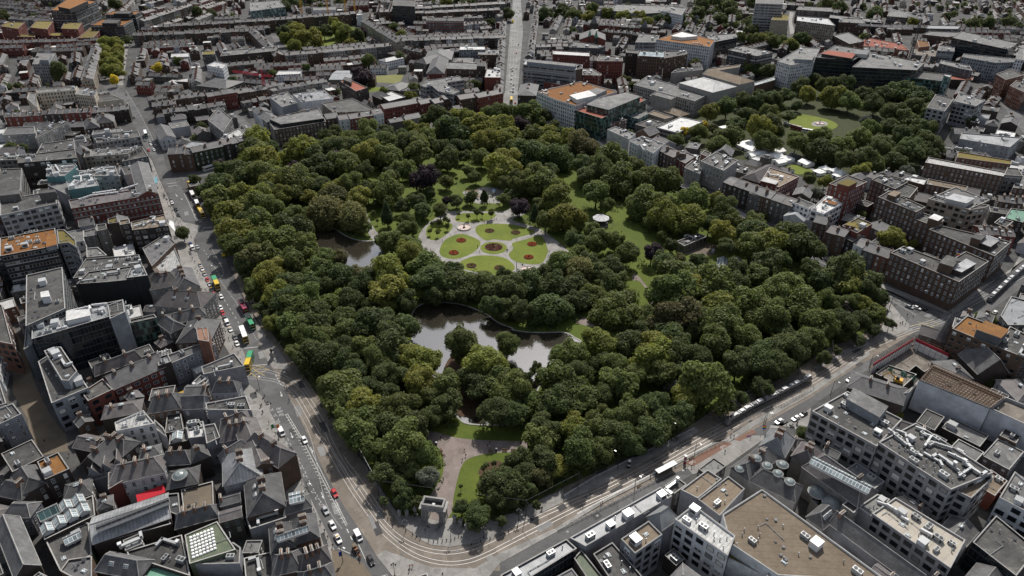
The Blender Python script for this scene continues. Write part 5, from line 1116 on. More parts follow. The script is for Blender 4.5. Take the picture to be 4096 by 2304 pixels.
F(None,"14:2080,870 14:2150,1140 14:2600,1440 15:1310,1500 15:130,640 14:2440,640",16,'white','gravel','hotel_building','enormous tan gravel roof with white parapet at the picture bottom',plant=4)
F(14,"2075,1250 2480,1449 2560,1400 2160,1150",12,'white','moss','hotel_building','stepped white balconies with planters under the enormous tan roof')
F(15,"120,1500 290,1290 480,1449 560,1560",14.5,'white','glass_roof','hotel_building','sloping glass atrium roof at the picture bottom')
G(None,"14:2160,440 14:2330,560 14:2571,330",13,4,'stone',SR,'college_building','slate hipped college roof facing the flags',cat='college',chim=2,hip=True)
G(None,"14:2330,560 15:430,760 15:590,650",13,4,'stone',SR,'college_building','long slate college roof carrying four glass domes',cat='college')
G(15,"100,240 330,340 420,170",14,5,'stone','zinc','college_building','zinc and slate mansard front of the college by the parked cars',cat='college',chim=2)
G(15,"400,330 600,430 700,300",12,4,'stone',PS,'college_building','purple slate college wing with tall pale chimney',cat='college',chim=2)
G(15,"500,430 1010,800 1170,640",13,6,'stone',PS,'college_building','big purple slate hip with white roof light strip',cat='college',chim=1)
F(15,"580,720 720,900 860,830 640,600",8,'stone','felt','college_building','sunken yard roof between slate roofs holding two glass cones',cat='college')
G(15,"540,900 690,1010 810,880",11,4,'stone',SR,'college_building','small slate house roof with four skylights',cat='college',sky=3)
G(15,"750,960 1560,1560 1640,1449",11,4,'lilac',SR,'college_building','very long low slate range beside the enormous tan roof',cat='college',chim=1,hip=False)
F(15,"870,780 980,860 1040,800 940,720",13,'stone','felt','college_building','small grey stair tower between slate roofs',cat='college',win='sash')
F(None,"11:590,1222 15:1195,235 11:1435,1300 11:920,1038",19,'concrete','felt',OB,'concrete office with ribbon windows and long plant house by the tram street',win='wide',plant=9,wins_max=95,pent=[(11,"915,1110 1220,1280 1300,1180 980,1010",3.5,'steel',FG)])
F(15,"1210,195 1890,640 2285,480 1560,15",20,'concrete','felt',OB,'concrete office with silver ducting covering its roof',win='wide',plant=44,wins_max=95,dl='1300,80 1370,130;1380,90 1460,120 1480,200;1490,220 1530,280 1610,330;1640,300 1780,380 1800,420;1700,200 1890,260;1640,130 1700,150 1640,240;1850,390 1960,470;1860,300 1990,360 2080,440;1960,520 2080,440;1560,60 1640,90;1400,170 1470,230',dm=ML)
F(15,"1920,640 2080,720 2290,520 2200,450",18,'concrete','gravel',OB,'striped concrete stair block at the end of the ducted office',win='wide')
F(15,"1150,862 1885,1375 2025,1110 1370,712",14,'concrete','cream_roof',OB,'long office with smooth cream roof and few silver ducts',win='wide',plant=9,dl='1200,760 1290,790 1400,860;1430,900 1480,930;1610,1020 1700,1070')
F(15,"1020,800 1160,900 1320,730 1200,680",13,'concrete',FG,OB,'small roof deck with white ducts at the end of the cream roof',plant=8)
F(15,"2340,712 2700,900 2760,700 2485,468",17,'white',FG,OB,'pale grey office with white parapet at the picture edge',win='wide',plant=12)
F(15,"2090,1130 2500,1449 2700,1200 2310,880",13,'glass_dark','felt',OB,'dark louvred screen block at the picture corner')
F(15,"2130,600 2300,700 2420,560 2260,450",8,'red','gravel',OB,'low red brick yard building behind the ducted office',plant=3)
# --- construction site and church at the tram corner
F(11,"1600,930 2255,1195 2395,1090 1720,790",16,'concrete','rubble_mix','wrapped_building','stripped building under grey sheeting with open roof rafters',cat='building site',para=1.5)
F(11,"2255,1195 2700,1400 2800,1250 2395,1090",15,'concrete','rubble_mix','wrapped_building','further sheeted building shell with pale rubble roof',cat='building site',para=1.5)
F(11,"1440,1060 1580,960 1600,930 1500,1050",12,'membrane','rubble_mix','wrapped_building','narrow white sheeted stair of the sheeted shell',cat='building site')
G(11,"920,1000 1440,1170 1460,1010",11,3,'dark',SR,'club_house','dark slate roofed house between concrete office and demolition pit',cat='club',chim=2)
F(11,"1180,870 1440,1000 1570,880 1300,790",5,'dark','rubble_mix','demolition_pit','open rubble floor of the demolished building with green netting',cat='building site',plant=0)
F(11,"1900,452 2310,622 2440,480 2040,330",21,'brown','rust',OB,'dark brown office with rusty roof beside the dark spire',win='square',plant=3,pent=[(11,"2130,460 2355,540 2430,465 2210,380",4,'slate','rust')])
F(11,"2310,622 2571,720 2700,560 2440,430",20,'brown','felt',OB,'dark brown office wing with coolers at the picture edge',win='square',plant=6)
G(11,"1830,620 1960,660 1990,560",9,7,'dark',SR,'church','dark stone church gable nearest the scaffolding',hip=False)
G(11,"1960,700 2140,880 2180,640",11,8,'dark',SR,'church','tall dark slate church nave beside the brown office',hip=False)
F(11,"2350,330 2420,420 2571,420 2640,200 2450,150",15,'glass_dark','zinc',OB,'round cornered office with silver bands at the tram street',win='band')
# ------------------------------------------------------------------ trees: tapered trunk with limbs, crown of many leaf clumps
def crown_mesh(kind,seed,R=1.0,n_clump=34,leaf=.066,per=250,flat=1.0,cone=0,name='crown',droop=0):
 """leaves on the skins of many overlapping clumps; crown radius 1, centred on the origin"""
 rng=random.Random(seed); V=[];Fc=[]; cl=[]
 gold=PI*(3-5**.5)
 lob=[(Vector((rng.uniform(-.42,.42),rng.uniform(-.42,.42),rng.uniform(-.25,.4)*flat)),rng.uniform(.42,.62)) for _ in range(rng.randint(4,6))] if kind=='b' else None
 for i in range(n_clump):
  y=1-(i+.5)/n_clump*1.72; r=math.sqrt(max(0,1-y*y)); a=gold*i+rng.uniform(-.4,.4)
  rr=rng.uniform(.58,.84); c=Vector((r*math.cos(a)*rr,r*math.sin(a)*rr,y*rr*flat))
  if cone:
   t=(c.z+.8)/1.6; c.x*=(1.05-t*.75); c.y*=(1.05-t*.75); c.z*=1.25
  if lob: o_,lr=lob[i%len(lob)]; c=o_+Vector((c.x/rr,c.y/rr,c.z/rr/flat))*lr*rng.uniform(.75,1.05)
  cl.append((c,rng.uniform(.22,.40)*(1 if not cone else .75)))
 for i in range(6): cl.append((Vector((rng.uniform(-.3,.3),rng.uniform(-.3,.3),rng.uniform(-.2,.3)*flat)),.5))
 for c,r in cl:
  for _ in range(int(per*(r/.34)**2)):
   d=Vector((rng.gauss(0,1),rng.gauss(0,1),rng.gauss(.25,1))).normalized()
   p=c+d*r*rng.uniform(.72,1.08); p.z-=droop*abs(rng.gauss(0,1))*.25
   nrm=(d+Vector((rng.gauss(0,.5),rng.gauss(0,.5),rng.gauss(.25,.5)))).normalized()
   u=nrm.orthogonal().normalized(); w=nrm.cross(u); a=rng.uniform(0,6.28); u,w=u*math.cos(a)+w*math.sin(a),w*math.cos(a)-u*math.sin(a)
   s=leaf*rng.uniform(.6,1.3); b=len(V)
   V+= [tuple(p-u*s),tuple(p-w*s*.7+nrm*s*.15),tuple(p+u*s),tuple(p+w*s*.7+nrm*s*.15)]
   Fc.append((b,b+1,b+2,b+3))
 me=bpy.data.meshes.new(name); me.from_pydata(V,[],Fc); me.materials.append(MATS['leaf_g']); me.update(); return me
def trunk_mesh(seed,h,rad,name='trunk'):
 rng=random.Random(seed); m=MB()
 z0=0;p=Vector((0,0,0));n=4
 for i in range(n):
  q=p+Vector((rng.uniform(-.03,.03),rng.uniform(-.03,.03),h/n)); r0=rad*(1.25-.2*i);r1=rad*(1.25-.2*(i+1))
  A=[(p.x+r0*math.cos(k*PI/3),p.y+r0*math.sin(k*PI/3),p.z) for k in range(6)];B=[(q.x+r1*math.cos(k*PI/3),q.y+r1*math.sin(k*PI/3),q.z) for k in range(6)]
  for k in range(6): m.face([A[k],A[(k+1)%6],B[(k+1)%6],B[k]],'bark')
  p=q
 for i in range(6):
  a=i*1.05+rng.uniform(-.3,.3); s=p*rng.uniform(.7,1); e=s+Vector((math.cos(a)*.55,math.sin(a)*.55,rng.uniform(.35,.7)))
  m.bar(s,e,rad*.4,'bark',5)
 return m.mesh(name)
CR={}
for k_ in range(11): CR[k_]=crown_mesh('b',11+k_,n_clump=34+2*k_,flat=.85+.09*(k_%4),leaf=(.066,.055,.078)[k_%3],per=(250,300,200)[k_%3])
CONE=[crown_mesh('c',40,n_clump=40,cone=1,flat=1.2),crown_mesh('c',41,n_clump=36,cone=1,flat=1.1)]
WIL=[crown_mesh('w',50,n_clump=44,droop=1,leaf=.07,per=190),crown_mesh('w',51,n_clump=40,droop=.8,leaf=.07,per=190)]
SMALL=[crown_mesh('s',60+i,n_clump=12,per=110,leaf=.13,name='crown') for i in range(3)]
TR_=[trunk_mesh(70+i,1.0,.055) for i in range(3)]
def kind_words(k): return {'g':'mid green','d':'dark green','y':'yellow green','p':'purple leaved','w':'pale willow','b':'bronze green','c':'dark columnar','s':'silver grey','Y':'bright yellow','o':'small green'}[k]
KNAME={'g':'broadleaf_tree','d':'dark_leaved_tree','y':'lime_tree','b':'bronze_tree','p':'copper_beech_tree','w':'willow_tree','c':'columnar_tree','s':'silver_tree','Y':'golden_tree','o':'orchard_tree'}  # yellow-green ones are broadleaf trees, told apart by leaf tone only
TREES=[]  # (x,y,r,H,kind,zone)
def tree_px(c,x,y,r,k,zone,fat=1.2):
 S=K(c,x,y); z=9.0
 for _ in range(4):
  X,Y=gp(*S,z); d=pj(X,Y,z)[2]; rm=r/2.337*d/FP*fat
  el=1.35 if k=='c' else 1.0
  H=max(3.0,min(21,rm*(1.95 if rm>3 else 2.4)*el+1.2)); H*=.8 if 1560<S[0]<2480 and 1120<S[1]<1262 else 1; z=H-rm*el*.98
 TREES.append([X,Y,rm,H,k,zone,S,r])
 if fat>1.15 and open_over(S,r*fat/2.337)>1: TREES.pop(); tree_px(c,x,y,r,k,zone,.95 if open_over(S,r/2.337)>2 else 1.05)
 elif fat>1.15 and zone=='walled garden': TREES.pop(); tree_px(c,x,y,r,k,zone,1.05)
T5="60,100,110,d 350,80,45,b 130,200,110,y 450,130,130,y 560,60,90,g 620,150,90,d 780,100,110,d 900,70,90,g 1100,130,110,y 1260,60,120,g 1300,170,130,g 1500,60,100,d 1560,130,130,g 780,185,80,p 400,290,80,p 620,260,120,d 880,240,140,g 200,420,100,y 250,330,80,y 430,450,155,g 530,400,95,g 680,420,90,d 800,470,90,y 740,550,120,b 960,420,110,g 1000,560,100,y 1320,340,75,d 1385,280,80,g 1480,290,70,g 1280,480,160,g 1640,360,130,p 1840,190,105,d 1830,100,80,d 1830,390,72,g 1950,60,70,d 1990,160,50,d 2040,290,62,g 2110,350,65,g 2160,170,75,g 2220,80,55,d 2330,110,50,d 2390,140,45,d 2340,290,140,y 2430,60,55,d 720,680,150,w 960,710,150,w 400,720,90,g 440,800,80,d 570,850,60,g 1280,710,80,c 1420,620,70,d 1560,600,85,d 1680,490,60,d 1620,650,70,d 1480,740,70,g 1440,840,70,g 1520,830,60,g 1830,575,45,p 1930,570,60,d 2190,540,42,c 2060,540,50,d 2420,500,40,g 2500,630,80,p 1320,960,130,g 1470,1010,110,g 1240,960,75,d 150,650,130,g 60,820,120,g 110,500,110,d 380,920,170,d 280,1000,150,g 500,1010,120,g 700,1130,120,g 840,1120,100,b 200,1280,130,y 420,1170,120,g 640,1240,130,g 850,1290,120,d 400,1360,130,d 620,1390,100,d 1070,1290,130,b 1300,1290,150,y 1270,1190,110,y 1500,1080,130,y 1620,1180,120,g 1700,1300,140,d 1900,1250,120,d 1850,1340,120,d 2050,1340,120,d 2200,1290,95,g 2350,1300,100,d 2450,1340,110,d 1080,830,55,g 1740,90,40,g 2560,80,60,d 90,1100,120,g 60,1000,110,d 250,820,60,g"
T6="60,250,120,y 240,130,90,g 330,210,170,d 300,370,120,g 400,430,125,g 550,180,130,d 760,90,120,b 760,250,100,d 1040,190,130,g 960,290,120,d 1250,280,90,g 800,340,85,d 900,500,120,g 1130,450,180,g 1400,360,120,g 1560,420,130,g 1350,620,150,g 1560,720,140,y 1780,740,165,y 1830,560,120,g 2090,690,110,g 520,540,150,y 590,720,160,y 330,710,55,c 180,640,85,p 750,800,50,g 1400,770,60,g 1520,890,45,g 850,850,80,g 900,960,120,g 700,950,80,d 1080,960,95,g 1160,1070,120,g 1420,1060,110,p 1215,995,45,p 1590,1000,65,d 1680,1130,55,b 1540,1180,110,d 1860,1150,85,d 2090,880,120,y 2340,850,125,d 2350,980,130,g 2500,960,110,d 2480,1150,110,d 2180,1260,115,d 1680,1330,190,g 1950,1350,130,y 2200,1400,100,d 2400,1280,100,g 560,1160,150,g 720,1220,115,w 840,1140,85,d 1050,1200,100,d 420,1240,100,d 60,1310,95,d 270,1350,85,d 980,1340,100,g 1130,1300,70,g 480,1390,120,d 700,1390,110,d 520,1075,25,o 30,550,50,g 110,520,50,d"
T1="60,1380,110,y 350,1390,38,b 540,1370,75,g 920,1310,100,g 1090,1250,105,g 1270,1235,75,d 1400,1260,65,d 1500,1180,65,y 1600,1225,75,y 1530,1330,115,g 1780,1100,105,d 1920,1085,75,y 2030,1110,95,y 1900,1240,140,d 2120,1185,120,y 2290,1080,115,g 2380,1070,85,d 2330,1200,140,y 2200,1330,125,y 2420,1300,115,y 1700,1350,55,d 1210,1360,120,g 1400,1380,130,g 800,1370,115,g 690,1400,105,g 950,1400,105,d 2510,1150,75,p 1650,1290,80,g 450,1425,75,g"
T2="40,1060,85,d 240,1095,115,g 60,1175,110,y 225,1190,75,p 60,1320,115,y 285,1275,105,g 450,1225,72,y 640,1300,78,y 480,1335,115,y 800,1400,115,b 400,1410,100,g 620,1425,85,d 170,1400,95,d 560,1250,60,g"
T9="250,140,120,y 390,190,150,d 400,290,130,g 920,210,120,d 1290,90,160,y 1060,60,120,d 1440,200,110,d 1200,420,170,d 1270,260,80,y 1440,430,110,d 540,170,130,g 640,290,120,d 880,370,110,d 400,420,130,g 600,420,130,d 900,480,120,g 600,560,130,g 640,720,155,d 850,610,100,d 1070,660,110,g 1300,620,150,d 1490,710,115,y 1640,770,170,y 900,780,110,d 990,840,120,d 1210,780,120,g 1260,910,120,d 1390,890,90,d 1590,970,130,y 1850,1010,130,g 880,1050,170,g 1020,1140,160,y 780,1000,120,g 1400,1190,145,g 930,1290,110,y 1060,1340,140,g 2000,600,150,g 2170,770,165,y 2400,620,120,g 2430,1040,150,g 2300,900,130,g 2150,1000,120,d 1830,1180,120,d 1690,1280,120,d 1470,1420,100,g 2480,1270,130,d 1720,130,130,d 1920,90,160,d 2180,70,150,d 2400,280,95,d 2430,100,130,d 1130,1020,110,d 1260,1100,110,d 120,250,60,d 160,340,45,d 720,560,100,g 1080,540,90,d 790,680,90,d"
T10="80,310,80,d 430,280,170,d 60,110,140,d 300,60,140,d 560,140,120,d 700,190,110,d 900,150,100,g 1050,60,120,g 1090,290,230,g 1600,130,180,g 1800,70,130,y 1990,110,170,g 2060,280,150,y 1810,320,120,b 1620,380,160,b 1600,510,150,d 2080,430,165,g 2000,600,150,g 2380,250,165,g 2500,350,150,g 2270,300,130,g 2220,790,140,d 2440,700,140,d 2500,840,110,d 860,570,120,y 980,610,120,y 1180,590,120,d 1430,610,135,y 1430,750,150,y 700,690,150,g 560,690,120,g 480,900,120,g 600,1000,170,g 770,1120,140,g 500,1140,160,d 1080,830,130,g 1110,960,140,g 1250,900,110,g 1640,700,140,d 100,1000,120,g 210,960,90,d 130,1260,140,d 1930,1000,180,g 1640,1000,85,s 1720,1120,120,y 1440,1190,130,d 1260,1260,140,g 1480,1340,120,d 1120,1330,140,g 700,1400,115,y 420,1410,120,d 900,1400,120,g 330,830,60,d 1500,880,120,g 1350,480,90,d 1850,760,130,d 2300,560,130,g 1500,250,80,d 750,870,110,d"
T13="1440,250,190,g 1200,290,130,g 1270,480,140,d 1000,100,160,g 1260,30,140,d 1680,540,125,s 1440,740,100,d 1390,620,100,d 2280,590,170,d 2450,660,110,d 1980,810,95,d 2110,880,105,d 2300,720,100,d 2490,400,130,d 1500,90,120,d 900,30,120,g 1590,760,70,d"
T14="380,180,140,g 700,80,115,y 720,280,160,g 910,280,120,g 60,620,120,d 380,530,80,b 520,430,85,y 190,500,110,d 1020,130,140,d 1220,220,110,d 1400,110,140,d 200,330,90,g 880,90,110,g 300,650,60,d 1150,50,110,g"
T11="450,220,190,g 280,120,150,g 860,410,120,d 1000,390,90,d 400,630,140,d 200,650,130,d 120,760,140,d 1040,80,110,d 900,60,100,d 1180,330,85,g 620,420,140,g 560,560,110,g 60,350,130,g 760,330,70,d 300,800,120,d"
T4="2260,330,120,d 2040,440,120,d 2370,40,120,y 2400,190,125,y 2500,340,120,g 2100,570,145,g 2300,530,125,y 2400,640,160,y 2200,700,150,y 2010,650,90,g 2360,790,125,d 2280,890,165,y 2440,960,120,g 2180,1010,120,g 2390,1110,115,b 2300,1190,90,d 2480,1280,115,y 2130,420,90,g 2500,1100,110,g"
T7="60,760,80,g 90,900,100,g 200,970,140,y 410,990,185,d 180,1180,100,d 90,1290,90,d 640,1340,90,d 860,1240,145,d 970,1330,130,y 340,1390,120,y 510,1290,45,g 1060,1430,60,d"
def open_over(S,rpx):
 n=0
 for P in CLEAR:
  for t in range(16):
   if inpoly(S[0]+rpx*math.cos(t*.393),S[1]+rpx*math.sin(t*.393),P): n+=1
 return n
for c,s in ((1,T1),(2,T2),(4,T4),(5,T5),(6,T6),(7,T7),(9,T9),(10,T10),(11,T11),(13,T13),(14,T14)):
 for q in s.split():
  x,y,r,k_=q.split(','); tree_px(c,float(x),float(y),float(r),k_,'park',(1.14 if c==9 and 1950<float(x)<2450 and 550<float(y)<1060 else 1.2) if c>3 else 1.06)
I3="210,1200,130,d 440,1340,105,g 380,1090,55,d 620,740,55,d 700,810,80,g 850,800,100,d 560,880,85,y 780,930,115,y 940,950,100,g 1060,890,80,d 1230,890,100,d 1400,870,120,d 1600,910,100,d 1530,1000,95,d 1180,980,95,d 1350,1060,105,d 1480,1110,100,d 1670,1080,80,d 1710,1190,80,d 1590,1200,95,d 1310,1190,90,d 1150,1200,75,g 1080,1130,55,s 1450,1290,105,d 1640,1330,110,d 1250,1360,95,d 1000,1310,100,g 850,1380,100,g 640,1300,100,g 550,1400,55,y 300,1010,48,g 230,1080,58,g 440,990,50,d 150,1080,58,d 20,1060,58,d 60,990,62,d 330,900,75,d 200,920,75,d 90,900,65,d 1500,1420,110,d 480,800,70,d"
I7="700,120,140,d 1050,190,115,d 880,190,100,d 1160,230,105,g 1050,300,85,y 1380,200,95,d 1500,110,120,d 1480,310,75,s 1690,60,110,d 560,370,75,d 710,390,58,y 620,500,65,s 520,90,50,g 1250,120,100,d 1700,160,70,d"
I2="1950,1060,90,y 2120,1010,100,d 2310,1080,80,d 2400,960,85,d 2200,1170,90,d 2450,1220,115,y 2150,1270,110,g 2060,1370,110,g 1900,1165,42,Y 1720,1235,52,Y 1650,1320,75,g 1870,1240,85,g 2000,1200,55,b 1830,1320,48,d 2500,1330,100,g 2520,1080,90,g 2540,960,80,d 2280,940,80,d"
for c,s in ((3,I3),(7,I7),(2,I2)):
 for q in s.split():
  x,y,r,k_=q.split(','); tree_px(c,float(x),float(y),float(r),k_,'walled garden')
for q in "310,310,58,d 400,250,48,d 445,295,75,y 340,370,50,y 480,375,78,y 540,420,100,y 420,440,65,y 600,290,45,d 690,300,58,d 790,220,42,y 820,290,72,y 880,345,85,y 1000,340,58,d 1055,310,55,p 930,405,42,y".split():
 x,y,r,k_=q.split(','); tree_px(1,float(x),float(y),float(r),k_,'small square')
for q in "1000,420,55,y 1090,420,55,y 985,475,58,y 1095,480,58,y 985,540,60,y 1090,545,60,y 1000,600,60,y 1080,610,60,y 1010,660,60,y 1075,670,58,y".split():
 x,y,r,k_=q.split(','); tree_px(0,float(x),float(y),float(r),k_,'plane tree avenue')
for c,s,zn in ((0,"1080,755,42,Y 1470,645,44,Y 570,670,70,d 540,730,35,g 60,820,45,d 180,815,40,d 1170,380,40,d 1655,585,40,g 2170,755,40,d 1890,1180,42,d 30,160,50,d 1080,50,50,d 1850,120,50,d 1980,130,40,d 210,1390,50,d 110,1390,50,d",'back gardens'),
(1,"1355,260,48,g 1120,565,58,g 2080,795,48,d 1500,900,45,y 1545,820,45,g 1045,725,85,p 540,650,40,g 210,690,40,d 2240,220,35,d 2420,130,50,d 1240,855,40,g 1410,335,40,y 1395,545,45,d 400,50,70,d 330,60,50,d 850,40,60,d 1820,20,50,y 1960,10,50,d",'yards behind the square'),
(2,"1820,600,42,g 430,150,62,d 700,170,75,d 2330,640,60,g 2430,655,58,d 2525,665,68,d 850,90,50,g 600,90,55,d 820,160,55,y 1000,140,50,y 1150,160,55,y 1290,170,50,y 1370,210,50,y 1480,190,50,d 1600,170,55,d 1680,160,55,d 1850,140,60,d 2000,60,90,d 1900,70,70,d 2180,130,60,d 2070,200,60,d 2150,90,60,d 2380,220,60,d 2260,370,50,g 2370,380,45,g 2500,360,50,g 1340,440,45,d 1150,730,28,g 1210,740,28,g 680,300,35,d 560,130,45,d 1230,800,30,g 2440,380,45,g 2340,310,50,d",'far gardens beyond the hotels'),
(3,"60,60,60,d 60,210,70,d 140,250,65,d 30,300,60,d 130,370,55,y 220,390,55,g 290,400,50,g 380,410,55,y 60,380,50,g 470,370,60,d 540,380,50,d 860,90,70,d 1170,130,70,d 1060,360,40,g 1530,200,45,y 2100,230,60,d 2250,230,60,d 2420,220,60,d 2500,260,50,d 1840,170,40,d 700,60,60,d 420,440,40,g 330,440,40,g 2080,1130,50,d",'far streets beyond the garden'),
(7,"1330,930,95,y 1530,970,40,y 1610,570,55,y 1040,710,38,g 1980,180,60,d",'brown office courtyards'),(11,"1400,1270,40,y 2200,960,60,d 2480,420,60,d 2240,390,60,g 2360,420,40,g 2140,340,50,g 30,520,1,g",'tram corner yards'),
(15,"540,130,72,d 2200,1380,70,d 1920,220,30,d",'college yards'),(14,"1960,550,28,y 1850,590,28,y 2160,600,20,d 2200,620,20,d",'hotel roof planters')):
 for q in s.split():
  x,y,r,k_=q.split(',')
  if float(r)>5: tree_px(c,float(x),float(y),float(r),k_,zn)
for c,s in ((11,"690,730,62,d 820,660,40,d 1030,560,52,d 1180,470,55,d 1320,405,42,d 1225,160,60,d 120,1000,78,d"),(10,"2440,1010,75,d 2265,1110,58,d 2150,1185,50,d"),(4,"2080,250,68,p 1830,380,48,d 1870,475,50,d 1705,870,64,d"),(14,"340,785,42,d 20,930,40,d"),(13,"1250,750,48,d 2355,940,40,d"),(9,"120,150,50,d")):
 for q in s.split():
  x,y,r,k_=q.split(','); tree_px(c,float(x),float(y),float(r),k_,'street')
for q in "5,1680,850,22 5,1755,865,22 5,1770,770,32 5,1825,740,26 5,1855,755,24 5,1845,800,24 5,1700,780,18 5,2120,670,38 5,2255,680,36 5,1950,690,18 5,2040,710,24 5,2170,690,18 5,1190,755,18 5,1155,680,24 5,1380,790,16 13,1970,610,22 13,2210,410,30 13,2280,395,30 13,2180,440,28 5,1930,360,18".split():
 c,x,y,r=q.split(','); tree_px(int(c),float(x),float(y),float(r),'o','formal garden',1.0)
def blocked(S,rpx):
 for P in CLEAR:
  if inpoly(S[0],S[1],P): return True
  for t in range(10):
   if inpoly(S[0]+rpx*.75*math.cos(t*.63),S[1]+rpx*.8*math.sin(t*.63),P): return True
 return False
rng=random.Random(5); PPX=[pj(x,y,0)[:2] for x,y in PARK]
pxs=[p[0] for p in PPX]; pys=[p[1] for p in PPX]
n_add=0
for t in range(9000):
 if n_add>=70: break
 S=(rng.uniform(min(pxs),max(pxs)),rng.uniform(min(pys)-20,max(pys)))
 H=rng.uniform(11,17); rm=H/2.35; z=H-rm
 X,Y=gp(*S,z)
 if not inpoly(X,Y,PARK): continue
 d=pj(X,Y,z)[2]; rpx=rm*FP/d
 if blocked(S,rpx): continue
 if any(math.hypot(S[0]-o[6][0],S[1]-o[6][1])<.62*(rpx+o[7]/2.337) for o in TREES if o[5]=='park'): continue
 TREES.append([X,Y,rm,H,rng.choice('ggddyd'),'park',S,rpx*2.337]); n_add+=1
LM=[('the stone arch',K(13,1720,800)),('the upper fountain',K(5,2000,820)),('the lower fountain',K(6,255,1220)),('the bandstand',K(6,940,760)),('the duck pond',K(5,900,1000)),('the big pond',K(9,1900,480)),('the glasshouses',K(6,2130,1170)),('the playground',K(5,2150,520)),('the gate lodge',K(11,900,230)),('the tram stop',K(14,1540,440)),('the white coach',K(4,1960,260)),('the avenue corner',K(2,110,1050)),('the front tram',K(10,2300,1230)),('the oval flowerbed',K(5,2280,1005)),('the black taxi bend',K(9,300,1000)),('the green bus',K(8,2340,370)),('the white mansion',K(6,1300,150)),('the temple front',K(7,470,720)),('the garden fountain',K(3,660,1150)),('the white tents',K(7,200,170)),('the drum topped office',K(3,1750,950)),('the concert hall',K(2,1600,900)),('the black square office',K(2,2400,540))]
from collections import defaultdict
grp=defaultdict(list)
for T in TREES:
 S=T[6]
 if T[5] in('park','walled garden','formal garden','street'):
  lm=min(LM,key=lambda l:(l[1][0]-S[0])**2+((l[1][1]-S[1])*1.3)**2); lab=lm[0]; dist=math.hypot(lm[1][0]-S[0],lm[1][1]-S[1])
 else: lab='the '+T[5]; dist=S[0]
 sz='tall broad' if T[2]>7.2 else ('medium' if T[2]>4.6 else 'small')
 T+= [sz,lab,dist]; grp[(sz,T[4],lab,T[5])].append(T)
for key,L in grp.items():
 L.sort(key=lambda t:t[10])
 for i,T in enumerate(L):
  sz,k_,lab,zone=key; kw=kind_words(k_)
  noun='sapling' if k_=='o' else ('street tree' if zone=='street' else 'tree')
  if zone in('park','walled garden','formal garden','street'): s=f"{sz} {kw} {noun}, {ordn(i)+' of its kind out from' if len(L)>1 else 'the one by'} {lab}"
  else: s=f"{sz} {kw} tree, {ordn(i)+' along' if len(L)>1 else 'standing'} in {lab}"
  T.append(s.replace('small small','small'))
def place_tree(X,Y,rm,H,k_,zone,label):
 rng=random.Random(int(X*31+Y*17)); nm=KNAME[k_]
 if zone=='street': nm='street_tree'
 elif zone=='walled garden' and nm in('broadleaf_tree','dark_leaved_tree'): nm='garden_tree'
 elif zone not in('park','formal garden','walled garden') and nm in('broadleaf_tree','dark_leaved_tree','lime_tree','bronze_tree'): nm='town_tree'
 root=empty(nm,(X,Y,0),label,'tree',{'park':'trees of the park','walled garden':'trees of the walled garden','street':'young trees along the streets','formal garden':'saplings of the formal garden'}.get(zone,'trees of the '+zone),rng.uniform(0,6.28))
 el=1.35 if k_=='c' else 1.0
 me=CONE[rng.randrange(2)] if k_=='c' else (WIL[rng.randrange(2)] if k_=='w' else (SMALL[rng.randrange(3)] if rm<2.6 else CR[rng.randrange(11)]))
 z=H-rm*el*.95; sx=rm*rng.uniform(.94,1.08)
 c=obj('crown',me,root,(0,0,z),0,(sx,rm*rng.uniform(.94,1.08),rm*el*rng.uniform(.9,1.05)))
 c.material_slots[0].link='OBJECT'; c.material_slots[0].material=MATS['leaf_'+k_]
 hb=max(z-rm*el*.25,.6); obj('trunk',TR_[rng.randrange(3)],root,(0,0,0),0,(max(1.6,rm*.95),)*2+(hb,))
 return root
V=[];Fc=[];rng=random.Random(12)
TP=[(t[6],t[7]) for t in TREES if t[5]=='park']
for t in range(9000):
 S=(rng.uniform(min(pxs),max(pxs)),rng.uniform(min(pys),max(pys))); X,Y=gp(*S,1.5)
 if not inpoly(X,Y,PARK) or inpoly(X,Y,POND) or inpoly(X,Y,POND2): continue
 if blocked(S,14): continue
 r=rng.uniform(1.2,2.6); h=rng.uniform(.6,2.2)
 for _ in range(16):
  d=Vector((rng.gauss(0,1),rng.gauss(0,1),abs(rng.gauss(.4,1)))).normalized(); p=Vector((X,Y,h*.3))+Vector((d.x*r,d.y*r,d.z*h)); n=(d+Vector((rng.gauss(0,.5),rng.gauss(0,.5),rng.gauss(.3,.5)))).normalized(); u=n.orthogonal().normalized(); w=n.cross(u); q=rng.uniform(0,6.3); u,w=u*math.cos(q)+w*math.sin(q),w*math.cos(q)-u*math.sin(q); s=rng.uniform(.3,.6); b=len(V)
  V.extend([tuple(p-u*s),tuple(p-w*s),tuple(p+u*s),tuple(p+w*s)]); Fc.append((b,b+1,b+2,b+3))
me=bpy.data.meshes.new('undergrowth'); me.from_pydata(V,[],Fc); me.materials.append(MATS['leaf_d']); me.update(); tag(obj('undergrowth',me),'dense dark shrubs and ivy covering the ground under the park trees','undergrowth',None,'stuff')
for T in TREES: place_tree(T[0],T[1],T[2],T[3],T[4],T[5],T[11])
print('TREES',len(TREES),'added',n_add)
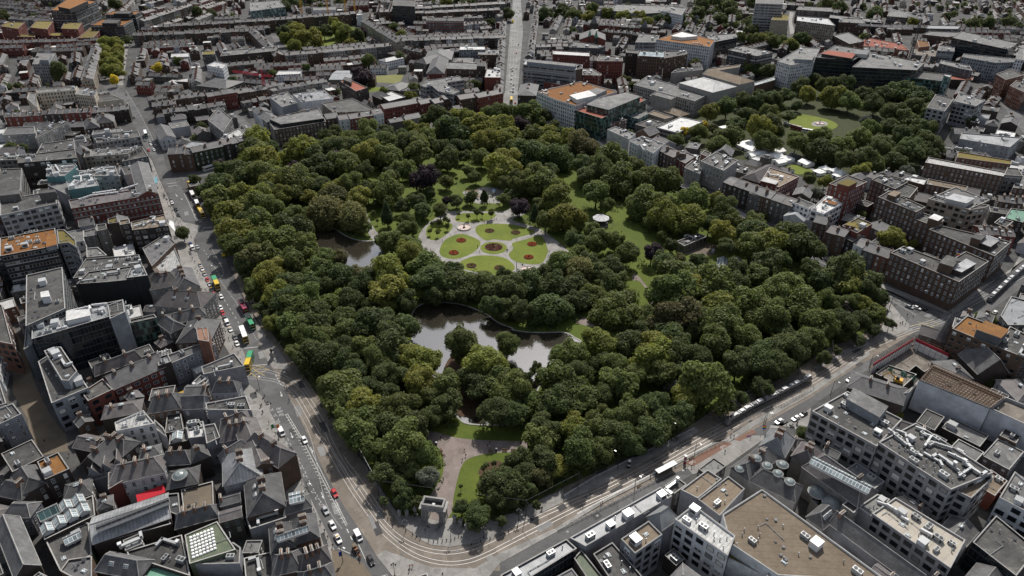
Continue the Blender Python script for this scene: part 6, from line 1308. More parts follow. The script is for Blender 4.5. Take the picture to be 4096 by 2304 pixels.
# ------------------------------------------------------------------ monuments and garden things
def at(c,x,y,z=0): return gp(*K(c,x,y),z)
def ang(c,x,y,x2,y2):
 a=at(c,x,y);b_=at(c,x2,y2); return math.atan2(b_[1]-a[1],b_[0]-a[0])
plain(AS_,(.25,.245,.235),.85,nz=.35,nscale=.8)
plain(DI,(.02,.022,.024),.5,.3); plain('lamp_glass',(.75,.75,.72),.3); plain('timber',(.16,.10,.06),.8,nz=.2)
plain(CW,(.78,.78,.76),.7,nz=.06,nscale=.3); plain('crane_red',(.42,.03,.05),.5); plain('crane_yellow',(.5,.28,.03),.5); plain('pink_stone',(.45,.36,.32),.7,nz=.15)
plain('sheet_grey',(.5,.52,.55),.6,nz=.22,nscale=.25); plain('net_red',(.34,.03,.05),.8,nz=.2); plain('net_green',(.07,.22,.16),.8,nz=.4,nscale=1); plain('rust_steel',(.13,.075,.05),.8,nz=.3)
plain('play_blue',(.12,.22,.35),.5)
ax,ay=at(13,1728,908); ar=ang(13,1610,912,1840,945)
root=empty('stone_arch',(ax,ay,0),'pale granite triumphal arch at the corner gate of the park','arch',None,ar)
w,dp,h=9.2,4.2,7.4
m=MB()
for s in (-1,1):
 m.box(s*3.35,0,0,2.5,dp,1.9,AS_); m.box(s*3.35,0,1.9,2.2,dp-.4,h-1.9,AS_)
 for q in (-1,1):
  m.box(s*2.6,q*(dp/2-.05),1.9,.5,.4,h-2.3,AS_); m.box(s*4.1,q*(dp/2-.05),1.9,.5,.4,h-2.3,AS_)
obj('pier',m,root)
m=MB(); n=10
for s in (-1,1):
 y=s*(dp/2-.2)
 for i in range(n):
  a0=PI*i/n;a1=PI*(i+1)/n; p=lambda a:(2.25*math.cos(a),4.6+2.25*math.sin(a))
  q0,q1=p(a0),p(a1); f=[(q0[0],y,q0[1]),(q0[0],y,h),(q1[0],y,h),(q1[0],y,q1[1])]
  m.face(f if s>0 else f[::-1],AS_)
for i in range(n):
 a0=PI*i/n;a1=PI*(i+1)/n; q0=(2.25*math.cos(a0),4.6+2.25*math.sin(a0));q1=(2.25*math.cos(a1),4.6+2.25*math.sin(a1))
 m.face([(q0[0],-dp/2+.2,q0[1]),(q1[0],-dp/2+.2,q1[1]),(q1[0],dp/2-.2,q1[1]),(q0[0],dp/2-.2,q0[1])],AS_)
 if i%2==0:
  for s in (-1,1): m.bar((q0[0]*1.08,s*(dp/2-.12),4.6+(q0[1]-4.6)*1.08),(q1[0]*1.08,s*(dp/2-.12),4.6+(q1[1]-4.6)*1.08),.14,AS_)
m.box(0,-dp/2+.1,6.7,.7,.5,.9,AS_); obj('vault',m,root)
m=MB(); m.box(0,0,h,w+.3,dp+.1,.6,AS_); m.box(0,0,h+.6,w+1.0,dp+.8,.35,AS_); obj('cornice',m,root)
m=MB()
for sx,sy,lx,ly in ((0,-dp/2+.3,w-1,.5),(0,dp/2-.3,w-1,.5),(-w/2+.75,0,.5,dp-1.1),(w/2-.75,0,.5,dp-1.1)): m.box(sx,sy,h+.95,lx,ly,2.0,AS_)
m.box(0,0,h+.96,w-2.2,dp-1.2,.3,'felt'); m.box(0,0,h+1.3,1.0,1.0,.4,ML)
for sx,sy,lx,ly in ((0,-dp/2+.3,w-.7,.7),(0,dp/2-.3,w-.7,.7),(-w/2+.75,0,.7,dp-1.3),(w/2-.75,0,.7,dp-1.3)): m.box(sx,sy,h+2.95,lx,ly,.25,CG)
obj('attic',m,root); root.scale=(.96,.96,.82)
def pier(c,x,y,lab):
 X,Y=at(c,x,y); r=empty('gate_pier',(X,Y,0),lab,'gate pier','stone piers of the arch gate',ar)
 m=MB(); m.box(0,0,0,1.1,1.1,2.9,AS_); obj('shaft',m,r); m=MB(); m.box(0,0,2.9,1.4,1.4,.3,CG); m.cyl(0,0,3.2,3.8,.5,.1,AS_,8); obj('cap',m,r)
for c,x,y,l in ((13,1400,898,'stone gate pier at the outer end of the taxi side railing by the arch'),(13,1470,885,'middle stone gate pier on the taxi side of the arch'),(13,1547,868,'stone gate pier beside the arch on the taxi side'),(13,1915,945,'stone gate pier beside the arch on the tram stop side'),(13,1972,985,'middle stone gate pier on the tram stop side of the arch'),(13,2027,1022,'stone gate pier at the outer end of the tram stop side by the arch')): pier(c,x,y,l)
def railing(P,lab,name='park_railing'):
 c=P[0]; r=empty(name,(*c,0),lab,'railing'); L=[(x-c[0],y-c[1]) for x,y in P]
 m=MB(); p_=MB(); b=MB()
 for i in range(len(L)-1):
  a,q=Vector(L[i]),Vector(L[i+1]); D=(q-a).length; e=(q-a)/max(D,.01)
  for z in (.45,1.55): b.bar((*a,z),(*q,z),.05,DI)
  k=int(D/.6)
  for j in range(k):
   s=a+e*(D*j/max(1,k)); m.box(s.x,s.y,.1,.06,.06,1.75,DI)
  k=max(1,int(D/6))
  for j in range(k): s=a+e*(D*j/k); p_.box(s.x,s.y,0,.25,.25,1.95,DI)
 obj('bars',m,r); obj('rail',b,r); obj('post',p_,r)
railing(mixed("13:1395,890 9:705,1180 9:485,860 8:2485,420 4:2245,1190 4:1965,690 4:1912,430 4:1957,340 4:2080,335"),'dark iron railing of the park along the taxi and bus street')
railing(mixed("13:2030,1000 14:100,865 14:590,625 14:1000,435 14:1560,195 10:2190,1085 11:380,885 11:720,645 11:1080,505 11:1290,330"),'dark iron railing of the park along the tram street')
railing(mixed("11:1290,305 11:1110,95 7:605,1150 6:1330,322 6:940,145 2:520,1240 2:290,1050"),'dark iron railing of the park along the far road')
def fountain(c,x,y,r,lab,tier=1.6):
 X,Y=at(c,x,y); o=empty('fountain',(X,Y,.05),lab,'fountain','fountains of the gardens')
 m=MB();
 for a,b_,z0,z1 in ((r,r-.45,0,.7),):
  n=32
  for i in range(n):
   t0,t1=2*PI*i/n,2*PI*(i+1)/n; p=lambda R_,t,z:(R_*math.cos(t),R_*math.sin(t),z)
   m.face([p(a,t0,z0),p(a,t1,z0),p(a,t1,z1),p(a,t0,z1)],'pink_stone'); m.face([p(a,t0,z1),p(a,t1,z1),p(b_,t1,z1),p(b_,t0,z1)],CG); m.face([p(b_,t1,.1),p(b_,t0,.1),p(b_,t0,z1),p(b_,t1,z1)],'pink_stone')
 obj('basin',m,o)
 m=MB(); m.face([((r-.45)*math.cos(2*PI*i/24),(r-.45)*math.sin(2*PI*i/24),.35) for i in range(24)],'pink_stone'); obj('basin_floor',m,o)
 m=MB(); m.cyl(0,0,.3,.9,.9,.7,'bronze',10); m.cyl(0,0,.9,tier,.25,.2,'bronze',8); m.cyl(0,0,tier,tier+.25,.25,.75,'bronze',12); m.cyl(0,0,tier+.25,tier+.9,.2,.1,'bronze',8); obj('centrepiece',m,o)
plain('bronze',(.06,.055,.045),.5,.4)
fountain(5,2002,822,4.6,'round pink stone fountain at the top of the formal garden'); fountain(6,255,1220,4.6,'round pink stone fountain at the bottom of the formal garden')
fountain(3,660,1156,4.2,'round stone fountain on the walled garden lawn',3.2)
X,Y=at(6,940,790); o=empty('bandstand',(X,Y,0),'octagonal bandstand with silver roof on the lawn','bandstand')
oc=lambda r,k=8:[(r*math.cos(2*PI*i/k+.39),r*math.sin(2*PI*i/k+.39)) for i in range(k)]
m=MB(); m.prism(oc(5.2),0,1.0,AS_,'felt'); obj('base',m,o)
m=MB(); P=oc(5.6);
for i in range(8): m.face([(*P[i],4.8),(*P[(i+1)%8],4.8),(0,0,7.2)],MW); m.bar((*P[i],4.84),(0,0,7.25),.1,MW)
m.prism(oc(5.6),4.55,4.8,CG); m.cyl(0,0,7.1,8.0,.25,.05,MD,6); obj('roof',m,o)
for x,y in oc(4.8):
 m=MB(); m.cyl(0,0,1,4.6,.09,.09,DI,6); obj('post',m,o,(x,y,0))
m=MB(); P=oc(8.3,24)
for i in range(24): m.bar((*P[i],.9),(*P[(i+1)%24],.9),.07,CG); m.box(*P[i],0,.12,.12,1.0,CG)
r=empty('bandstand_railing',(X,Y,0),'pale low railing circling the bandstand','railing'); obj('rail',m,r)
X,Y=at(5,1790,690); o=empty('garden_shelter',(X,Y,0),'open garden shelter with grey conical roof and finial','shelter')
m=MB(); m.cyl(0,0,2.6,6.4,4.4,.5,SR,10,False); m.cyl(0,0,6.4,8.2,.6,.05,'zinc',8); obj('roof',m,o)
for i in range(8): m=MB(); m.cyl(0,0,0,2.7,.12,.12,'timber',6); obj('post',m,o,(3.7*math.cos(i*PI/4),3.7*math.sin(i*PI/4),0))
F(6,"1650,945 1722,990 1935,900 1850,870",5.5,'grey','felt','service_shed','grey park depot shed with flat dark roof and two roof lights',cat='shed',win='plain',plant=2)
def glasshouse(c,s,lab):
 P=ccw(rect3(W(c,s,2.2))); cx,cy=centroid(P); o=empty('glasshouse',(cx,cy,0),lab,'glasshouse','park glasshouses'); L=[(x-cx,y-cy) for x,y in P]
 m=MB(); m.prism(L,0,2.2,'glass_roof'); obj('wall',m,o); m=MB(); pitched(m,L,2.2,2.0,'glass_roof','glass_roof',False); obj('roof',m,o)
glasshouse(6,"2025,1200 2125,1215 2130,1120",'white framed glasshouse nearer the park depot shed'); glasshouse(6,"2150,1160 2245,1180 2255,1125",'white framed glasshouse farther from the park depot shed')
G(11,"815,255 980,300 1000,170",4.5,3.2,'brown',PS,'gate_lodge','dark gabled gate lodge with red roof trim among hedges',cat='lodge',win='sash',hip=False,chim=1)
G(11,"890,285 965,300 985,250",4,2.5,'brown','redroof','gate_lodge','red tiled porch gable of the gate lodge',cat='lodge',hip=False,along=False,mk=False)
P=W(11,"678,205 712,205 718,322 690,322"); cx,cy=centroid(P); m=MB(); rng=random.Random(3); xs=[p[0] for p in P];ys=[p[1] for p in P]
for _ in range(500):
 x,y=rng.uniform(min(xs),max(xs)),rng.uniform(min(ys),max(ys))
 if inpoly(x,y,P): m.cyl(x-cx,y-cy,0,rng.uniform(.3,.8),.35,.1,'flower_yellow',5)
tag(obj('flower_border',m,None,(cx,cy,.05)),'bright yellow flower border beside the gate lodge','flower border')
def hedge(P,h,w,lab,mt='leaf_d'):
 c=P[0]; m=MB(); rng=random.Random(int(c[0]))
 for i in range(len(P)-1):
  a,q=Vector(P[i]),Vector(P[i+1]); D=(q-a).length; e=(q-a)/D; n=Vector((-e.y,e.x))
  for _ in range(int(D*60)):
   s=a+e*rng.uniform(0,D)+n*rng.uniform(-w,w)-Vector(c); z=rng.uniform(.1,h); d=Vector((rng.gauss(0,1),rng.gauss(0,1),rng.gauss(.6,1))).normalized(); u=d.orthogonal().normalized()*.28; v=d.cross(u)
   p=Vector((s.x,s.y,z)); m.face([tuple(p-u),tuple(p-v),tuple(p+u),tuple(p+v)],mt)
 tag(obj('hedge',m,None,(*c,0)),lab,'hedge')
hedge(W(11,"720,215 800,215 830,280"),1.6,.7,'clipped hedge beside the gate lodge path'); hedge(W(11,"1000,250 1100,275 1180,265"),2,.8,'long hedge behind the gate lodge along the far road')
hedge(W(10,"700,395 760,345"),1,.6,'low hedge at the path by the big pond')
def statue(c,x,y,h,lab,mt='bronze'):
 X,Y=at(c,x,y); o=empty('statue_monument',(X,Y,.05),lab,'statue')
 m=MB(); m.box(0,0,0,4.2,4.2,.3,AS_); m.box(0,0,.3,3,3,.4,AS_); m.box(0,0,.7,1.6,1.6,h*.45,AS_); obj('plinth',m,o)
 m=MB(); z=.7+h*.45; m.cyl(0,0,z,z+1.2,.5,.42,mt,8); m.cyl(0,0,z+1.2,z+1.9,.5,.28,mt,8); m.cyl(0,0,z+1.9,z+2.3,.2,.2,mt,8); m.bar((.4,0,z+1.7),(.75,-.3,z+1.0),.12,mt); m.bar((-.4,0,z+1.7),(-.6,-.2,z+.9),.12,mt); obj('figure',m,o)
statue(10,925,1292,5,'dark statue on a stepped plinth among shaded trees'); statue(9,215,738,7,'slim dark fountain monument on the traffic island by the green and yellow bus')
for i,(x,y,nm,lb) in enumerate(((2040,500,'climbing_frame','dark timber climbing frame in the playground'),(2110,500,'swing_frame','timber swing frame beside the climbing frame'),(2280,510,'slide_tower','blue and white slide tower in the playground'),(2130,545,'swing_frame','timber swing frame at the hedge side of the playground'))):
 X,Y=at(5,x,y); o=empty(nm,(X,Y,.05),lb,'play equipment',None,i*.7)
 m=MB()
 for sx in (-2,2):
  for sy in (-1,1): m.bar((sx,sy,0),(sx,sy*.4,3),.12,'timber')
 m.bar((-2.2,0,3),(2.2,0,3),.12,'timber'); obj('frame',m,o)
 m=MB();
 if nm=='slide_tower': m.box(0,0,1.5,2,2,1.4,CW); m.cyl(0,0,2.9,4.2,1.6,.1,'play_blue',6); m.bar((1,0,1.6),(4,0,.2),.4,'play_blue')
 else: m.box(-.8,0,.6,.6,.3,.08,'play_blue'); m.box(.8,0,.6,.6,.3,.08,'play_blue'); m.box(0,0,1.7,3.6,1.2,.1,'timber')
 obj('deck',m,o)
def tent(c,x,y,w,l,kind,lab,rz=.5,h=2.4):
 X,Y=at(c,x,y); o=empty('event_tent',(X,Y,.06),lab,'tent','white tents in the walled garden',rz)
 P=[(-w/2,-l/2),(w/2,-l/2),(w/2,l/2),(-w/2,l/2)]
 m=MB(); m.prism(P,0,h,CW); obj('wall',m,o)
 m=MB()
 if kind=='peak':
  n=8; prev=P;
  for i in range(1,6):
   t=i/5; k=(1-t)**1.9; q=[(x_*k,y_*k) for x_,y_ in P]; z0=h+2.9*((i-1)/5)**1.0; z1=h+2.9*t
   for j in range(4): m.face([(*prev[j],z0),(*prev[(j+1)%4],z0),(*q[(j+1)%4],z1),(*q[j],z1)],CW)
   prev=q
 elif kind=='gable': pitched(m,P,h,1.7,CW,CW,False)
 else: pitched(m,P,h,.5,CW,CW,True)
 obj('roof',m,o); m=MB(); m.box(0,-l/2-.03,0,1.4,.05,2.0,MD); obj('door',m,o)
IV_A=ang(7,120,60,480,215)
for c,x,y,w,l,k_,lb in [(7,160,100,6,6,'peak','white peaked tent at the top of the event lawn'),(7,265,125,8,10,'gable','white gabled tent behind the dark event stage'),(7,60,155,7,16,'gable','long white gabled tent nearest the purple roofed hall'),(7,70,205,6,6,'peak','white peaked tent beside the long gabled tent'),(7,165,180,8,12,'gable','white gabled tent in the middle of the tent rows'),(7,250,175,8,9,'gable','white gabled tent beside the flat canopy'),(7,275,225,8,9,'gable','white gabled tent nearest the red brick library'),(7,345,195,9,9,'flat','flat white canopy beside the dark event stage'),(7,530,235,9,9,'gable','lone white gabled tent with dark doorway on the lawn'),(7,705,290,7,7,'peak','white peaked tent at the lawn end nearest the trees'),(7,650,320,7,7,'flat','flat white canopy in front of the twin peaked tents'),(7,800,312,7,7,'peak','first of the twin white peaked tents before the red brick tower'),(7,852,332,7,7,'peak','second of the twin white peaked tents before the red brick tower'),(7,820,355,6,6,'flat','small flat canopy in front of the twin peaked tents'),
 (2,2350,1390,24,18,'flat','largest flat cream marquee of the event garden'),(6,2400,145,8,17,'gable','long white gabled tent beside the cream lodge'),(6,2500,175,9,15,'gable','white gabled tent between cream lodge and yellow tree'),(3,30,1405,18,12,'flat','wide flat white canopy above the tent rows'),(2,2365,1330,5,5,'flat','small flat canopy behind the cream marquee'),(7,1230,75,6,9,'flat','white canopy half hidden by the dark garden trees'),(3,1090,1235,8,10,'gable','white gabled tent behind the silver tree'),(2,2100,1215,8,8,'flat','white canopy among the golden trees')]:
 tent(c,x,y,w,l,k_,lb,IV_A)
X,Y=at(7,440,175); o=empty('event_stage',(X,Y,.06),'dark seating stage of steel frames on the event lawn','stage',None,IV_A)
m=MB()
for i in range(6): m.box(0,i*1.4-4,0,16,1.3,.4+.35*i,MD)
obj('seating',m,o); m=MB()
for x in range(-8,9,4): m.bar((x,-4.6,0),(x,5,3.4),.1,ML); m.bar((x,4,0),(x,4,3.2),.1,ML)
obj('frame',m,o)
def lattice(m,p,q,w,mt,n):
 p,q=Vector(p),Vector(q); d=(q-p); e=d.normalized(); u=e.orthogonal().normalized()*w/2; v=e.cross(u).normalized()*w/2; r=w*.09
 co=[u+v,u-v,-u-v,-u+v]
 for k_ in co: m.bar(tuple(p+k_),tuple(q+k_),r,mt)
 for i in range(n):
  a=p+d*i/n; b_=p+d*(i+1)/n
  for j in range(4): m.bar(tuple(a+co[j]),tuple(b_+co[(j+1)%4]),r*.7,mt)
def crane(X,Y,h,mt,jib,jl,lab,cl=14,mm=None,w=2.0,tilt=0):
 o=empty('tower_crane',(X,Y,0),lab,'crane','tower cranes over the city')
 m=MB(); lattice(m,(0,0,0),(0,0,h),w,mm or mt,int(h/2.4)); obj('mast',m,o)
 dx,dy=math.cos(jib),math.sin(jib)
 m=MB(); lattice(m,(dx,dy,h+.8),(dx*jl,dy*jl,h+.8+tilt),1.7,mt,int(jl/2.4)); obj('jib',m,o)
 m=MB(); lattice(m,(-dx,-dy,h+.8),(-dx*cl,-dy*cl,h+.8),1.5,mt,5); m.box(-dx*cl*.9,-dy*cl*.9,h-1.6,2.2,2.2,2.6,MD,jib); obj('counter_jib',m,o)
 m=MB(); lattice(m,(0,0,h),(0,0,h+6),1.2,mt,4); m.bar((0,0,h+6),(dx*jl*.7,dy*jl*.7,h+1.5+tilt*.7),.12,mt); m.bar((0,0,h+6),(-dx*cl*.9,-dy*cl*.9,h+1.5),.12,mt); obj('tower_head',m,o)
 m=MB(); m.box(1.5*dx-dy*1.2,1.5*dy+dx*1.2,h-.8,1.8,1.6,2.2,MW,jib); obj('cab',m,o)
def crane_px(c,base,top,mt,j2,lab,**kw):
 X,Y=at(c,*base); S=K(c,*top); h=10
 while h<110 and pj(X,Y,h)[1]>S[1]: h+=.5
 T=gp(*K(c,*j2),h+1); dx,dy=T[0]-X,T[1]-Y
 crane(X,Y,h,mt,math.atan2(dy,dx),min(60,math.hypot(dx,dy)),lab,**kw)
crane_px(1,(158,940),(130,715),'crane_red',(-160,665),'red tower crane with long jib above the side street roofs')
crane_px(1,(495,190),(480,-60),'crane_yellow',(700,-90),'yellow tower crane mast beside the small obelisk and glass office'); crane_px(1,(738,190),(726,-70),'crane_yellow',(600,-110),'yellow tower crane mast behind the white building shell')
crane_px(1,(905,180),(893,-70),'crane_yellow',(800,-100),'yellow crane mast, first of the close pair near the white end house'); crane_px(1,(990,170),(982,-60),'crane_yellow',(1100,-90),'yellow crane mast, second of the close pair near the white end house')
crane_px(3,(1500,560),(1590,185),MW,(1225,60),'tall black mast crane with white jib over the far rooftops',mm=MD,w=2.6); crane_px(3,(1075,470),(1110,245),MW,(1495,255),'black mast crane with level white jib over the building site',mm=MD)
def sheeted(c,s,h,lab,red=True):
 P=W(c,s,h); c0=P[0]; o=empty('scaffold_wall',(*c0,0),lab,'scaffold','sheeted scaffolds of the demolition site'); L=[(x-c0[0],y-c0[1]) for x,y in P]
 m=MB(); b=MB(); r_=MB()
 for i in range(len(L)-1):
  a,q=Vector(L[i]),Vector(L[i+1]); D=(q-a).length; e=(q-a)/D; n=Vector((-e.y,e.x))*.6
  m.prism(ccw([tuple(a-n*.1),tuple(q-n*.1),tuple(q+n*.1),tuple(a+n*.1)]),0,h-1.6,CW,CW)
  r_.prism(ccw([tuple(a-n*.13),tuple(q-n*.13),tuple(q+n*.13),tuple(a+n*.13)]),h-1.58,h,'net_red','net_red')
  k=int(D/2.4)
  for j in range(k+1):
   for s_ in (-1.3,1.3): p=a+e*(D*j/max(1,k))+n*s_; b.bar((*p,0),(*p,h+1.8),.07,'rust_steel')
  for z in (h*.35,h*.7,h+.6):
   for s_ in (-1.3,1.3): b.bar((*(a+n*s_),z),(*(q+n*s_),z),.06,'rust_steel')
  b.prism(ccw([tuple(a+n*.2),tuple(q+n*.2),tuple(q+n*1.3),tuple(a+n*1.3)]),h-2.4,h-2.3,'timber','timber')
 obj('sheeting',m,o); obj('pole',b,o)['kind']='stuff'; obj('netting',r_,o)
sheeted(11,"1165,780 1545,545",9,'white sheeted scaffold with red net band along the tram street'); sheeted(11,"1560,545 1875,690",9,'white sheeted scaffold with red net band facing the stone church')
F(11,"1180,820 1540,590 1860,720 1640,860 1560,800 1440,900",4,'dark','rubble_mix','demolition_floor','exposed demolition floor with rubble inside the red netted scaffold',cat='building site')
P=W(11,"1260,790 1380,850 1560,900 1580,870",6); c0=P[0]; m=MB(); rng=random.Random(4)
for i in range(3):
 a,q=Vector(P[i]),Vector(P[i+1])
 for k in range(12):
  p=a+(q-a)*(k/12)-Vector(c0); p2=a+(q-a)*((k+1)/12)-Vector(c0); z=rng.uniform(4,6.4); m.face([(p.x,p.y,z-3),(p2.x,p2.y,z-3.4),(p2.x,p2.y+.4,z+.3),(p.x,p.y+.3,z)],'net_green')
tag(obj('safety_netting',m,None,(*c0,0)),'torn green safety netting across the demolition floor','netting')
P=W(11,"1600,930 2255,1195 2395,1090 1720,790",16.2); P=ccw(P); c0=centroid(P); m=MB()
a,b_,c_,d_=[Vector(p)-Vector(c0) for p in W(11,"1600,930 2255,1195 2395,1090 1720,790",16.2)]
for i in range(9):
 t=i/8; p=a+(d_-a)*t; q=b_+(c_-b_)*t; m.bar((*p,16.6),(*q,16.6),.22,'timber')
for i in range(24):
 t=i/23; p=a+(b_-a)*t; q=d_+(c_-d_)*t; m.bar((*p,16.1),(*q,16.1),.12,'rust_steel')
tag(obj('roof_rafters',m,None,(*c0,0)),'exposed timber rafters on top of the stripped sheeted building','rafters')
def drape(c,s,h,lab):
 P=W(c,s,h); c0=P[0]; a,b_=Vector(P[0]),Vector(P[1]); D=(b_-a).length; e=(b_-a)/D; n=Vector((e.y,-e.x)); n=n if n.y<0 else -n
 m=MB(); rng=random.Random(8); nx,nz=int(D/1.5),9; g=[[None]*(nz+1) for _ in range(nx+1)]
 for i in range(nx+1):
  for j in range(nz+1):
   p=e*(D*i/nx)+n*(.5+.12*math.sin(i*1.1+j*.7)+rng.uniform(0,.12)); g[i][j]=(p.x,p.y,1+(h-1)*j/nz)
 for i in range(nx):
  for j in range(nz): m.face([g[i][j],g[i+1][j],g[i+1][j+1],g[i][j+1]],'sheet_grey')
 o=tag(obj('scaffold_sheeting',m,None,(*c0,0)),lab,'sheeting')
drape(11,"1590,935 2250,1200",16,'long grey scaffold sheeting hanging down the stripped building'); drape(11,"2262,1200 2720,1410",15,'second grey scaffold sheeting with torn flap toward the picture edge')
X,Y=at(11,1390,960,5); o=empty('excavator',(X,Y,5),'yellow excavator standing in the demolition pit','excavator',None,2.6)
m=MB(); m.box(0,0,.9,3.2,2.6,1.3,'crane_yellow'); m.box(.6,.5,2.2,1.4,1.2,1.2,'glass_dark'); obj('body',m,o); m=MB()
for s in (-1,1): m.box(0,s*1.1,0,4,.6,.9,MD)
obj('track',m,o); m=MB(); m.bar((1.2,0,2),(4.2,0,4.2),.3,'crane_yellow'); m.bar((4.2,0,4.2),(6.2,0,1.6),.25,'crane_yellow'); m.box(6.3,0,.7,.9,1.0,.9,MD); obj('boom',m,o)
def spire(c,x,y,z0,w,h,mt,lab):
 X,Y=at(c,x,y,z0); o=empty('church_spire',(X,Y,0),lab,'spire'); m=MB(); m.box(0,0,0,w,w,z0,'dark',.6); obj('tower',m,o); m=MB(); m.cyl(0,0,z0,z0+h,w*.62,.05,mt,8,False); m.cyl(0,0,z0+h-.2,z0+h+1.6,.08,.04,MD,5); obj('spire_roof',m,o)
spire(11,1805,560,10,5,17,SR,'dark pointed stone spire beside the scaffolded corner'); spire(2,838,345,15,4,9,'copper','pale green spire on the red brick church, avenue side'); spire(2,898,350,15,4,9,'copper','pale green spire on the red brick church, hotel side')
spire(2,880,215,17,8,10,SR,'slate turret with white cap on the red hospital, church end'); spire(2,1350,255,17,8,10,SR,'slate turret with white cap on the red hospital, white office end')
X,Y=at(2,2290,720); o=empty('brick_chimney',(X,Y,0),'tall square brick boiler chimney behind the concert hall','chimney'); m=MB(); m.box(0,0,0,3.2,3.2,25,'dark'); obj('stack',m,o); m=MB(); m.box(0,0,25,3.8,3.8,1,CG); obj('cap',m,o)
def portico(c,A,B,h,n,dep,lab,mt='white',rise=3.2):
 a,b_=Vector(at(c,*A,h)),Vector(at(c,*B,h)); e=(b_-a); D=e.length; e/=D; rz=math.atan2(e.y,e.x); p=a+e*D/2; nn=Vector((e.y,-e.x)); nn=nn if nn.y<0 else -nn; p=p+nn*dep*.5
 o=empty('portico',(*p,0),lab,'portico',None,rz)
 m=MB(); m.box(0,0,0,D,dep,.8,mt); obj('steps',m,o); m=MB(); m.box(0,0,h-1.6,D,dep,1.5,mt); y=dep/2
 f=[(-D/2-.3,-y-.3,h-.1),(D/2+.3,-y-.3,h-.1),(0,-y-.3,h+rise)]; g_=[(x,y,z) for x,_,z in f]
 m.face(f,mt); m.face([f[0],f[2],g_[2],g_[0]],ML); m.face([f[2],f[1],g_[1],g_[2]],ML); obj('pediment',m,o)
 for i in range(n):
  m=MB(); m.cyl(0,0,.8,h-1.6,.55,.46,mt,10); m.box(0,0,h-2.0,1.3,1.3,.4,mt); obj('column',m,o,(-D/2+.8+(D-1.6)*i/(n-1),-dep/2+.7,0))
portico(7,(345,690),(530,738),11.5,4,4,'white columned temple portico with pediment facing the park')
portico(2,(1425,885),(1600,935),15,4,3,'grey columned porch of the concert hall','stone',1.2)
portico(2,(1290,1362),(1350,1394),16,4,1.2,'white pediment front of the stone mansion','white',2.5)
portico(6,(1270,140),(1345,175),5,4,3,'white columned entrance porch of the stone mansion','white',.6)
plain('dome_glass',(.17,.2,.2),.3,spec=.5)
def cone(c,x,y,r,z,lab,mt='dome_glass',hh=.5):
 r*=.75; X,Y=at(c,x,y,z); o=empty('glass_dome',(X,Y,z-.4),lab,'roof light','glass domes on the college roofs'); n=20; m=MB()
 for i in range(n):
  t0,t1=2*PI*i/n,2*PI*(i+1)/n
  for a,b_,za,zb in ((1,.55,0,.7),(.55,.05,.7,1)): m.face([(r*a*math.cos(t0),r*a*math.sin(t0),.4+za*r*hh),(r*a*math.cos(t1),r*a*math.sin(t1),.4+za*r*hh),(r*b_*math.cos(t1),r*b_*math.sin(t1),.4+zb*r*hh),(r*b_*math.cos(t0),r*b_*math.sin(t0),.4+zb*r*hh)],mt)
  m.bar((r*math.cos(t0),r*math.sin(t0),.45),(r*.55*math.cos(t0),r*.55*math.sin(t0),.47+.7*r*hh),.035,ML)
 obj('glazing',m,o); m=MB(); m.cyl(0,0,0,.45,r*1.06,r*1.06,CG,20); obj('rim',m,o)
for c,x,y,r,z,lb in [(15,70,345,2.3,17,'ribbed glass dome, first from the flags on the college roof ridge'),(15,170,415,2.3,17,'ribbed glass dome, second from the flags on the college roof ridge'),(15,272,488,2.3,17,'ribbed glass dome, third from the flags on the college roof ridge'),(15,382,565,2.3,17,'ribbed glass dome, fourth from the flags on the college roof ridge'),(15,635,665,4.0,9.5,'large round glass cone between the college slate roofs'),(15,778,765,4.4,9.5,'largest round glass cone at the end of the college yard'),(15,312,405,2.8,14,'dark ribbed dome beside the pale college chimney'),(14,2240,445,2.2,15,'ribbed glass dome on the street side college roof, arcade end'),(14,2400,345,2.2,15,'ribbed glass dome on the street side college roof, middle'),(14,2500,415,2.2,15,'ribbed glass dome on the street side college roof, yard side')]: cone(c,x,y,r,z,lb)
cone(12,1680,505,3.4,12,'oval glass dome on the slate hip beside the roof terrace')
def rooflight(c,x,y,w,l,z,rz,lab,mt='glass_roof',rise=1.2):
 X,Y=at(c,x,y,z); o=empty('roof_light',(X,Y,z),lab,'roof light','framed roof lights of the workshop roofs',rz); P=[(-w/2,-l/2),(w/2,-l/2),(w/2,l/2),(-w/2,l/2)]
 m=MB(); m.prism(P,-.6,.5,MW); obj('curb',m,o); m=MB(); pitched(m,P,.5,rise,mt,MW,False); obj('glazing',m,o)
WA=ang(12,420,1110,890,880)
for i,(x,y) in enumerate(((445,1015),(560,950),(675,890),(782,835),(622,800),(740,748))): rooflight(12,x,y,3.0,4.2,9.2,WA,('white framed roof light, %s of the six on the black workshop roof'%ordn(i)))
rooflight(12,460,865,5.5,5.0,9.5,WA,'large green glass roof light beside the six white ones','glass_teal',2.0); rooflight(12,680,1100,4.5,3.4,8.4,WA,'blue glass pyramid on the dark felt roof'); rooflight(12,1660,150,3.4,4.2,8.4,.3,'white glass pyramid on the light flat roof near the white house'); rooflight(13,400,1060,2.2,9.5,15.5,2.0,'long striped white roof light on the brown slate house'); rooflight(13,440,720,4.5,4.5,13,.3,'star shaped glass lantern above the pavement house'); rooflight(15,850,510,4,20,18.2,ang(15,700,440,990,590)+PI/2,'long pale roof light strip on the purple slate hip'); rooflight(12,1250,880,2,22,13.2,ang(12,980,960,1440,780)-PI/2,'long dark ridge glazing on the streaked silver hall','glass_dark',.6)
a,b_,d_=[Vector(W(12,s,12.2)[0]) for s in ("1760,1075","1990,985","1790,1290")]; n=0
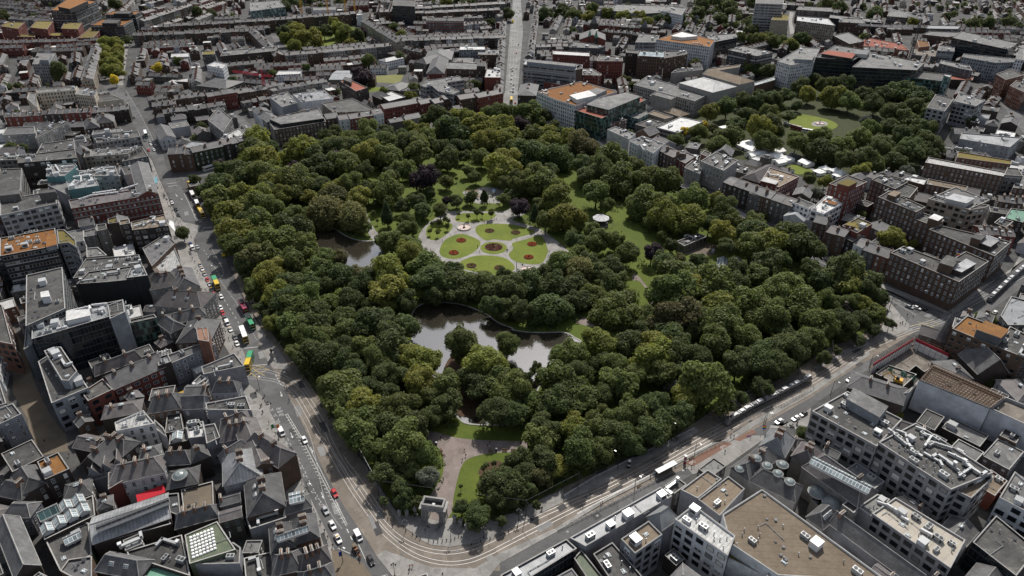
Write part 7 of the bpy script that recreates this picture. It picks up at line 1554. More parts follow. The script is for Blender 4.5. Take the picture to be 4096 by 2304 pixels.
for i in range(7):
 for j in range(7):
  p=a+(b_-a)*((i+.5)/7)+(d_-a)*((j+.5)/7); m=None
  if n==0:
   mm=MB(); r=min((b_-a).length,(d_-a).length)/7*.42
   for q in range(4):
    for s0,s1,z0,z1 in ((1,.75,0,.35),(.75,.05,.35,.5)):
     P0=[(-1,-1),(1,-1),(1,1),(-1,1)]; A=P0[q];B=P0[(q+1)%4]; mm.face([(A[0]*s0*r,A[1]*s0*r,z0),(B[0]*s0*r,B[1]*s0*r,z0),(B[0]*s1*r,B[1]*s1*r,z1),(A[0]*s1*r,A[1]*s1*r,z1)],CW)
   dm=mm.mesh('dome_light')
  n+=1; o=obj('dome_light',dm,None,(*p,11.75),math.atan2((b_-a).y,(b_-a).x)); tag(o,f"white square dome light, {ordn(j)} along row {('one','two','three','four','five','six','seven')[i]} on the green edged roof",'roof light','white dome lights of the green edged roof')
def canopy(c,s,z,mt,lab,name='awning',dz=.8):
 P=W(c,s,z); c0=centroid(P); L=[(x-c0[0],y-c0[1]) for x,y in P]; m=MB(); n=len(L)
 zs=[z+dz if i>=n/2 else z for i in range(n)]
 m.face([(*L[i],zs[i]) for i in range(n)] if area(L)>0 else [(*L[i],zs[i]) for i in range(n)][::-1],mt);
 for i in range(n): j=(i+1)%n; m.face([(*L[i],zs[i]-.4),(*L[j],zs[j]-.4),(*L[j],zs[j]),(*L[i],zs[i])],mt)
 tag(obj(name,m,None,(*c0,0)),lab,name.replace('_',' '))
plain('red_fabric',(.42,.008,.02),.7); plain('awning_teal',(.1,.25,.3),.7)
canopy(12,"1285,760 1555,665 1530,610 1275,705",6,'red_fabric','bright red fabric canopy over the courtyard'); canopy(8,"1640,1095 1750,1050 1745,1035 1635,1080",5,'frame_yellow','bright yellow shop awning strip in the shaded street')
canopy(4,"1445,405 1475,400 1470,355 1440,360",3.2,'awning_teal','teal cafe umbrella canopy beside the hotel corner'); canopy(14,"1530,640 1720,600 1735,575 1640,570 1560,600",9,'glass_roof','curved glass canopy over the shopping arcade entrance','glass_canopy'); canopy(4,"1580,790 1640,860 1625,780 1590,760",6,CW,'white awning strip by the plane tree'); canopy(7,"1130,855 1190,850 1180,825 1130,830",4,'glass_teal','pale glass entrance canopy in the office forecourt','glass_canopy')
# ------------------------------------------------------------------ vehicles
for nm,c_ in (('white',(.72,.72,.71)),('black',(.015,.016,.018)),('silver',(.34,.35,.36)),('red',(.42,.02,.025)),('grey',(.12,.125,.13)),('blue',(.05,.09,.2)),('yellow',(.6,.40,.02)),('green',(.04,.27,.12)),('maroon',(.30,.03,.07)),('brown',(.16,.06,.035)),('teal',(.1,.3,.3))):
 plain('paint_'+nm if nm not in('white','yellow') else 'car_'+nm,c_,.25,.1,spec=.6)
CP=lambda n:('car_'+n) if n in('white','yellow') else 'paint_'+n
plain('tyre',(.015,.015,.015),.9); plain('headlamp',(.8,.8,.78),.2); plain('tail_lamp',(.35,.01,.01),.3); plain('car_glass',(.012,.014,.016),.06,spec=.7)
def loft(m,st,mat_of):
 """stations [(x,[(halfwidth,z)...])] mirrored"""
 rings=[[(x,-w,z) for w,z in pr]+[(x,w,z) for w,z in reversed(pr)] for x,pr in st]
 n=len(rings[0])
 for i in range(len(rings)-1):
  for j in range(n): k=(j+1)%n; m.face([rings[i][j],rings[i][k],rings[i+1][k],rings[i+1][j]],mat_of)
 m.face(rings[0],mat_of); m.face(rings[-1][::-1],mat_of)
def wheel(r=.33,w=.24):
 m=MB(); A=[(r*math.cos(i*PI/6),r*math.sin(i*PI/6)) for i in range(12)]
 for i in range(12): a,b_=A[i],A[(i+1)%12]; m.face([(a[0],-w/2,a[1]),(b_[0],-w/2,b_[1]),(b_[0],w/2,b_[1]),(a[0],w/2,a[1])],'tyre')
 m.face([(a[0],-w/2,a[1]) for a in A],ML); m.face([(a[0],w/2,a[1]) for a in A[::-1]],ML); return m.mesh('wheel')
WH,WHB=wheel(),wheel(.5,.32)
def car_parts(col,van=False,taxi=False):
 """meshes of one car, nose along +X"""
 P=CP(col); m=MB(); pts_=[]
 if van:
  loft(m,[(-2.4,[(.85,.3),(.92,.9),(.85,1.0)]),(-2.35,[(.9,.3),(.96,1.0),(.88,1.95)]),(1.0,[(.9,.3),(.96,1.0),(.86,1.95)]),(1.15,[(.9,.3),(.95,1.0),(.84,1.6)]),(1.75,[(.9,.3),(.95,.95),(.85,1.1)]),(2.35,[(.85,.32),(.88,.7),(.8,.85)])],P)
  g_=MB(); loft(g_,[(1.02,[(.80,1.25),(.84,1.3),(.78,1.93)]),(1.2,[(.84,1.1),(.86,1.15),(.78,1.66)]),(1.85,[(.80,1.02),(.82,1.05),(.76,1.12)])],'car_glass')
  for s in (-1,1): g_.face([(-1.9,s*.955,1.2),(.95,s*.955,1.2),(.95,s*.905,1.75),(-1.9,s*.905,1.75)][::s],'car_glass')
 else:
  loft(m,[(-2.15,[(.72,.35),(.8,.6),(.72,.85)]),(-2.0,[(.78,.28),(.9,.6),(.8,.95)]),(-.9,[(.8,.25),(.92,.6),(.85,.98)]),(.9,[(.8,.25),(.92,.6),(.84,.95)]),(1.9,[(.78,.28),(.88,.55),(.76,.78)]),(2.15,[(.66,.35),(.76,.5),(.66,.66)])],P)
  loft(m,[(-1.25,[(.6,1.3),(.62,1.38),(.5,1.44)]),(.3,[(.6,1.3),(.64,1.38),(.52,1.46)])],P)
  g_=MB(); loft(g_,[(-1.85,[(.7,.92),(.74,.94),(.66,.97)]),(-1.2,[(.76,.95),(.7,1.2),(.6,1.40)]),(.35,[(.76,.95),(.7,1.2),(.6,1.41)]),(1.1,[(.72,.9),(.74,.92),(.66,.95)])],'car_glass')
 out=[('body',m.mesh('body'),None),('cabin_glass',g_.mesh('cabin_glass'),None)]
 xs=(-1.45,1.45) if not van else (-1.5,1.5)
 for x in xs:
  for s in (-1,1): out.append(('wheel',WH,(x,s*.8,.33)))
 h=MB(); h.box(0,0,0,.12,.34,.16,'headlamp'); hm=h.mesh('headlight'); t=MB(); t.box(0,0,0,.08,.3,.18,'tail_lamp'); tm=t.mesh('tail_light')
 for s in (-1,1): out.append(('headlight',hm,(2.1 if not van else 2.3,s*.58,.6))); out.append(('tail_light',tm,(-2.13 if not van else -2.4,s*.62,.72)))
 if taxi: q=MB(); q.box(0,0,0,.4,1.0,.22,'frame_yellow'); out.append(('roof_sign',q.mesh('roof_sign'),(-.4,0,1.44)))
 return out
PROTO={}
def vehicle(kind,parts,X,Y,rz,name,label,cat,group,z=.06):
 if kind not in PROTO: PROTO[kind]=parts()
 o=empty(name,(X,Y,z),label,cat,group,rz)
 for n_,me,lc in PROTO[kind]: obj(n_,me,o,lc or (0,0,0))
 return o
def car(c,x,y,x2,y2,col,label,van=False,taxi=False,group='cars on the streets',name=None):
 X,Y=at(c,x,y,.7); vehicle((col,van,taxi),lambda:car_parts(col,van,taxi),X,Y,ang(c,x,y,x2,y2),name or('van' if van else ('taxi' if taxi else 'car')),label,'van' if van else ('taxi' if taxi else 'car'),group)
def bus_parts(front,rear,top,L=11,H=4.3,deck=True,open_top=False):
 def f():
  out=[]; Wd=1.27
  def seg(x0,x1,mt,tp):
   m=MB(); zt=H if not open_top or x0>0 else H-1.1
   P=[(x0,-Wd),(x1,-Wd),(x1,Wd),(x0,Wd)]; m.prism(P,.35,zt-.15,mt); m.prism(inset(P,.12),zt-.15,zt,tp,tp);
   if open_top and x0<0:
    for s in (-1,1): m.box((x0+x1)/2,s*(Wd-.05),zt,x1-x0,.1,.7,mt)
    for i in range(5): m.box(x0+.6+i*.9,0,zt,.5,2.0,.6,MD)
   return m
  out.append(('body',seg(-L/2,0,rear,top[0]).mesh('body'),None)); out.append(('front_body',seg(0,L/2,front,top[1]).mesh('front_body'),None))
  for zz,hh in (((1.15,.95),(2.75,.95)) if deck else ((1.5,1.2),)):
   if open_top and zz>2: x0,x1=.2,L/2-.3
   else: x0,x1=-L/2+.3,L/2-.3
   for s in (-1,1):
    m=MB(); m.face([(x0,s*(Wd+.012),zz),(x1,s*(Wd+.012),zz),(x1,s*(Wd+.012),zz+hh),(x0,s*(Wd+.012),zz+hh)][::-s],'car_glass'); out.append(('window_band',m.mesh('window_band'),None))
   m=MB(); m.face([(L/2+.012,-1.1,zz-.1),(L/2+.012,1.1,zz-.1),(L/2+.012,1.1,zz+hh+.1),(L/2+.012,-1.1,zz+hh+.1)],'car_glass'); out.append(('windscreen',m.mesh('windscreen'),None))
  for x in (-L/2+2.4,L/2-2.6):
   for s in (-1,1): out.append(('wheel',WHB,(x,s*1.12,.5)))
  q=MB(); q.box(0,0,0,.1,1.6,.3,'headlamp'); out.append(('headlight',q.mesh('headlight'),(L/2+.02,0,.6)))
  q=MB(); q.box(0,0,0,.06,1.5,.35,'frame_yellow'); out.append(('route_sign',q.mesh('route_sign'),(L/2+.02,0,2.25 if deck else 2.9)))
  return out
 return f
def bus(c,xr,yr,xf,yf,spec,label,name='double_decker_bus',cat='bus',z=4.0,L=None):
 a=Vector(at(c,xr,yr,z));b_=Vector(at(c,xf,yf,z)); p=(a+b_)/2; e=b_-a
 vehicle(spec,bus_parts(*spec),p.x,p.y,math.atan2(e.y,e.x),name,label,cat,'buses on the streets')
Y_,G_,Wt='car_yellow','paint_green','car_white'
bus(8,2345,655,2300,805,(Y_,G_,(G_,Y_)),'double decker bus with green rear and yellow front at the yellow box junction')
bus(8,2245,410,2300,555,(Y_,Wt,(Wt,Wt)),'double decker bus with white roof and yellow front beside the taxi rank')
bus(8,2300,300,2365,420,(G_,G_,(G_,G_),11,4.3,True,True),'green open top tour bus on the park side kerb')
bus(8,2235,160,2300,275,('paint_maroon','paint_maroon',('paint_maroon','paint_maroon'),11,4.3,True,True),'red open top tour bus behind the green one')
bus(4,1985,1250,2040,1370,(Y_,G_,(G_,Y_)),'double decker bus with green rear and yellow front beside the queue of red and white cars')
bus(4,1855,620,1900,695,(Y_,Y_,(Y_,Y_)),'all yellow double decker bus at the park corner stop')
bus(4,1825,545,1850,600,(Y_,Wt,(Wt,Wt),8,3.9),'white roofed bus just behind the all yellow one')
bus(4,1775,455,1815,530,(Wt,Wt,(Wt,Wt),9,3.6,False),'white lorry behind the white roofed bus','box_lorry','lorry',3.4)
bus(4,1755,400,1845,340,(Y_,Y_,(Y_,Y_)),'yellow double decker bus half hidden by two corner trees')
bus(4,2035,215,1890,260,(Wt,Wt,(Wt,Wt),12,3.5,False),'white coach parked across from the ivy building','coach','coach',3.3)
bus(0,1350,1205,1365,1260,('paint_teal',Wt,(Wt,Wt),11,4.3),'white roofed bus with teal front in the upper street')
bus(1,2455,205,2455,168,(Y_,Y_,(Y_,Y_)),'small yellow topped bus far up the straight avenue'); bus(2,105,890,108,945,(Y_,Y_,(Y_,Y_)),'yellow topped bus near the park end of the straight avenue')
bus(3,400,1165,490,1190,('paint_maroon','paint_maroon',('cream_roof','cream_roof'),10,3.9,True),'dark red vintage bus on the garden fountain lawn','vintage_bus','bus',3.5); bus(3,500,1200,595,1215,(Wt,Wt,(Wt,Wt),9,3.0,False),'white trailer behind the dark red vintage bus','trailer','trailer',2.8)
bus(2,1135,810,1190,815,(Wt,Wt,(Wt,Wt),11,3.5,False),'white coach waiting beside the red hotel tower','coach','coach',3.3)
def queue(c,s,desc,dx,dy,grp):
 for q in s.split(';'):
  x,y,col,*o=q.split(','); x,y=float(x),float(y); lab=o[0]; van='v' in (o[1] if len(o)>1 else ''); tx='t' in (o[1] if len(o)>1 else '')
  car(c,x,y,x+dx,y+dy,col,lab,van,tx,grp)
queue(4,"1608,585,white,white car at the kerb below the teal umbrella;1600,560,grey,dark car just behind the white one by the teal umbrella;1645,645,black,black car at the kerb past the hotel awnings;1665,700,black,black car beside the plaza of small chairs;1800,1010,white,white van parked beside the plane tree,v;1782,970,blue,blue grey car behind the white van;1845,1000,silver,silver car beside the white van by the plane tree;1872,1165,silver,silver taxi heading the rank below the mottled roof,t;1890,1205,white,white taxi second in the rank,t;1912,1250,silver,silver grey taxi third in the rank,t;1938,1303,red,red car in the rank beside the green and yellow bus;1958,1345,white,white taxi after the red car in the rank,t;1978,1395,black,black taxi near the pedestrians in the rank,t",'',22,42,'taxis and cars along the taxi street')
queue(8,"2000,130,red,red car at the kerb near the brown chimney house;2068,155,white,white car driving alone in the middle lane;2063,258,white,white car before the second red car;2082,308,red,red car between white and dark cars;2102,355,grey,dark car behind the red one;2126,402,white,white van shaped car opposite the bus,v;2152,460,white,white taxi before the zebra posts,t;2195,532,grey,dark car beside the white topped bus;2215,592,white,white car last before the junction",'',24,48,'taxis and cars along the taxi street')
queue(13,"295,105,white,white van beside the painted bays,v;385,280,black,dark car parked in a painted bay;508,175,white,white car driving beside the chevron strip;790,672,red,red car driving down beside the chevron strip;705,832,silver,silver estate car nearest the corner bays;770,970,white,white estate car in front of the white taxi;822,1098,white,white taxi nosing out at the arrow triangle,t;1012,1075,white,white van turning at the end of the chevrons,v;1128,1298,black,black car leaving at the bottom corner",'',28,52,'taxis and cars along the taxi street')
queue(11,"282,1320,white,white car on the street below the front tram;436,1290,white,white car parked before the black one;510,1250,black,black car parked behind the white one;1000,888,white,white car parked above the concrete office;942,930,white,white car beside the concrete office corner",'',-30,18,'cars along the tram street')
queue(11,"1500,250,silver,silver car waiting at the brown office corner;1570,258,white,white car waiting between silver and black;1645,275,black,black car waiting beside the brown office kerb",'',35,14,'cars at the brown office corner'); queue(11,"2300,300,white,white car in the street of the second tram",'',20,-22,'cars at the brown office corner')
queue(0,"1355,1312,grey,grey car in the upper street below the bus;1400,1320,silver,silver car in the upper street beside the bus lane;1410,1350,white,white car in the upper street queue;1390,1402,red,dark red car at the kerb of the upper street;1440,1400,white,white car nearest the hotel in the upper street;1455,1362,black,black car opposite the mansard shops;1250,1098,black,dark car by the red terrace corner;1180,880,grey,grey car at the bend of the upper street",'',12,22,'cars in the upper street')
queue(0,"2195,1110,silver,silver car first in the side street file;2230,1155,grey,grey car second in the side street file;2265,1190,black,black car third in the side street file;2300,1185,white,white car facing the side street file;2340,1250,grey,grey car nearest the dark corner hotel;2370,1222,silver,silver car along the red side terrace;2320,1265,white,white car low in the side street file",'',20,22,'cars in the side street')
av="2455,632,white 2452,662,grey 2448,700,white 2444,735,white 2440,775,white 2463,790,silver 2461,822,white 2458,858,black 2445,962,white 2480,962,red 2470,990,grey 2490,112,white 2510,122,white 2525,100,silver 2510,415,grey 2490,496,red 2440,640,white 2437,850,white 2500,60,white".split()
for i,q in enumerate(sorted(av,key=lambda q:-float(q.split(',')[1]))):
 x,y,col=q.split(','); car(1,float(x),float(y),float(x)+4,float(y)-60,col,f'{col} car, {ordn(i)} up the straight avenue from the park','',False,'cars on the straight avenue')
for i,(x,y,col) in enumerate(((1180,520,'grey'),(1170,560,'silver'),(1160,600,'black'),(1155,640,'white'),(1150,690,'grey'),(985,700,'grey'),(985,730,'black'))): car(0,x,y,x+4,y-40,col,f'{col} car, {ordn(i)} along the plane tree avenue','',False,'cars on the plane tree avenue')
for i,(x,y,col) in enumerate(((225,385,'silver'),(240,410,'grey'),(265,440,'white'),(280,470,'grey'))): car(1,x,y,x+20,y+28,col,f'{col} car, {ordn(i)} beside the small square','',False,'cars beside the small square')
car(3,340,1147,380,1160,'white','white car with dark roof near the garden fountain'); car(6,1990,1040,1995,1000,'silver','silver van parked in the park depot yard',True)
car(3,2200,905,2240,960,'silver','silver car on the far station road'); car(3,2240,940,2280,990,'yellow','yellow van on the far station road',True); car(3,2170,830,2180,870,'black','black car high on the station road'); car(3,2290,1000,2310,1040,'black','black car below the yellow van on the station road'); car(2,1090,820,1130,825,'black','black car at the red hotel tower entrance'); car(2,310,995,350,1000,'white','white van at the orange roofed office corner',True)
a,b_=Vector(at(4,2090,1040)),Vector(at(4,2098,1110)); p=(a+b_)/2; e=b_-a; o=empty('recovery_truck',(*p,.06),'yellow recovery truck with white flatbed beside the park trees','truck','buses on the streets',math.atan2(e.y,e.x))
m=MB(); m.box(-1.6,0,.8,5.2,2.3,.35,'car_white');
for s in (-1,1): m.box(-1.6,s*1.1,1.15,5.2,.1,.5,'car_white')
obj('flatbed',m,o); m=MB(); loft(m,[(1.1,[(1.0,.4),(1.1,1.2),(1.0,2.3)]),(2.4,[(1.0,.4),(1.1,1.2),(.9,2.2)]),(3.1,[(1.0,.45),(1.05,1.0),(.9,1.2)])],'car_yellow'); obj('cab',m,o)
m=MB(); loft(m,[(2.0,[(1.12,1.3),(1.12,1.5),(.95,2.15)]),(2.95,[(.98,1.22),(1.0,1.25),(.9,1.3)])],'car_glass'); obj('cabin_glass',m,o)
for x in (-3,2.2):
 for s in (-1,1): obj('wheel',WHB,o,(x,s*1.0,.5))
plain('tram_body',(.16,.16,.165),.3,.2,spec=.5)
def tram(P,label,z=3.3):
 """articulated tram along a polyline (rear to front)"""
 P=[Vector(p) for p in P]; tot=sum((P[i+1]-P[i]).length for i in range(len(P)-1)); n=7
 def pos(d):
  for i in range(len(P)-1):
   L=(P[i+1]-P[i]).length
   if d<=L or i==len(P)-2: return P[i]+(P[i+1]-P[i])*(d/L)
   d-=L
 o=empty('tram',(*pos(tot/2),.06),label,'tram','trams on the tramway'); c=pos(tot/2)
 for k in range(n):
  a,b_=pos(tot*k/n),pos(tot*(k+1)/n); e=b_-a; L=e.length-.5; rz=math.atan2(e.y,e.x); p=(a+b_)/2-c
  m=MB(); w=1.22; nose=k==n-1; tail=k==0
  st=[(-L/2,[(w,.3),(w,1.2),(w-.05,2.4),(w-.35,3.2)]),(L/2,[(w,.3),(w,1.2),(w-.05,2.4),(w-.35,3.2)])]
  if nose: st=st[:1]+[(L/2-1.6,st[1][1]),(L/2-.4,[(w-.1,.35),(w-.05,1.1),(w-.25,2.0),(w-.5,2.9)]),(L/2+.3,[(w-.5,.45),(w-.4,.9),(w-.6,1.3),(w-.7,1.6)])]
  if tail: st=[(-L/2-.3,[(w-.5,.45),(w-.4,.9),(w-.6,1.3),(w-.7,1.6)]),(-L/2+.4,[(w-.1,.35),(w-.05,1.1),(w-.25,2.0),(w-.5,2.9)]),(-L/2+1.6,st[0][1])]+st[1:]
  loft(m,st,'tram_body'); s_=obj('carriage',m,o,(p.x,p.y,0),rz)
  m=MB()
  for q in (-1,1): m.face([(-L/2+.3,q*1.235,1.25),(L/2-.3 if not nose else L/2-1.5,q*1.235,1.25),(L/2-.3 if not nose else L/2-1.5,q*1.20,2.35),(-L/2+.3,q*1.20,2.35)][::-q],'car_glass')
  if nose or tail:
   f=1 if nose else -1; x=f*(L/2+.25); m.face([(x,-.62,1.2),(x,.62,1.2),(f*(L/2-.35),.7,2.75),(f*(L/2-.35),-.7,2.75)][::f],'car_glass')
  obj('window_band',m,s_)
  m=MB(); m.box(-L*.2,0,3.2,L*.36,1.5,.45,MW); m.box(L*.25,0,3.2,L*.25,1.4,.3,ML if k%2 else MD); obj('roof_unit',m,s_)
  if k<n-1: m=MB(); m.box(0,0,.5,.6,2.1,2.6,'tyre'); g2=b_-c; obj('bellows',m,o,(g2.x,g2.y,0),rz)
  if k==3: m=MB(); m.bar((-1,0,3.3),(.4,0,4.6),.06,MD); m.bar((.4,0,4.6),(-.6,0,5.5),.06,MD); m.bar((-.6,-.8,5.5),(-.6,.8,5.5),.07,MD); obj('pantograph',m,s_)
tram(mixed("11:585,885 11:300,1035 11:0,1180 10:2115,1310",3.0),'long silver tram standing beside the park railing')
tram(mixed("7:2640,1130 7:2560,1185 7:2420,1310 11:2250,165",3.0),'silver tram with white roof boxes turning into the side street')
X,Y=at(13,990,1215); rz=ang(13,975,1190,1040,1300); o=empty('horse_carriage',(X,Y,.06),'brown open horse carriage waiting at the corner','carriage',None,rz)
m=MB(); m.box(0,0,.9,2.4,1.3,.7,'paint_brown'); m.box(-.9,0,1.6,.7,1.3,.7,'timber'); m.box(.9,0,1.6,.5,1.2,.4,'timber'); m.bar((1.2,-.5,.9),(3.6,-.5,1.0),.05,'timber'); m.bar((1.2,.5,.9),(3.6,.5,1.0),.05,'timber'); obj('body',m,o)
m=MB(); m.box(-.7,0,2.3,1.5,1.4,.12,'tan_paving'); obj('hood',m,o)
for x,s in ((-.9,1),(-.9,-1),(1.0,1),(1.0,-1)): obj('wheel',WHB,o,(x,s*.8,.5))
# ------------------------------------------------------------------ people (one continuous body each) and the carriage horse
def skin(name,vs,es,rad,mats,pick,sub=1):
 me=bpy.data.meshes.new(name); me.from_pydata(vs,es,[]); o=bpy.data.objects.new('body_source',me); COL.objects.link(o)
 md=o.modifiers.new('s','SKIN'); sl_=me.skin_vertices[0].data if me.skin_vertices else None
 if sl_ is None: bpy.data.objects.remove(o); return None
 for i,r in enumerate(rad): sl_[i].radius=(r,r)
 sl_[0].use_root=True
 s=o.modifiers.new('d','SUBSURF'); s.levels=sub; s.render_levels=sub
 dg=bpy.context.evaluated_depsgraph_get(); dg.update(); out=bpy.data.meshes.new_from_object(o.evaluated_get(dg)); bpy.data.objects.remove(o)
 out.materials.clear()
 for n_ in mats: out.materials.append(MATS[n_])
 for p in out.polygons: p.material_index=pick(p.center)
 return out
plain('skin_tone',(.42,.26,.19),.6); plain('hair_dark',(.03,.02,.015),.7)
for nm,c_ in (('dark',(.02,.021,.025)),('navy',(.03,.04,.08)),('grey',(.14,.14,.15)),('red',(.32,.03,.03)),('white',(.6,.6,.6)),('tan',(.28,.19,.11)),('green',(.08,.17,.1)),('blue',(.08,.16,.32))): plain('cloth_'+nm,c_,.85)
def person_mesh(pose):
 st={'stand':0,'walk':.28,'walk2':-.28,'sit':9}[pose]
 if pose=='sit':
  V=[(0,0,.5),(0,0,.75),(0,0,1.02),(0,0,1.14),(0,0.02,1.24),(0,.03,1.34), (.1,.25,.52),(.1,.45,.5),(.1,.48,.08),(.1,.6,.05),(-.1,.25,.52),(-.1,.45,.5),(-.1,.48,.08),(-.1,.6,.05),(.19,0,1.0),(.25,.05,.75),(.2,.25,.62),(.17,.32,.6),(-.19,0,1.0),(-.25,.05,.75),(-.2,.25,.62),(-.17,.32,.6)]
 else:
  V=[(0,0,.92),(0,.01,1.15),(0,.01,1.36),(0,.01,1.47),(0,.03,1.58),(0,.03,1.69), (.09,0,.86),(.1,st*.5+.03,.5),(.1,st,.09),(.1,st+.14,.04),(-.09,0,.86),(-.1,-st*.5+.03,.5),(-.1,-st,.09),(-.1,-st+.14,.04),(.2,0,1.38),(.25,-st*.5,1.12),(.26,-st*.9+.06,.88),(.26,-st*.9+.1,.78),(-.2,0,1.38),(-.25,st*.5,1.12),(-.26,st*.9+.06,.88),(-.26,st*.9+.1,.78)]
 E_=[(0,1),(1,2),(2,3),(3,4),(4,5),(0,6),(6,7),(7,8),(8,9),(0,10),(10,11),(11,12),(12,13),(2,14),(14,15),(15,16),(16,17),(2,18),(18,19),(19,20),(20,21)]
 rd=[.15,.14,.16,.06,.1,.08, .1,.07,.05,.045,.1,.07,.05,.045,.07,.055,.045,.035,.07,.055,.045,.035]
 hip=.55 if pose=='sit' else .9; neck=1.12 if pose=='sit' else 1.46
 return skin('body',V,E_,rd,['cloth_dark','cloth_navy','skin_tone','hair_dark'],lambda c:(3 if c.z>neck+.14 and c.y<.06 or c.z>neck+.2 else 2) if c.z>neck else (0 if c.z>hip or (abs(c.x)>.2 and c.z>.82) else 1))
PM={p:person_mesh(p) for p in ('stand','walk','walk2','sit')}
def people(c,desc,s,grp):
 """s: x,y,colour,pose,heading"""
 cnt=defaultdict(int); L=[q.split(',') for q in s.split()]; tot=defaultdict(int)
 for q in L: tot[(q[2],q[3][:2])]+=1
 for q in L:
  x,y,col,pose=q[:4]; hd=float(q[4]) if len(q)>4 else random.Random(int(float(x)*7+float(y))).uniform(0,6.28)
  me=PM[{'s':'stand','w':'walk','v':'walk2','t':'sit'}[pose]]; X,Y=at(c,float(x),float(y)); i=cnt[(col,pose)]; cnt[(col,pose)]+=1
  verb={'s':'standing','w':'walking','v':'striding','t':'sitting'}[pose]; n_=sum(1 for r in L if r[2]==col and r[3]==pose)
  o=obj('person',me,None,(X,Y,.16 if grp!='p' else .06),hd); tag(o,f"{ordn(i)+' ' if n_>1 else ''}person in {col} top {verb} {desc}",'person','people on the streets and paths')
  o.material_slots[0].link='OBJECT'; o.material_slots[0].material=MATS['cloth_'+col]
  o.material_slots[1].link='OBJECT'; o.material_slots[1].material=MATS[('cloth_navy','cloth_dark','cloth_grey')[int(float(x))%3]]
people(13,'in front of the stone arch',"1640,1035,dark,s 1660,1000,dark,w 1675,1005,grey,s 1745,1030,navy,s 1768,1010,dark,v",'a')
people(13,'on the pink path inside the arch',"2007,285,tan,w 2018,335,dark,v 1985,375,grey,w 1805,145,dark,w 1785,165,navy,s 2220,240,red,s 2242,260,white,s 2238,215,dark,w 2530,210,dark,s 2545,195,dark,s 1675,95,dark,s 2290,50,dark,s 2270,50,tan,s",'p')
people(13,'on the bench by the arch lawn',"1815,330,dark,t 1795,290,grey,t",'p')
people(13,'along the shop pavement by the painted bays',"340,345,red,w 355,340,red,v 390,430,dark,s 403,445,tan,w 405,410,dark,w 428,440,dark,s 430,490,navy,w 510,635,dark,s 527,645,dark,w 628,940,red,w 240,130,dark,s 775,1180,dark,s",'a')
people(13,'on the tram side corner pavement',"1495,1375,red,w 1520,1370,red,v 1490,1410,dark,s 1800,1449,dark,s",'a')
people(14,'on the tram platforms',"660,695,dark,s 940,790,red,s 955,780,dark,s 1405,530,red,s 1455,515,dark,s 1637,425,dark,s 1185,455,dark,t 1415,300,dark,s 385,835,dark,s 395,830,grey,s 1520,260,dark,s 1505,250,navy,s",'a')
people(14,'on the plaza by the red cycle track',"2155,145,dark,w 2185,155,dark,w 2100,300,dark,s 2030,470,navy,w 1790,440,dark,s",'a')
people(5,'in the formal garden paths',"1800,950,dark,s 1740,945,dark,w 1690,1040,grey,w 1610,830,dark,s 1565,905,dark,t 2128,1005,dark,w 2145,1055,dark,w 2400,1045,navy,w 2410,1040,navy,v 2285,755,dark,s 2303,750,dark,s 2215,785,dark,w 2195,775,dark,s 2545,1180,dark,s 1780,1110,dark,t 1665,1050,grey,t 1970,845,dark,s 2050,840,dark,s 2003,795,dark,s",'p')
people(6,'beside the lower fountain and lawns',"293,890,dark,w 65,1040,navy,w 450,1055,grey,w 465,1050,dark,s 450,1095,dark,w 400,890,dark,s 425,885,dark,s 165,1225,navy,s 178,1225,dark,s 590,1010,dark,t 610,1015,dark,t 213,1180,dark,w 465,1120,red,t 1275,1255,dark,s 1235,1250,dark,s 1272,1310,red,w 1135,865,dark,t",'p')
people(8,'on the taxi rank pavement',"1885,100,dark,s 1900,110,red,s 1920,105,dark,s 1930,105,navy,s 1960,145,dark,w 1990,260,dark,w 2010,265,dark,s 2090,410,dark,s 2085,475,navy,s 2098,470,grey,s 2030,420,dark,s 2440,1190,red,s 2450,1185,dark,w 2460,1250,dark,s",'a')
people(8,'on the park side pavement by the buses',"2335,230,dark,s 2365,225,grey,s 2435,420,dark,w 2470,390,dark,s 2495,550,dark,w 2245,580,navy,s",'a')
people(4,'on the plaza below the red hotel wing',"1610,690,dark,s 1620,705,red,s 1640,770,dark,w 1650,755,tan,w 1700,805,dark,s 1790,920,dark,w 1420,260,dark,w 1480,380,tan,w 1540,490,dark,s 1555,540,dark,s 1825,1150,dark,w 1850,1240,dark,s 1870,1265,dark,s",'a')
people(11,'at the crossing by the gate lodge',"1415,350,dark,s 1475,340,grey,s 1530,355,dark,w 1410,420,dark,s 1455,430,dark,s 1465,395,tan,w 1430,410,dark,s 1375,445,dark,s 1340,465,dark,s",'a')
people(11,'on the pavement by the black parked car',"390,1380,dark,t 405,1365,tan,t 460,1385,dark,t 450,1350,red,s 350,1350,dark,s",'a')
people(9,'crossing by the tram curve island',"330,1025,dark,s 345,1030,navy,w 367,1140,dark,s 25,235,dark,s 98,420,dark,s 158,545,dark,w 130,390,grey,s 150,385,dark,s 100,1190,red,s 120,1245,dark,s",'a')
people(12,'in the lane by the rust roofed house',"730,455,dark,w",'a')
people(3,'on the walled garden lawn',"703,1205,dark,s 712,1210,grey,s",'p')
people(4,'along the pavement by the hotel awnings',"1450,300,grey,w 1465,340,dark,v 1500,420,navy,w 1515,450,red,s 1530,520,dark,w 1570,600,grey,v 1600,640,tan,w 1625,735,dark,v 1670,790,blue,w 1690,770,dark,s 1730,830,grey,w 1760,980,red,w 1750,900,dark,w 1790,1080,grey,w 1800,1120,dark,v 1835,1200,tan,w",'a')
people(8,'along the terrace side pavement of the rank',"1870,60,grey,w 1905,150,dark,w 1935,190,tan,w 1955,200,dark,v 2000,310,red,w 2030,340,dark,w 2060,390,grey,v 2110,500,dark,w 2140,560,navy,w 2180,640,grey,w 2230,690,dark,w 2250,760,tan,w",'a')
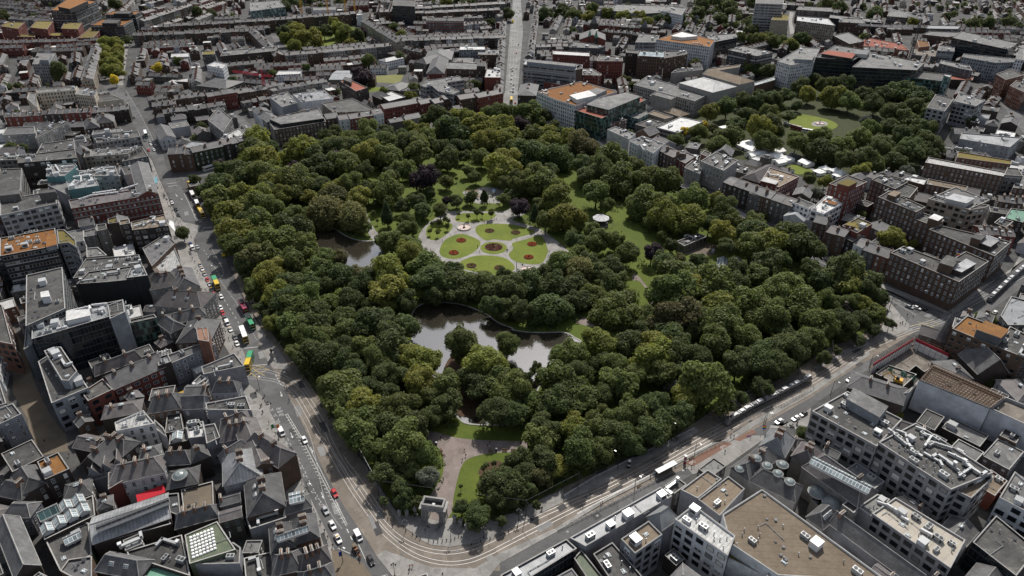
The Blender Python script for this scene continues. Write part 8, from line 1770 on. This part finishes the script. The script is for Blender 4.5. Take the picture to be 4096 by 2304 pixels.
people(13,'walking by the shops near the painted arrows',"180,30,grey,w 215,60,navy,v 270,190,dark,w 300,250,red,v 370,380,grey,w 470,540,dark,v 490,580,tan,w 560,760,dark,w 600,850,grey,w 660,960,navy,w 700,1040,dark,w 730,1100,grey,v",'a')
people(12,'in the paved square by the lane',"60,250,dark,w 90,300,grey,s 300,240,tan,w 420,200,dark,s 650,330,red,w",'a')
HV=[(0,0,1.15),(.55,0,1.2),(.85,0,1.45),(1.15,0,1.8),(1.35,0,1.95),(1.65,0,1.7),(-.55,0,1.2),(-.75,0,1.1),(-.95,0,.7),(.55,.18,.9),(.6,.18,.5),(.55,.18,.05),(.55,-.18,.9),(.6,-.18,.5),(.55,-.18,.05),(-.6,.2,.85),(-.75,.2,.5),(-.65,.2,.05),(-.6,-.2,.85),(-.75,-.2,.5),(-.65,-.2,.05)]
HE=[(0,1),(1,2),(2,3),(3,4),(4,5),(0,6),(6,7),(7,8),(1,9),(9,10),(10,11),(1,12),(12,13),(13,14),(6,15),(15,16),(16,17),(6,18),(18,19),(19,20)]
hm=skin('body',HV,HE,[.3,.3,.2,.15,.15,.1,.31,.12,.06,.13,.08,.07,.13,.08,.07,.15,.08,.07,.15,.08,.07],['paint_brown'],lambda c:0)
e=Vector((math.cos(rz),math.sin(rz))); tag(obj('horse',hm,None,(X+e.x*3.3,Y+e.y*3.3,.06),rz),'chestnut horse harnessed before the brown carriage','horse')
# ------------------------------------------------------------------ street furniture
def lamp_mesh():
 m=MB(); m.cyl(0,0,0,1.0,.22,.14,DI,8); m.cyl(0,0,1,5.6,.09,.06,DI,6); m.bar((-.7,0,5.2),(.7,0,5.2),.05,DI); g_=MB()
 for x,z in ((-.7,5.2),(.7,5.2),(0,5.7)): g_.cyl(x,0,z,z+.55,.16,.28,'lamp_glass',8); g_.cyl(x,0,z+.55,z+.8,.3,.05,DI,8)
 return m.mesh('post'),g_.mesh('lantern')
LMP=lamp_mesh()
def col_lamp():
 m=MB(); m.cyl(0,0,0,8.2,.13,.07,MD,6); m.bar((0,0,8.1),(0,-1.7,8.5),.06,MD); g_=MB(); g_.box(0,-1.9,8.4,.4,.9,.18,'lamp_glass'); return m.mesh('post'),g_.mesh('lamp_head')
LMC=col_lamp()
def lamp(c,x,y,kind,lab,rz=0):
 X,Y=at(c,x,y); o=empty('street_lamp',(X,Y,.1),lab,'street lamp','street lamps',rz)
 a,b_=LMP if kind=='o' else LMC; obj('post',a,o); obj('lantern' if kind=='o' else 'lamp_head',b_,o)
for c,x,y,l in [(13,1457,1030,'ornate three globe lamp in front of the arch, taxi street side'),(13,1878,1122,'ornate three globe lamp in front of the arch, tram stop side'),(13,1355,1449,'ornate three globe lamp on the corner pavement at the picture bottom'),(14,175,930,'ornate lamp on the park pavement past the first young tree'),(13,2185,1095,'ornate lamp on the arch pavement above the rails'),(13,2513,930,'ornate lamp by the railing between arch and tram pole'),(10,2050,1290,'ornate lamp at the nose of the front tram')]: lamp(c,x,y,'o',l)
for c,x,y,l,rz in [(14,1098,455,'tall street lamp on the near platform beside the striped column',-2.4),(14,1648,190,'tall street lamp on the near platform beside the glass shelter',-2.4),(14,1812,342,'tall street lamp on the far platform by the red column',.7),(14,1257,645,'tall street lamp on the far platform beside a bench',.7),(15,145,1449-1400,'tall street lamp by the two flags',.7),(11,130,1370,'tall street lamp leaning over the white car by the tram',.7),(11,1120,830,'tall street lamp at the scaffold corner',.7),(11,760,1080,'tall street lamp by the balcony of the concrete office',.7),(11,1580,235,'tall double lamp beside the brown office kerb',2),(8,1990,-20,'tall lamp on the taxi rank pavement',1),(4,1700,300,'tall lamp at the junction by the ivy building',2),(4,2060,150,'tall lamp before the ivy building windows',2),(1,1612,1180,'tall lamp by the long red mansion',2.4),(1,838,1310,'tall lamp by the white rendered house of the square',2.4),(1,413,1370,'tall lamp by the dark corner hotel',2.4),(2,1120,1430,'tall lamp in front of the wrapped white house',2.6),(6,2025,575,'tall lamp in front of the grey stone house',2.6),(8,2430,1030,'tall lamp at the cafe pavement corner',1),(13,870,1320,'tall lamp with blue banner on the tan pavement',1),(13,560,720,'tall lamp beside the red car lane',1),(7,2571,1330,'tall lamp in the second tram street',1)]: lamp(c,x,y,'c',l,rz)
m=MB(); m.cyl(0,0,0,8.4,.16,.11,MD,6); PM_=m.mesh('post'); m=MB(); m.bar((0,0,7.6),(0,-6.2,7.9),.05,MD); m.bar((0,0,8.3),(0,-3.5,7.8),.03,MD); AM_=m.mesh('bracket_arm')
POLES=[(13,1205,700,13,1080,635),(13,1010,335,13,830,360),(9,665,1110,9,510,1075),(9,585,1000,9,430,920),(9,445,770,9,380,860),(9,338,660,9,240,640),(9,245,495,9,160,420),(14,243,890,14,355,910),(14,728,632,14,855,650),(11,452,895,11,560,860),(11,745,700,11,800,760),(11,965,640,11,1040,690),(11,1235,440,11,1290,500),(11,60,1110,11,170,1100),(10,2400,1100,10,2480,1130),(11,1310,270,11,1330,330)]
PT_=[]
for i,(c,x,y,c2,x2,y2) in enumerate(POLES):
 X,Y=at(c,x,y); T=at(c2,x2,y2,7.8); a=math.atan2(T[1]-Y,T[0]-X)+PI/2; L=math.dist((X,Y),T)
 o=empty('tram_pole',(X,Y,.1),f'dark overhead line pole, {ordn(i) if i<7 else ordn(i-7)} {"from the arch along the taxi street" if i<7 else "from the arch along the tram street"} side of the tramway','tram pole','overhead line poles of the tramway',a)
 obj('post',PM_,o); obj('bracket_arm',AM_,o,(0,0,0),0,(1,max(.6,min(1.6,L/6.2)),1)); PT_.append((X,Y))
m=MB()
for T in TR:
 for i in range(0,len(T)-3,3): m.bar((*T[i],6.6),(*T[min(i+3,len(T)-1)],6.6),.025,MD,3)
for i,j in ((0,7),(1,0),(7,8)): m.bar((*PT_[i],8.2),(*PT_[j],8.2),.03,ML,3)
tag(obj('overhead_wire',m),'thin overhead contact wires hanging above the tram tracks','wire')
m=MB(); m.cyl(0,0,0,1.0,.16,.13,DI,8); m.cyl(0,0,1.0,1.15,.18,.06,DI,8); BO=m.mesh('bollard')
bl=[(13,x,y) for x,y in ((1195,750),(1230,800),(1290,920),(1335,990),(1440,990),(1520,1065),(1555,1085),(1592,1105),(1672,1125),(1717,1135),(1757,1137),(1798,1130),(1838,1122),(1915,1105),(1953,1080),(2068,1165),(2155,1135),(2245,1105),(2420,1035),(2500,1000))]
for i,(c,x,y) in enumerate(bl): tag(obj('bollard',BO,None,(*at(c,x,y),.14)),f'dark bollard, {ordn(i)} round the arch forecourt from the taxi side','bollard','bollards round the arch forecourt')
for i,(x,y) in enumerate(((1340,470),(1430,415),(1260,505),(1230,520),(1080,600),(1040,620),(880,700),(840,720),(620,840),(580,860))): tag(obj('bollard',BO,None,(*at(11,x,y),.14)),f'dark bollard, {ordn(i)} along the tram side pavement from the crossing','bollard','bollards along the tram side pavement')
def bench_parts():
 m=MB();
 for k in range(3): m.box(0,-.2+k*.18,.45,1.9,.14,.05,'timber')
 b=MB()
 for k in range(3): b.box(0,.28,.6+k*.15,1.9,.05,.1,'timber')
 l=MB();
 for s in (-.8,.8): l.box(s,0,0,.08,.6,.45,DI)
 return m.mesh('seat'),b.mesh('backrest'),l.mesh('leg')
BE=bench_parts()
for c,x,y,rz,l in [(13,1785,275,1.9,'timber bench on the lawn edge beside the dark bin'),(13,1800,310,1.9,'timber bench with a seated person by the arch lawn'),(13,2247,290,0,'timber bench beside the white topped bin'),(13,2380,285,0,'timber bench, second past the white topped bin'),(13,2460,282,0,'timber bench, third past the white topped bin'),(14,45,282,0,'timber bench, fourth past the white topped bin'),(14,125,282,0,'timber bench, fifth past the white topped bin'),(14,1300,618,.6,'platform bench beside the far street lamp'),(14,1785,355,.6,'platform bench beside the red column'),(5,2180,765,0,'dark bench at the top lawn of the formal garden'),(6,235,775,2.6,'bench beside the tall columnar tree'),(6,565,985,2.5,'bench on the formal garden side by the shrubs'),(10,725,412,.2,'bench at the shaded path by the big pond'),(5,1650,1020,2.2,'bench at the willow side of the formal garden')]:
 X,Y=at(c,x,y); o=empty('park_bench',(X,Y,.06),l,'bench','benches',rz); obj('seat',BE[0],o); obj('backrest',BE[1],o); obj('leg',BE[2],o)
for c,x,y,l in [(13,1742,222,'dark litter bin by the curved lawn edge'),(13,2302,280,'white topped dark litter bin between the path benches')]:
 o=empty('litter_bin',(*at(c,x,y),.06),l,'bin'); m=MB(); m.cyl(0,0,0,1.2,.4,.42,DI,10); obj('drum',m,o); m=MB(); m.cyl(0,0,1.2,1.5,.48,.3,MW,10); obj('cap',m,o)
def shelter(c,x,y,rz,L,lab,top=MW):
 X,Y=at(c,x,y); o=empty('tram_shelter',(X,Y,.3),lab,'shelter','tram stop shelters',rz); m=MB(); m.box(0,0,2.6,L,2.2,.18,top); obj('roof',m,o); m=MB()
 m.face([(-L/2+.3,.8,.2),(L/2-.3,.8,.2),(L/2-.3,.8,2.4),(-L/2+.3,.8,2.4)],'car_glass'); obj('glass_wall',m,o)
 for i in range(4): m=MB(); m.box(-L/2+.5+(L-1)*i/3,.8,0,.12,.12,2.6,MD); obj('post',m,o)
TA=ang(14,600,760,1860,130)
shelter(14,1545,480,TA,9.5,'white roofed shelter on the far tram platform'); shelter(14,1305,345,TA,5,'small glass shelter on the near tram platform','car_glass'); shelter(14,1505,250,TA,5,'dark glass shelter with waiting people on the near platform','car_glass')
for c,x,y,mt,l in [(14,1725,395,'paint_maroon','tall maroon advertising column with white cap'),(14,1203,440,'tyre','tall black and white ticket column on the near platform')]:
 o=empty('advertising_column',(*at(c,x,y),.3),l,'column'); m=MB(); m.cyl(0,0,0,3.4,.55,.55,mt,14); obj('drum',m,o); m=MB(); m.cyl(0,0,3.4,3.8,.62,.62,MW,14); m.cyl(0,0,1.2,1.9,.565,.565,MW,14,False); obj('cap',m,o)
def barrier(c,s,lab):
 P=mixed(s); c0=P[0]; m=MB(); L=[Vector(p)-Vector(c0) for p in P]
 for i in range(len(L)-1):
  a,q=L[i],L[i+1]; D=(q-a).length
  for z in (.5,1.05): m.bar((*a,z),(*q,z),.05,ML)
  for k in range(int(D/2)+1): p=a+(q-a)*(k/max(1,int(D/2))); m.box(p.x,p.y,0,.1,.1,1.1,ML)
 tag(obj('guard_rail',m,None,(*c0,.15)),lab,'guard rail')
barrier(14,"14:545,1030 14:900,850 14:1470,560","pale guard rail behind the long tram platform"); barrier(14,"14:1640,430 14:1850,320 14:2130,190","pale guard rail beside the red cycle track"); barrier(10,"10:2240,1340 10:2571,1170 11:300,1190 11:600,1020","white posts and rail between tram and road")
def flag(c,x,y,z,cols,lab,rz=0,h=6,vert=False):
 X,Y=at(c,x,y,z); o=empty('flagpole',(X,Y,z),lab,'flag','flags',rz); m=MB(); m.cyl(0,0,0,h,.08,.05,MW,6); m.cyl(0,0,h,h+.2,.12,.02,ML,6); obj('pole',m,o)
 m=MB(); n=len(cols); w=3.0; hh=1.9; K_=8
 for i in range(K_):
  for j in range(n):
   x0,x1=w*i/K_,w*(i+1)/K_; f=lambda t:.28*math.sin(t*2.4); dz=lambda t:-.18*t
   if vert: continue
   z1=h-hh*j/n; z0=h-hh*(j+1)/n; m.face([(x0,f(x0),z0+dz(x0)),(x1,f(x1),z0+dz(x1)),(x1,f(x1),z1+dz(x1)),(x0,f(x0),z1+dz(x0))],cols[j])
 if vert:
  for i in range(9):
   x0,x1=w*i/9,w*(i+1)/9; f=lambda t:.28*math.sin(t*2.4); dz=lambda t:-.18*t
   m.face([(x0,f(x0),h-hh+dz(x0)),(x1,f(x1),h-hh+dz(x1)),(x1,f(x1),h+dz(x1)),(x0,f(x0),h+dz(x0))],cols[i//3])
 obj('cloth',m,o)
for nm,c_ in (('flag_red',(.6,.02,.03)),('flag_orange',(.75,.22,.02)),('flag_yellow',(.75,.5,.03)),('flag_green',(.02,.25,.08)),('flag_blue',(.03,.08,.4)),('flag_purple',(.2,.03,.3)),('flag_white',(.75,.75,.73))): plain(nm,c_,.8)
flag(14,2430,160,12,['flag_red','flag_orange','flag_yellow','flag_green','flag_blue','flag_purple'],'rainbow striped flag on the college front',.6); flag(14,2335,200,12,['flag_white','flag_red','flag_white'],'red and white flag on the college front',3.6,5)
flag(13,210,110,9,['flag_green','flag_white','flag_orange'],'green white and orange flag on the club front by the white van',.4,4,True); flag(13,375,400,7,['flag_green','flag_white','flag_orange'],'green white and orange flag above the shop pavement',.2,3.5,True)
flag(20,1075,900,23,['flag_blue','flag_yellow','flag_red'],'small flag on the roof hut of the huge brown office',.3,4)
def road_word(s,c,x,y,x2,y2,h):
 o,me,L=ptext(s,c,x,y,x2,y2,h);
 w=max(o.dimensions.x,.1); o.scale=(L/w,1,1) ; o['kind']='structure'; return o
road_word('TAXIS',9,318,1255,270,1262,2.2); road_word('LOADING',9,308,1225,255,1235,2.0) ; road_word('ONLY',9,290,1200,245,1206,2.0)
for c,x,y,x2,y2 in ((14,2060,262,2105,225),(14,1780,400,1815,378)):
 a=Vector(at(c,x,y)); b_=Vector(at(c,x2,y2)); e=(b_-a); p=(a+b_)/2; m=MB(); q=e.normalized(); n_=Vector((-q.y,q.x))
 for t in (-.8,.8):
  cc=p+q*t; ring=[tuple(cc+q*(.55*math.cos(k*PI/7))+n_*(.55*math.sin(k*PI/7))) for k in range(15)]
  strip(m,ring,-.07,.07,.166,PW)
 strip(m,[tuple(p-q*.8),tuple(p+n_*.5),tuple(p+q*.8)],-.07,.07,.166,PW); strip(m,[tuple(p+n_*.5-q*.3),tuple(p+n_*.75-q*.3)],-.07,.07,.166,PW)
 obj('cycle_marking',m)['kind']='structure'
cu=bpy.data.curves.new('lettering','FONT'); cu.body='fresh'; cu.size=2.4; cu.extrude=.12; cu.align_x='CENTER'; tmp=bpy.data.objects.new('lettering_source',cu); COL.objects.link(tmp); dg=bpy.context.evaluated_depsgraph_get(); dg.update(); me=bpy.data.meshes.new_from_object(tmp.evaluated_get(dg)); bpy.data.objects.remove(tmp); me.materials.clear(); me.materials.append(MATS[CW])
X,Y=at(8,1520,665,16); o=obj('roof_sign',me,None,(X,Y,15.2)); o.rotation_euler=(PI/2,0,ang(8,1490,672,1555,655)); tag(o,'white letter sign standing on the roof behind the lilac house','sign')
X,Y=at(13,845,1245,4); o=empty('banner',(X,Y,4),'blue hanging banner beside the tan pavement','banner',None,.5); m=MB(); m.box(0,0,-1,1.1,.06,2.2,'flag_blue'); obj('cloth',m,o)
m=MB(); m.cyl(0,0,0,.7,.05,.05,MD,6); m.cyl(0,0,.7,.75,.45,.45,MD,10); CT=m.mesh('table_top'); m=MB(); m.box(0,0,0,.45,.45,.45,MD); m.box(0,.2,.45,.45,.06,.4,MD); CS=m.mesh('chair_seat')
for i,(c,x,y) in enumerate(((9,130,1100),(9,155,1140),(9,175,1160),(9,60,1050),(11,400,1370),(11,465,1390),(11,445,1350),(4,1560,560),(4,1590,620),(4,1620,660),(4,1540,520),(13,380,420),(13,395,460))):
 where={9:'on the junction pavement',11:'beside the black parked car',4:'outside the hotel',13:'on the shop pavement'}[c]; n_=sum(1 for q in ((9,),(9,),(9,),(9,),(11,),(11,),(11,),(4,),(4,),(4,),(4,),(13,),(13,))[:i] if q[0]==c)
 o=empty('cafe_table',(*at(c,x,y),.15),f'dark cafe table with two stools {where}, {ordn(n_)} of its cluster','cafe table','cafe tables',i); obj('table_top',CT,o)
 for s in (-1,1): obj('stool',CS,o,(0,s*.8,0),0 if s>0 else PI)
# ------------------------------------------------------------------ small buildings between the described ones
LMB=[('the cream hotel',K(0,500,900)),('the black office blocks',K(0,900,120)),('the ivy building',K(4,1900,100)),('the red hotel wing',K(4,1100,600)),('the teal plant storey',K(4,750,450)),('the mirror glass office',K(8,700,400)),('the lilac house',K(8,1800,700)),('the white rendered house',K(12,1250,60)),('the silver hall',K(12,1250,950)),('the dome roof lights',K(12,1950,1130)),('the rust roofed house',K(12,480,420)),('the dark corner hotel',K(1,400,1250)),('the red gabled school',K(1,1700,640)),('the sports pitch',K(1,1300,740)),('the small square',K(1,680,380)),('the red banded office',K(1,1800,190)),('the red tower crane',K(1,140,800)),('the grey school rows',K(1,1600,400)),('the striped grey office',K(2,450,680)),('the orange roofed office',K(2,600,850)),('the concert hall',K(2,1700,850)),('the red hospital',K(2,1100,260)),('the white frame office',K(2,1700,430)),('the black square office',K(2,2350,500)),('the long glass office',K(3,1300,680)),('the building site',K(3,1300,450)),('the drum topped office',K(3,1800,1000)),('the grey winged office',K(3,2200,600)),('the beige office',K(3,620,250)),('the streaked roof office',K(20,1150,150)),('the copper roof',K(20,1560,540)),('the white mansion',K(2,1330,1400)),('the temple front',K(7,450,720)),('the purple roofed hall',K(6,2420,330)),('the brown corner office',K(20,850,950)),('the ducted office',K(15,1700,350)),('the sheeted building',K(11,2000,1050)),('the big tan roof',K(15,500,1000)),('the shopping arcade',K(14,1000,900)),('the rusty roofed office',K(11,2200,450)),('the cream flat roof',K(15,1600,1050)),('the long dark slab',K(8,420,150)),('the black planted office',K(4,300,950)),('the grey mansion',K(8,100,1300)),('the avenue houses',K(1,2390,500)),('the plane tree avenue',K(0,1050,550)),('the white cube flats',K(0,2000,620)),('the stone library',K(0,200,1250)),('the mottled roof',K(4,1550,1120))]
def ori(x,y):
 b=min(ROWS,key=lambda r:(r[0]-x)**2+(r[1]-y)**2); return b[2]
def free(x,y,a,w,d,pad=1.0):
 c_,s_=math.cos(a),math.sin(a); nx=int(w/2.4)+1; ny=int(d/2.4)+1
 for i in range(nx+1):
  for j in range(ny+1):
   u=-w/2-pad+(w+2*pad)*i/nx; v=-d/2-pad+(d+2*pad)*j/ny
   if ((int((x+c_*u-s_*v)//3)),(int((y+s_*u+c_*v)//3))) in OCC: return False
 return True
def inview(x,y,z,mg=60):
 p=pj(x,y,z); return -mg<p[0]<4096+mg and -mg<p[1]<2304+mg*2
rng=random.Random(21); FILL=[]; SZ=[(17,13),(14,11),(11,9),(8,7)]
for pas,(w0,d0) in enumerate(SZ):
 for t in range((2600,4200,6000,5200)[pas]):
  S=(rng.uniform(-60,4156),rng.uniform(60,2400)); X,Y=gp(*S,7)
  if Y>640 or not inview(X,Y,7,120): continue
  w,d=w0*rng.uniform(.85,1.2),d0*rng.uniform(.85,1.15); k_=.72 if Y<330 else 1; w*=k_; d*=k_; a=ori(X,Y)
  if not free(X,Y,a,w,d,.5): continue
  c_,s_=math.cos(a),math.sin(a); P=[(X+c_*u-s_*v,Y+s_*u+c_*v) for u,v in ((-w/2,-d/2),(w/2,-d/2),(w/2,d/2),(-w/2,d/2))]
  mark(P,5); FILL.append((X,Y,a,w,d,P,S))
FILL.sort(key=lambda f:-f[3]*f[4]/(f[1]+120)); print('FILL',len(FILL)); KEEP=FILL[:290];
typ=defaultdict(list)
for f in KEEP:
 r=rng.random(); k=('slate roofed','pitched') if r<.5 else (('dark flat roofed','felt') if r<.72 else (('grey flat roofed',FG) if r<.86 else (('white roofed','membrane') if r<.93 else ('metal roofed','zinc'))))
 lm=min(LMB,key=lambda l:(l[1][0]-f[6][0])**2+((l[1][1]-f[6][1])*1.5)**2); typ[(k,lm[0])].append((math.dist(lm[1],f[6]),f))
for (k,lm),L in typ.items():
 L.sort(key=lambda q:q[0])
 for i,(dd,(X,Y,a,w,d,P,S)) in enumerate(L):
  r=random.Random(int(X*7+Y*3)); wm=r.choice(('brown','grey','dark','dark','stone','lilac','white','grey')); h=r.uniform(5,10) if Y>300 else r.uniform(7,11)
  lab=f"small {k[0]} back building, {ordn(i)} out from {lm}" if len(L)>1 else f"small {k[0]} back building close to {lm}"
  root=empty('back_building',(X,Y,0),lab,'back building','small buildings behind the street fronts'); LP=[(x-X,y-Y) for x,y in P]
  m=MB(); m.prism(LP,0,h,wm)
  if k[1]=='pitched':
   obj('wall',m,root); m=MB(); r0,r1=pitched(m,LP,h,d*r.uniform(.22,.34),r.choice((SR,SR,PS)),wm,r.random()<.45); ro=obj('roof',m,root)
   if r.random()<.6: q=r0+(r1-r0)*r.choice((.08,.92)); obj('chimney',CHIM,ro,(q.x,q.y,h+d*.12),a+PI/2,(.8,.9,1))
   if r.random()<.4: obj('skylight',SKYL,ro,(0,0,h+d*.28),a)
  else:
   I=inset(LP,.35)
   for q in range(4): z=(q+1)%4; m.face([(*LP[q],h),(*LP[z],h),(*I[z],h),(*I[q],h)],CG); m.face([(*I[q],h),(*I[z],h),(*I[z],h-.5),(*I[q],h-.5)],wm)
   obj('wall',m,root); m=MB(); m.face([(x,y,h-.5) for x,y in I],k[1],I and [(x,y) for x,y in I]); ro=obj('roof',m,root); roof_stuff(ro,LP,h-.5,r.choice((1,2,3)),r,Y<400)
  if Y<430 and wm!='dark': windows(root,P,h,'sash',X,Y,maxn=8)
m=MB(); rest=FILL[290:]
def simple_house(m,x,y,a,w,d,h,r,wk):
 c_,s_=math.cos(a),math.sin(a); T=lambda u,v:(x+c_*u-s_*v,y+s_*u+c_*v); P=[T(-w/2,-d/2),T(w/2,-d/2),T(w/2,d/2),T(-w/2,d/2)]
 m.prism(P,0,h,wk);
 if r.random()<.82:
  rh=d*.28; rm=r.choice((SR,SR,SR,PS,FG)); A,B=T(-w/2,0),T(w/2,0); H=h+rh
  m.face([(*P[0],h),(*P[1],h),(*B,H),(*A,H)],rm); m.face([(*P[2],h),(*P[3],h),(*A,H),(*B,H)],rm); m.face([(*P[1],h),(*P[2],h),(*B,H)],wk); m.face([(*P[3],h),(*P[0],h),(*A,H)],wk)
  q=T(w/2-.3,0); m.box(*q,H-1.2,.8,2.2,2.4,'brick_chimney',a)
 else: m.face([(px,py,h) for px,py in P],r.choice(('felt',FG,'membrane',FG)))
for X,Y,a,w,d,P,S in rest: r=random.Random(int(X*7+Y)); simple_house(m,X,Y,a,w,d,r.uniform(4,8),r,r.choice(('brown_far','grey_far','dark_far','stone_far')))
rng=random.Random(33); nh=0
for pas,(Lr,dr) in enumerate(((58,9.5),(34,9),(16,9),(9,8))):
 for t in range((1700,2200,3000,2600)[pas]):
  S=(rng.uniform(-250,4350),rng.uniform(-110,520)**1.0); X,Y=gp(*S,6)
  if Y<600 or Y>1500: continue
  a=ori(X,Y)+rng.uniform(-.04,.04)
  if not free(X,Y,a,Lr,dr,1.6): continue
  c_,s_=math.cos(a),math.sin(a); mark([(X+c_*u-s_*v,Y+s_*u+c_*v) for u,v in ((-Lr/2,-dr/2),(Lr/2,-dr/2),(Lr/2,dr/2+2),(-Lr/2,dr/2+2))],6)
  n=max(1,int(Lr/6.5)); wk=rng.choice(('brown_far','dark_far','grey_far','brown_far','stone_far','red_far')); h=rng.uniform(6,10.5)
  for i in range(n):
   u=-Lr/2+Lr*(i+.5)/n; simple_house(m,X+c_*u,Y+s_*u,a,Lr/n,dr,h+rng.uniform(-.3,.3),rng,wk if rng.random()<.85 else rng.choice(('white_far','cream_far','grey_far'))); nh+=1
o=obj('distant_houses',m); tag(o,'mass of small grey roofed houses reaching to the far edge of the city','houses','far city',kind='stuff')
print('FAR',nh,'REST',len(rest),'NWIN',NWIN[0])
V=[];Fc=[];rng=random.Random(9); nt_=0
def far_tree(X,Y,r,H):
 cl=[(Vector((rng.uniform(-.55,.55),rng.uniform(-.55,.55),rng.uniform(-.45,.6)))*r+Vector((X,Y,H-r)),r*rng.uniform(.35,.5)) for _ in range(9)]
 for c,rr in cl:
  for _ in range(34):
   d=Vector((rng.gauss(0,1),rng.gauss(0,1),rng.gauss(.3,1))).normalized(); p=c+d*rr*rng.uniform(.7,1.05); u=d.orthogonal().normalized(); w=d.cross(u); q=rng.uniform(0,6.3); u,w=u*math.cos(q)+w*math.sin(q),w*math.cos(q)-u*math.sin(q); s=rng.uniform(.45,.9)*(r/4.5)
   b=len(V); V.extend([tuple(p-u*s),tuple(p-w*s),tuple(p+u*s),tuple(p+w*s)]); Fc.append((b,b+1,b+2,b+3))
ZN=[(1750,150,2571,260,2,60),(500,60,1500,200,2,40),(1800,-60,2571,120,2,60),(320,-60,1000,80,1,45),(0,180,250,420,3,18),(0,-60,2571,120,3,34),(1900,0,2571,300,3,24),(0,-60,2571,200,0,30),(1200,-60,2500,60,1,30)]
for x0,y0,x1,y1,c,n in ZN:
 for _ in range(n):
  S=K(c,rng.uniform(x0,x1),rng.uniform(y0,y1)); X,Y=gp(*S,6)
  if Y<600 or OCC.get((int(X//3),int(Y//3)),0) in (1,2,3): continue
  r=rng.uniform(3.2,6.2); far_tree(X,Y,r,r*2.2+1); nt_+=1
for _ in range(2600):
 S=(rng.uniform(-100,4200),rng.uniform(-80,900)); X,Y=gp(*S,4)
 if nt_>400: break
 if not free(X,Y,0,4,4,.2): continue
 r=rng.uniform(1.8,3.6); far_tree(X,Y,r,r*2+.6); nt_+=1
me=bpy.data.meshes.new('distant_trees'); me.from_pydata(V,[],Fc); me.materials.append(MATS['leaf_d']); me.update(); o=obj('distant_trees',me); tag(o,'scattered dark garden trees and far woods between the distant houses','trees','far city',kind='stuff')
print('FARTREES',nt_,len(Fc))
# ------------------------------------------------------------------ keep every label within sixteen words and single out exact repeats
seen=defaultdict(list)
for o in COL.objects:
 if o.parent is None and o.get('label') and o.get('kind') is None: seen[o['label']].append(o)
for l,L in seen.items():
 if len(L)>1:
  for i,o in enumerate(L): o['label']=f"{l}, {ordn(i)}"
for o in COL.objects:
 if o.get('label') and len(o['label'].split())>16: o['label']=' '.join(w for w in o['label'].split() if w not in('the','of','its'))
 if o.get('label') and len(o['label'].split())>16: print('LONG',o.name,o['label'])
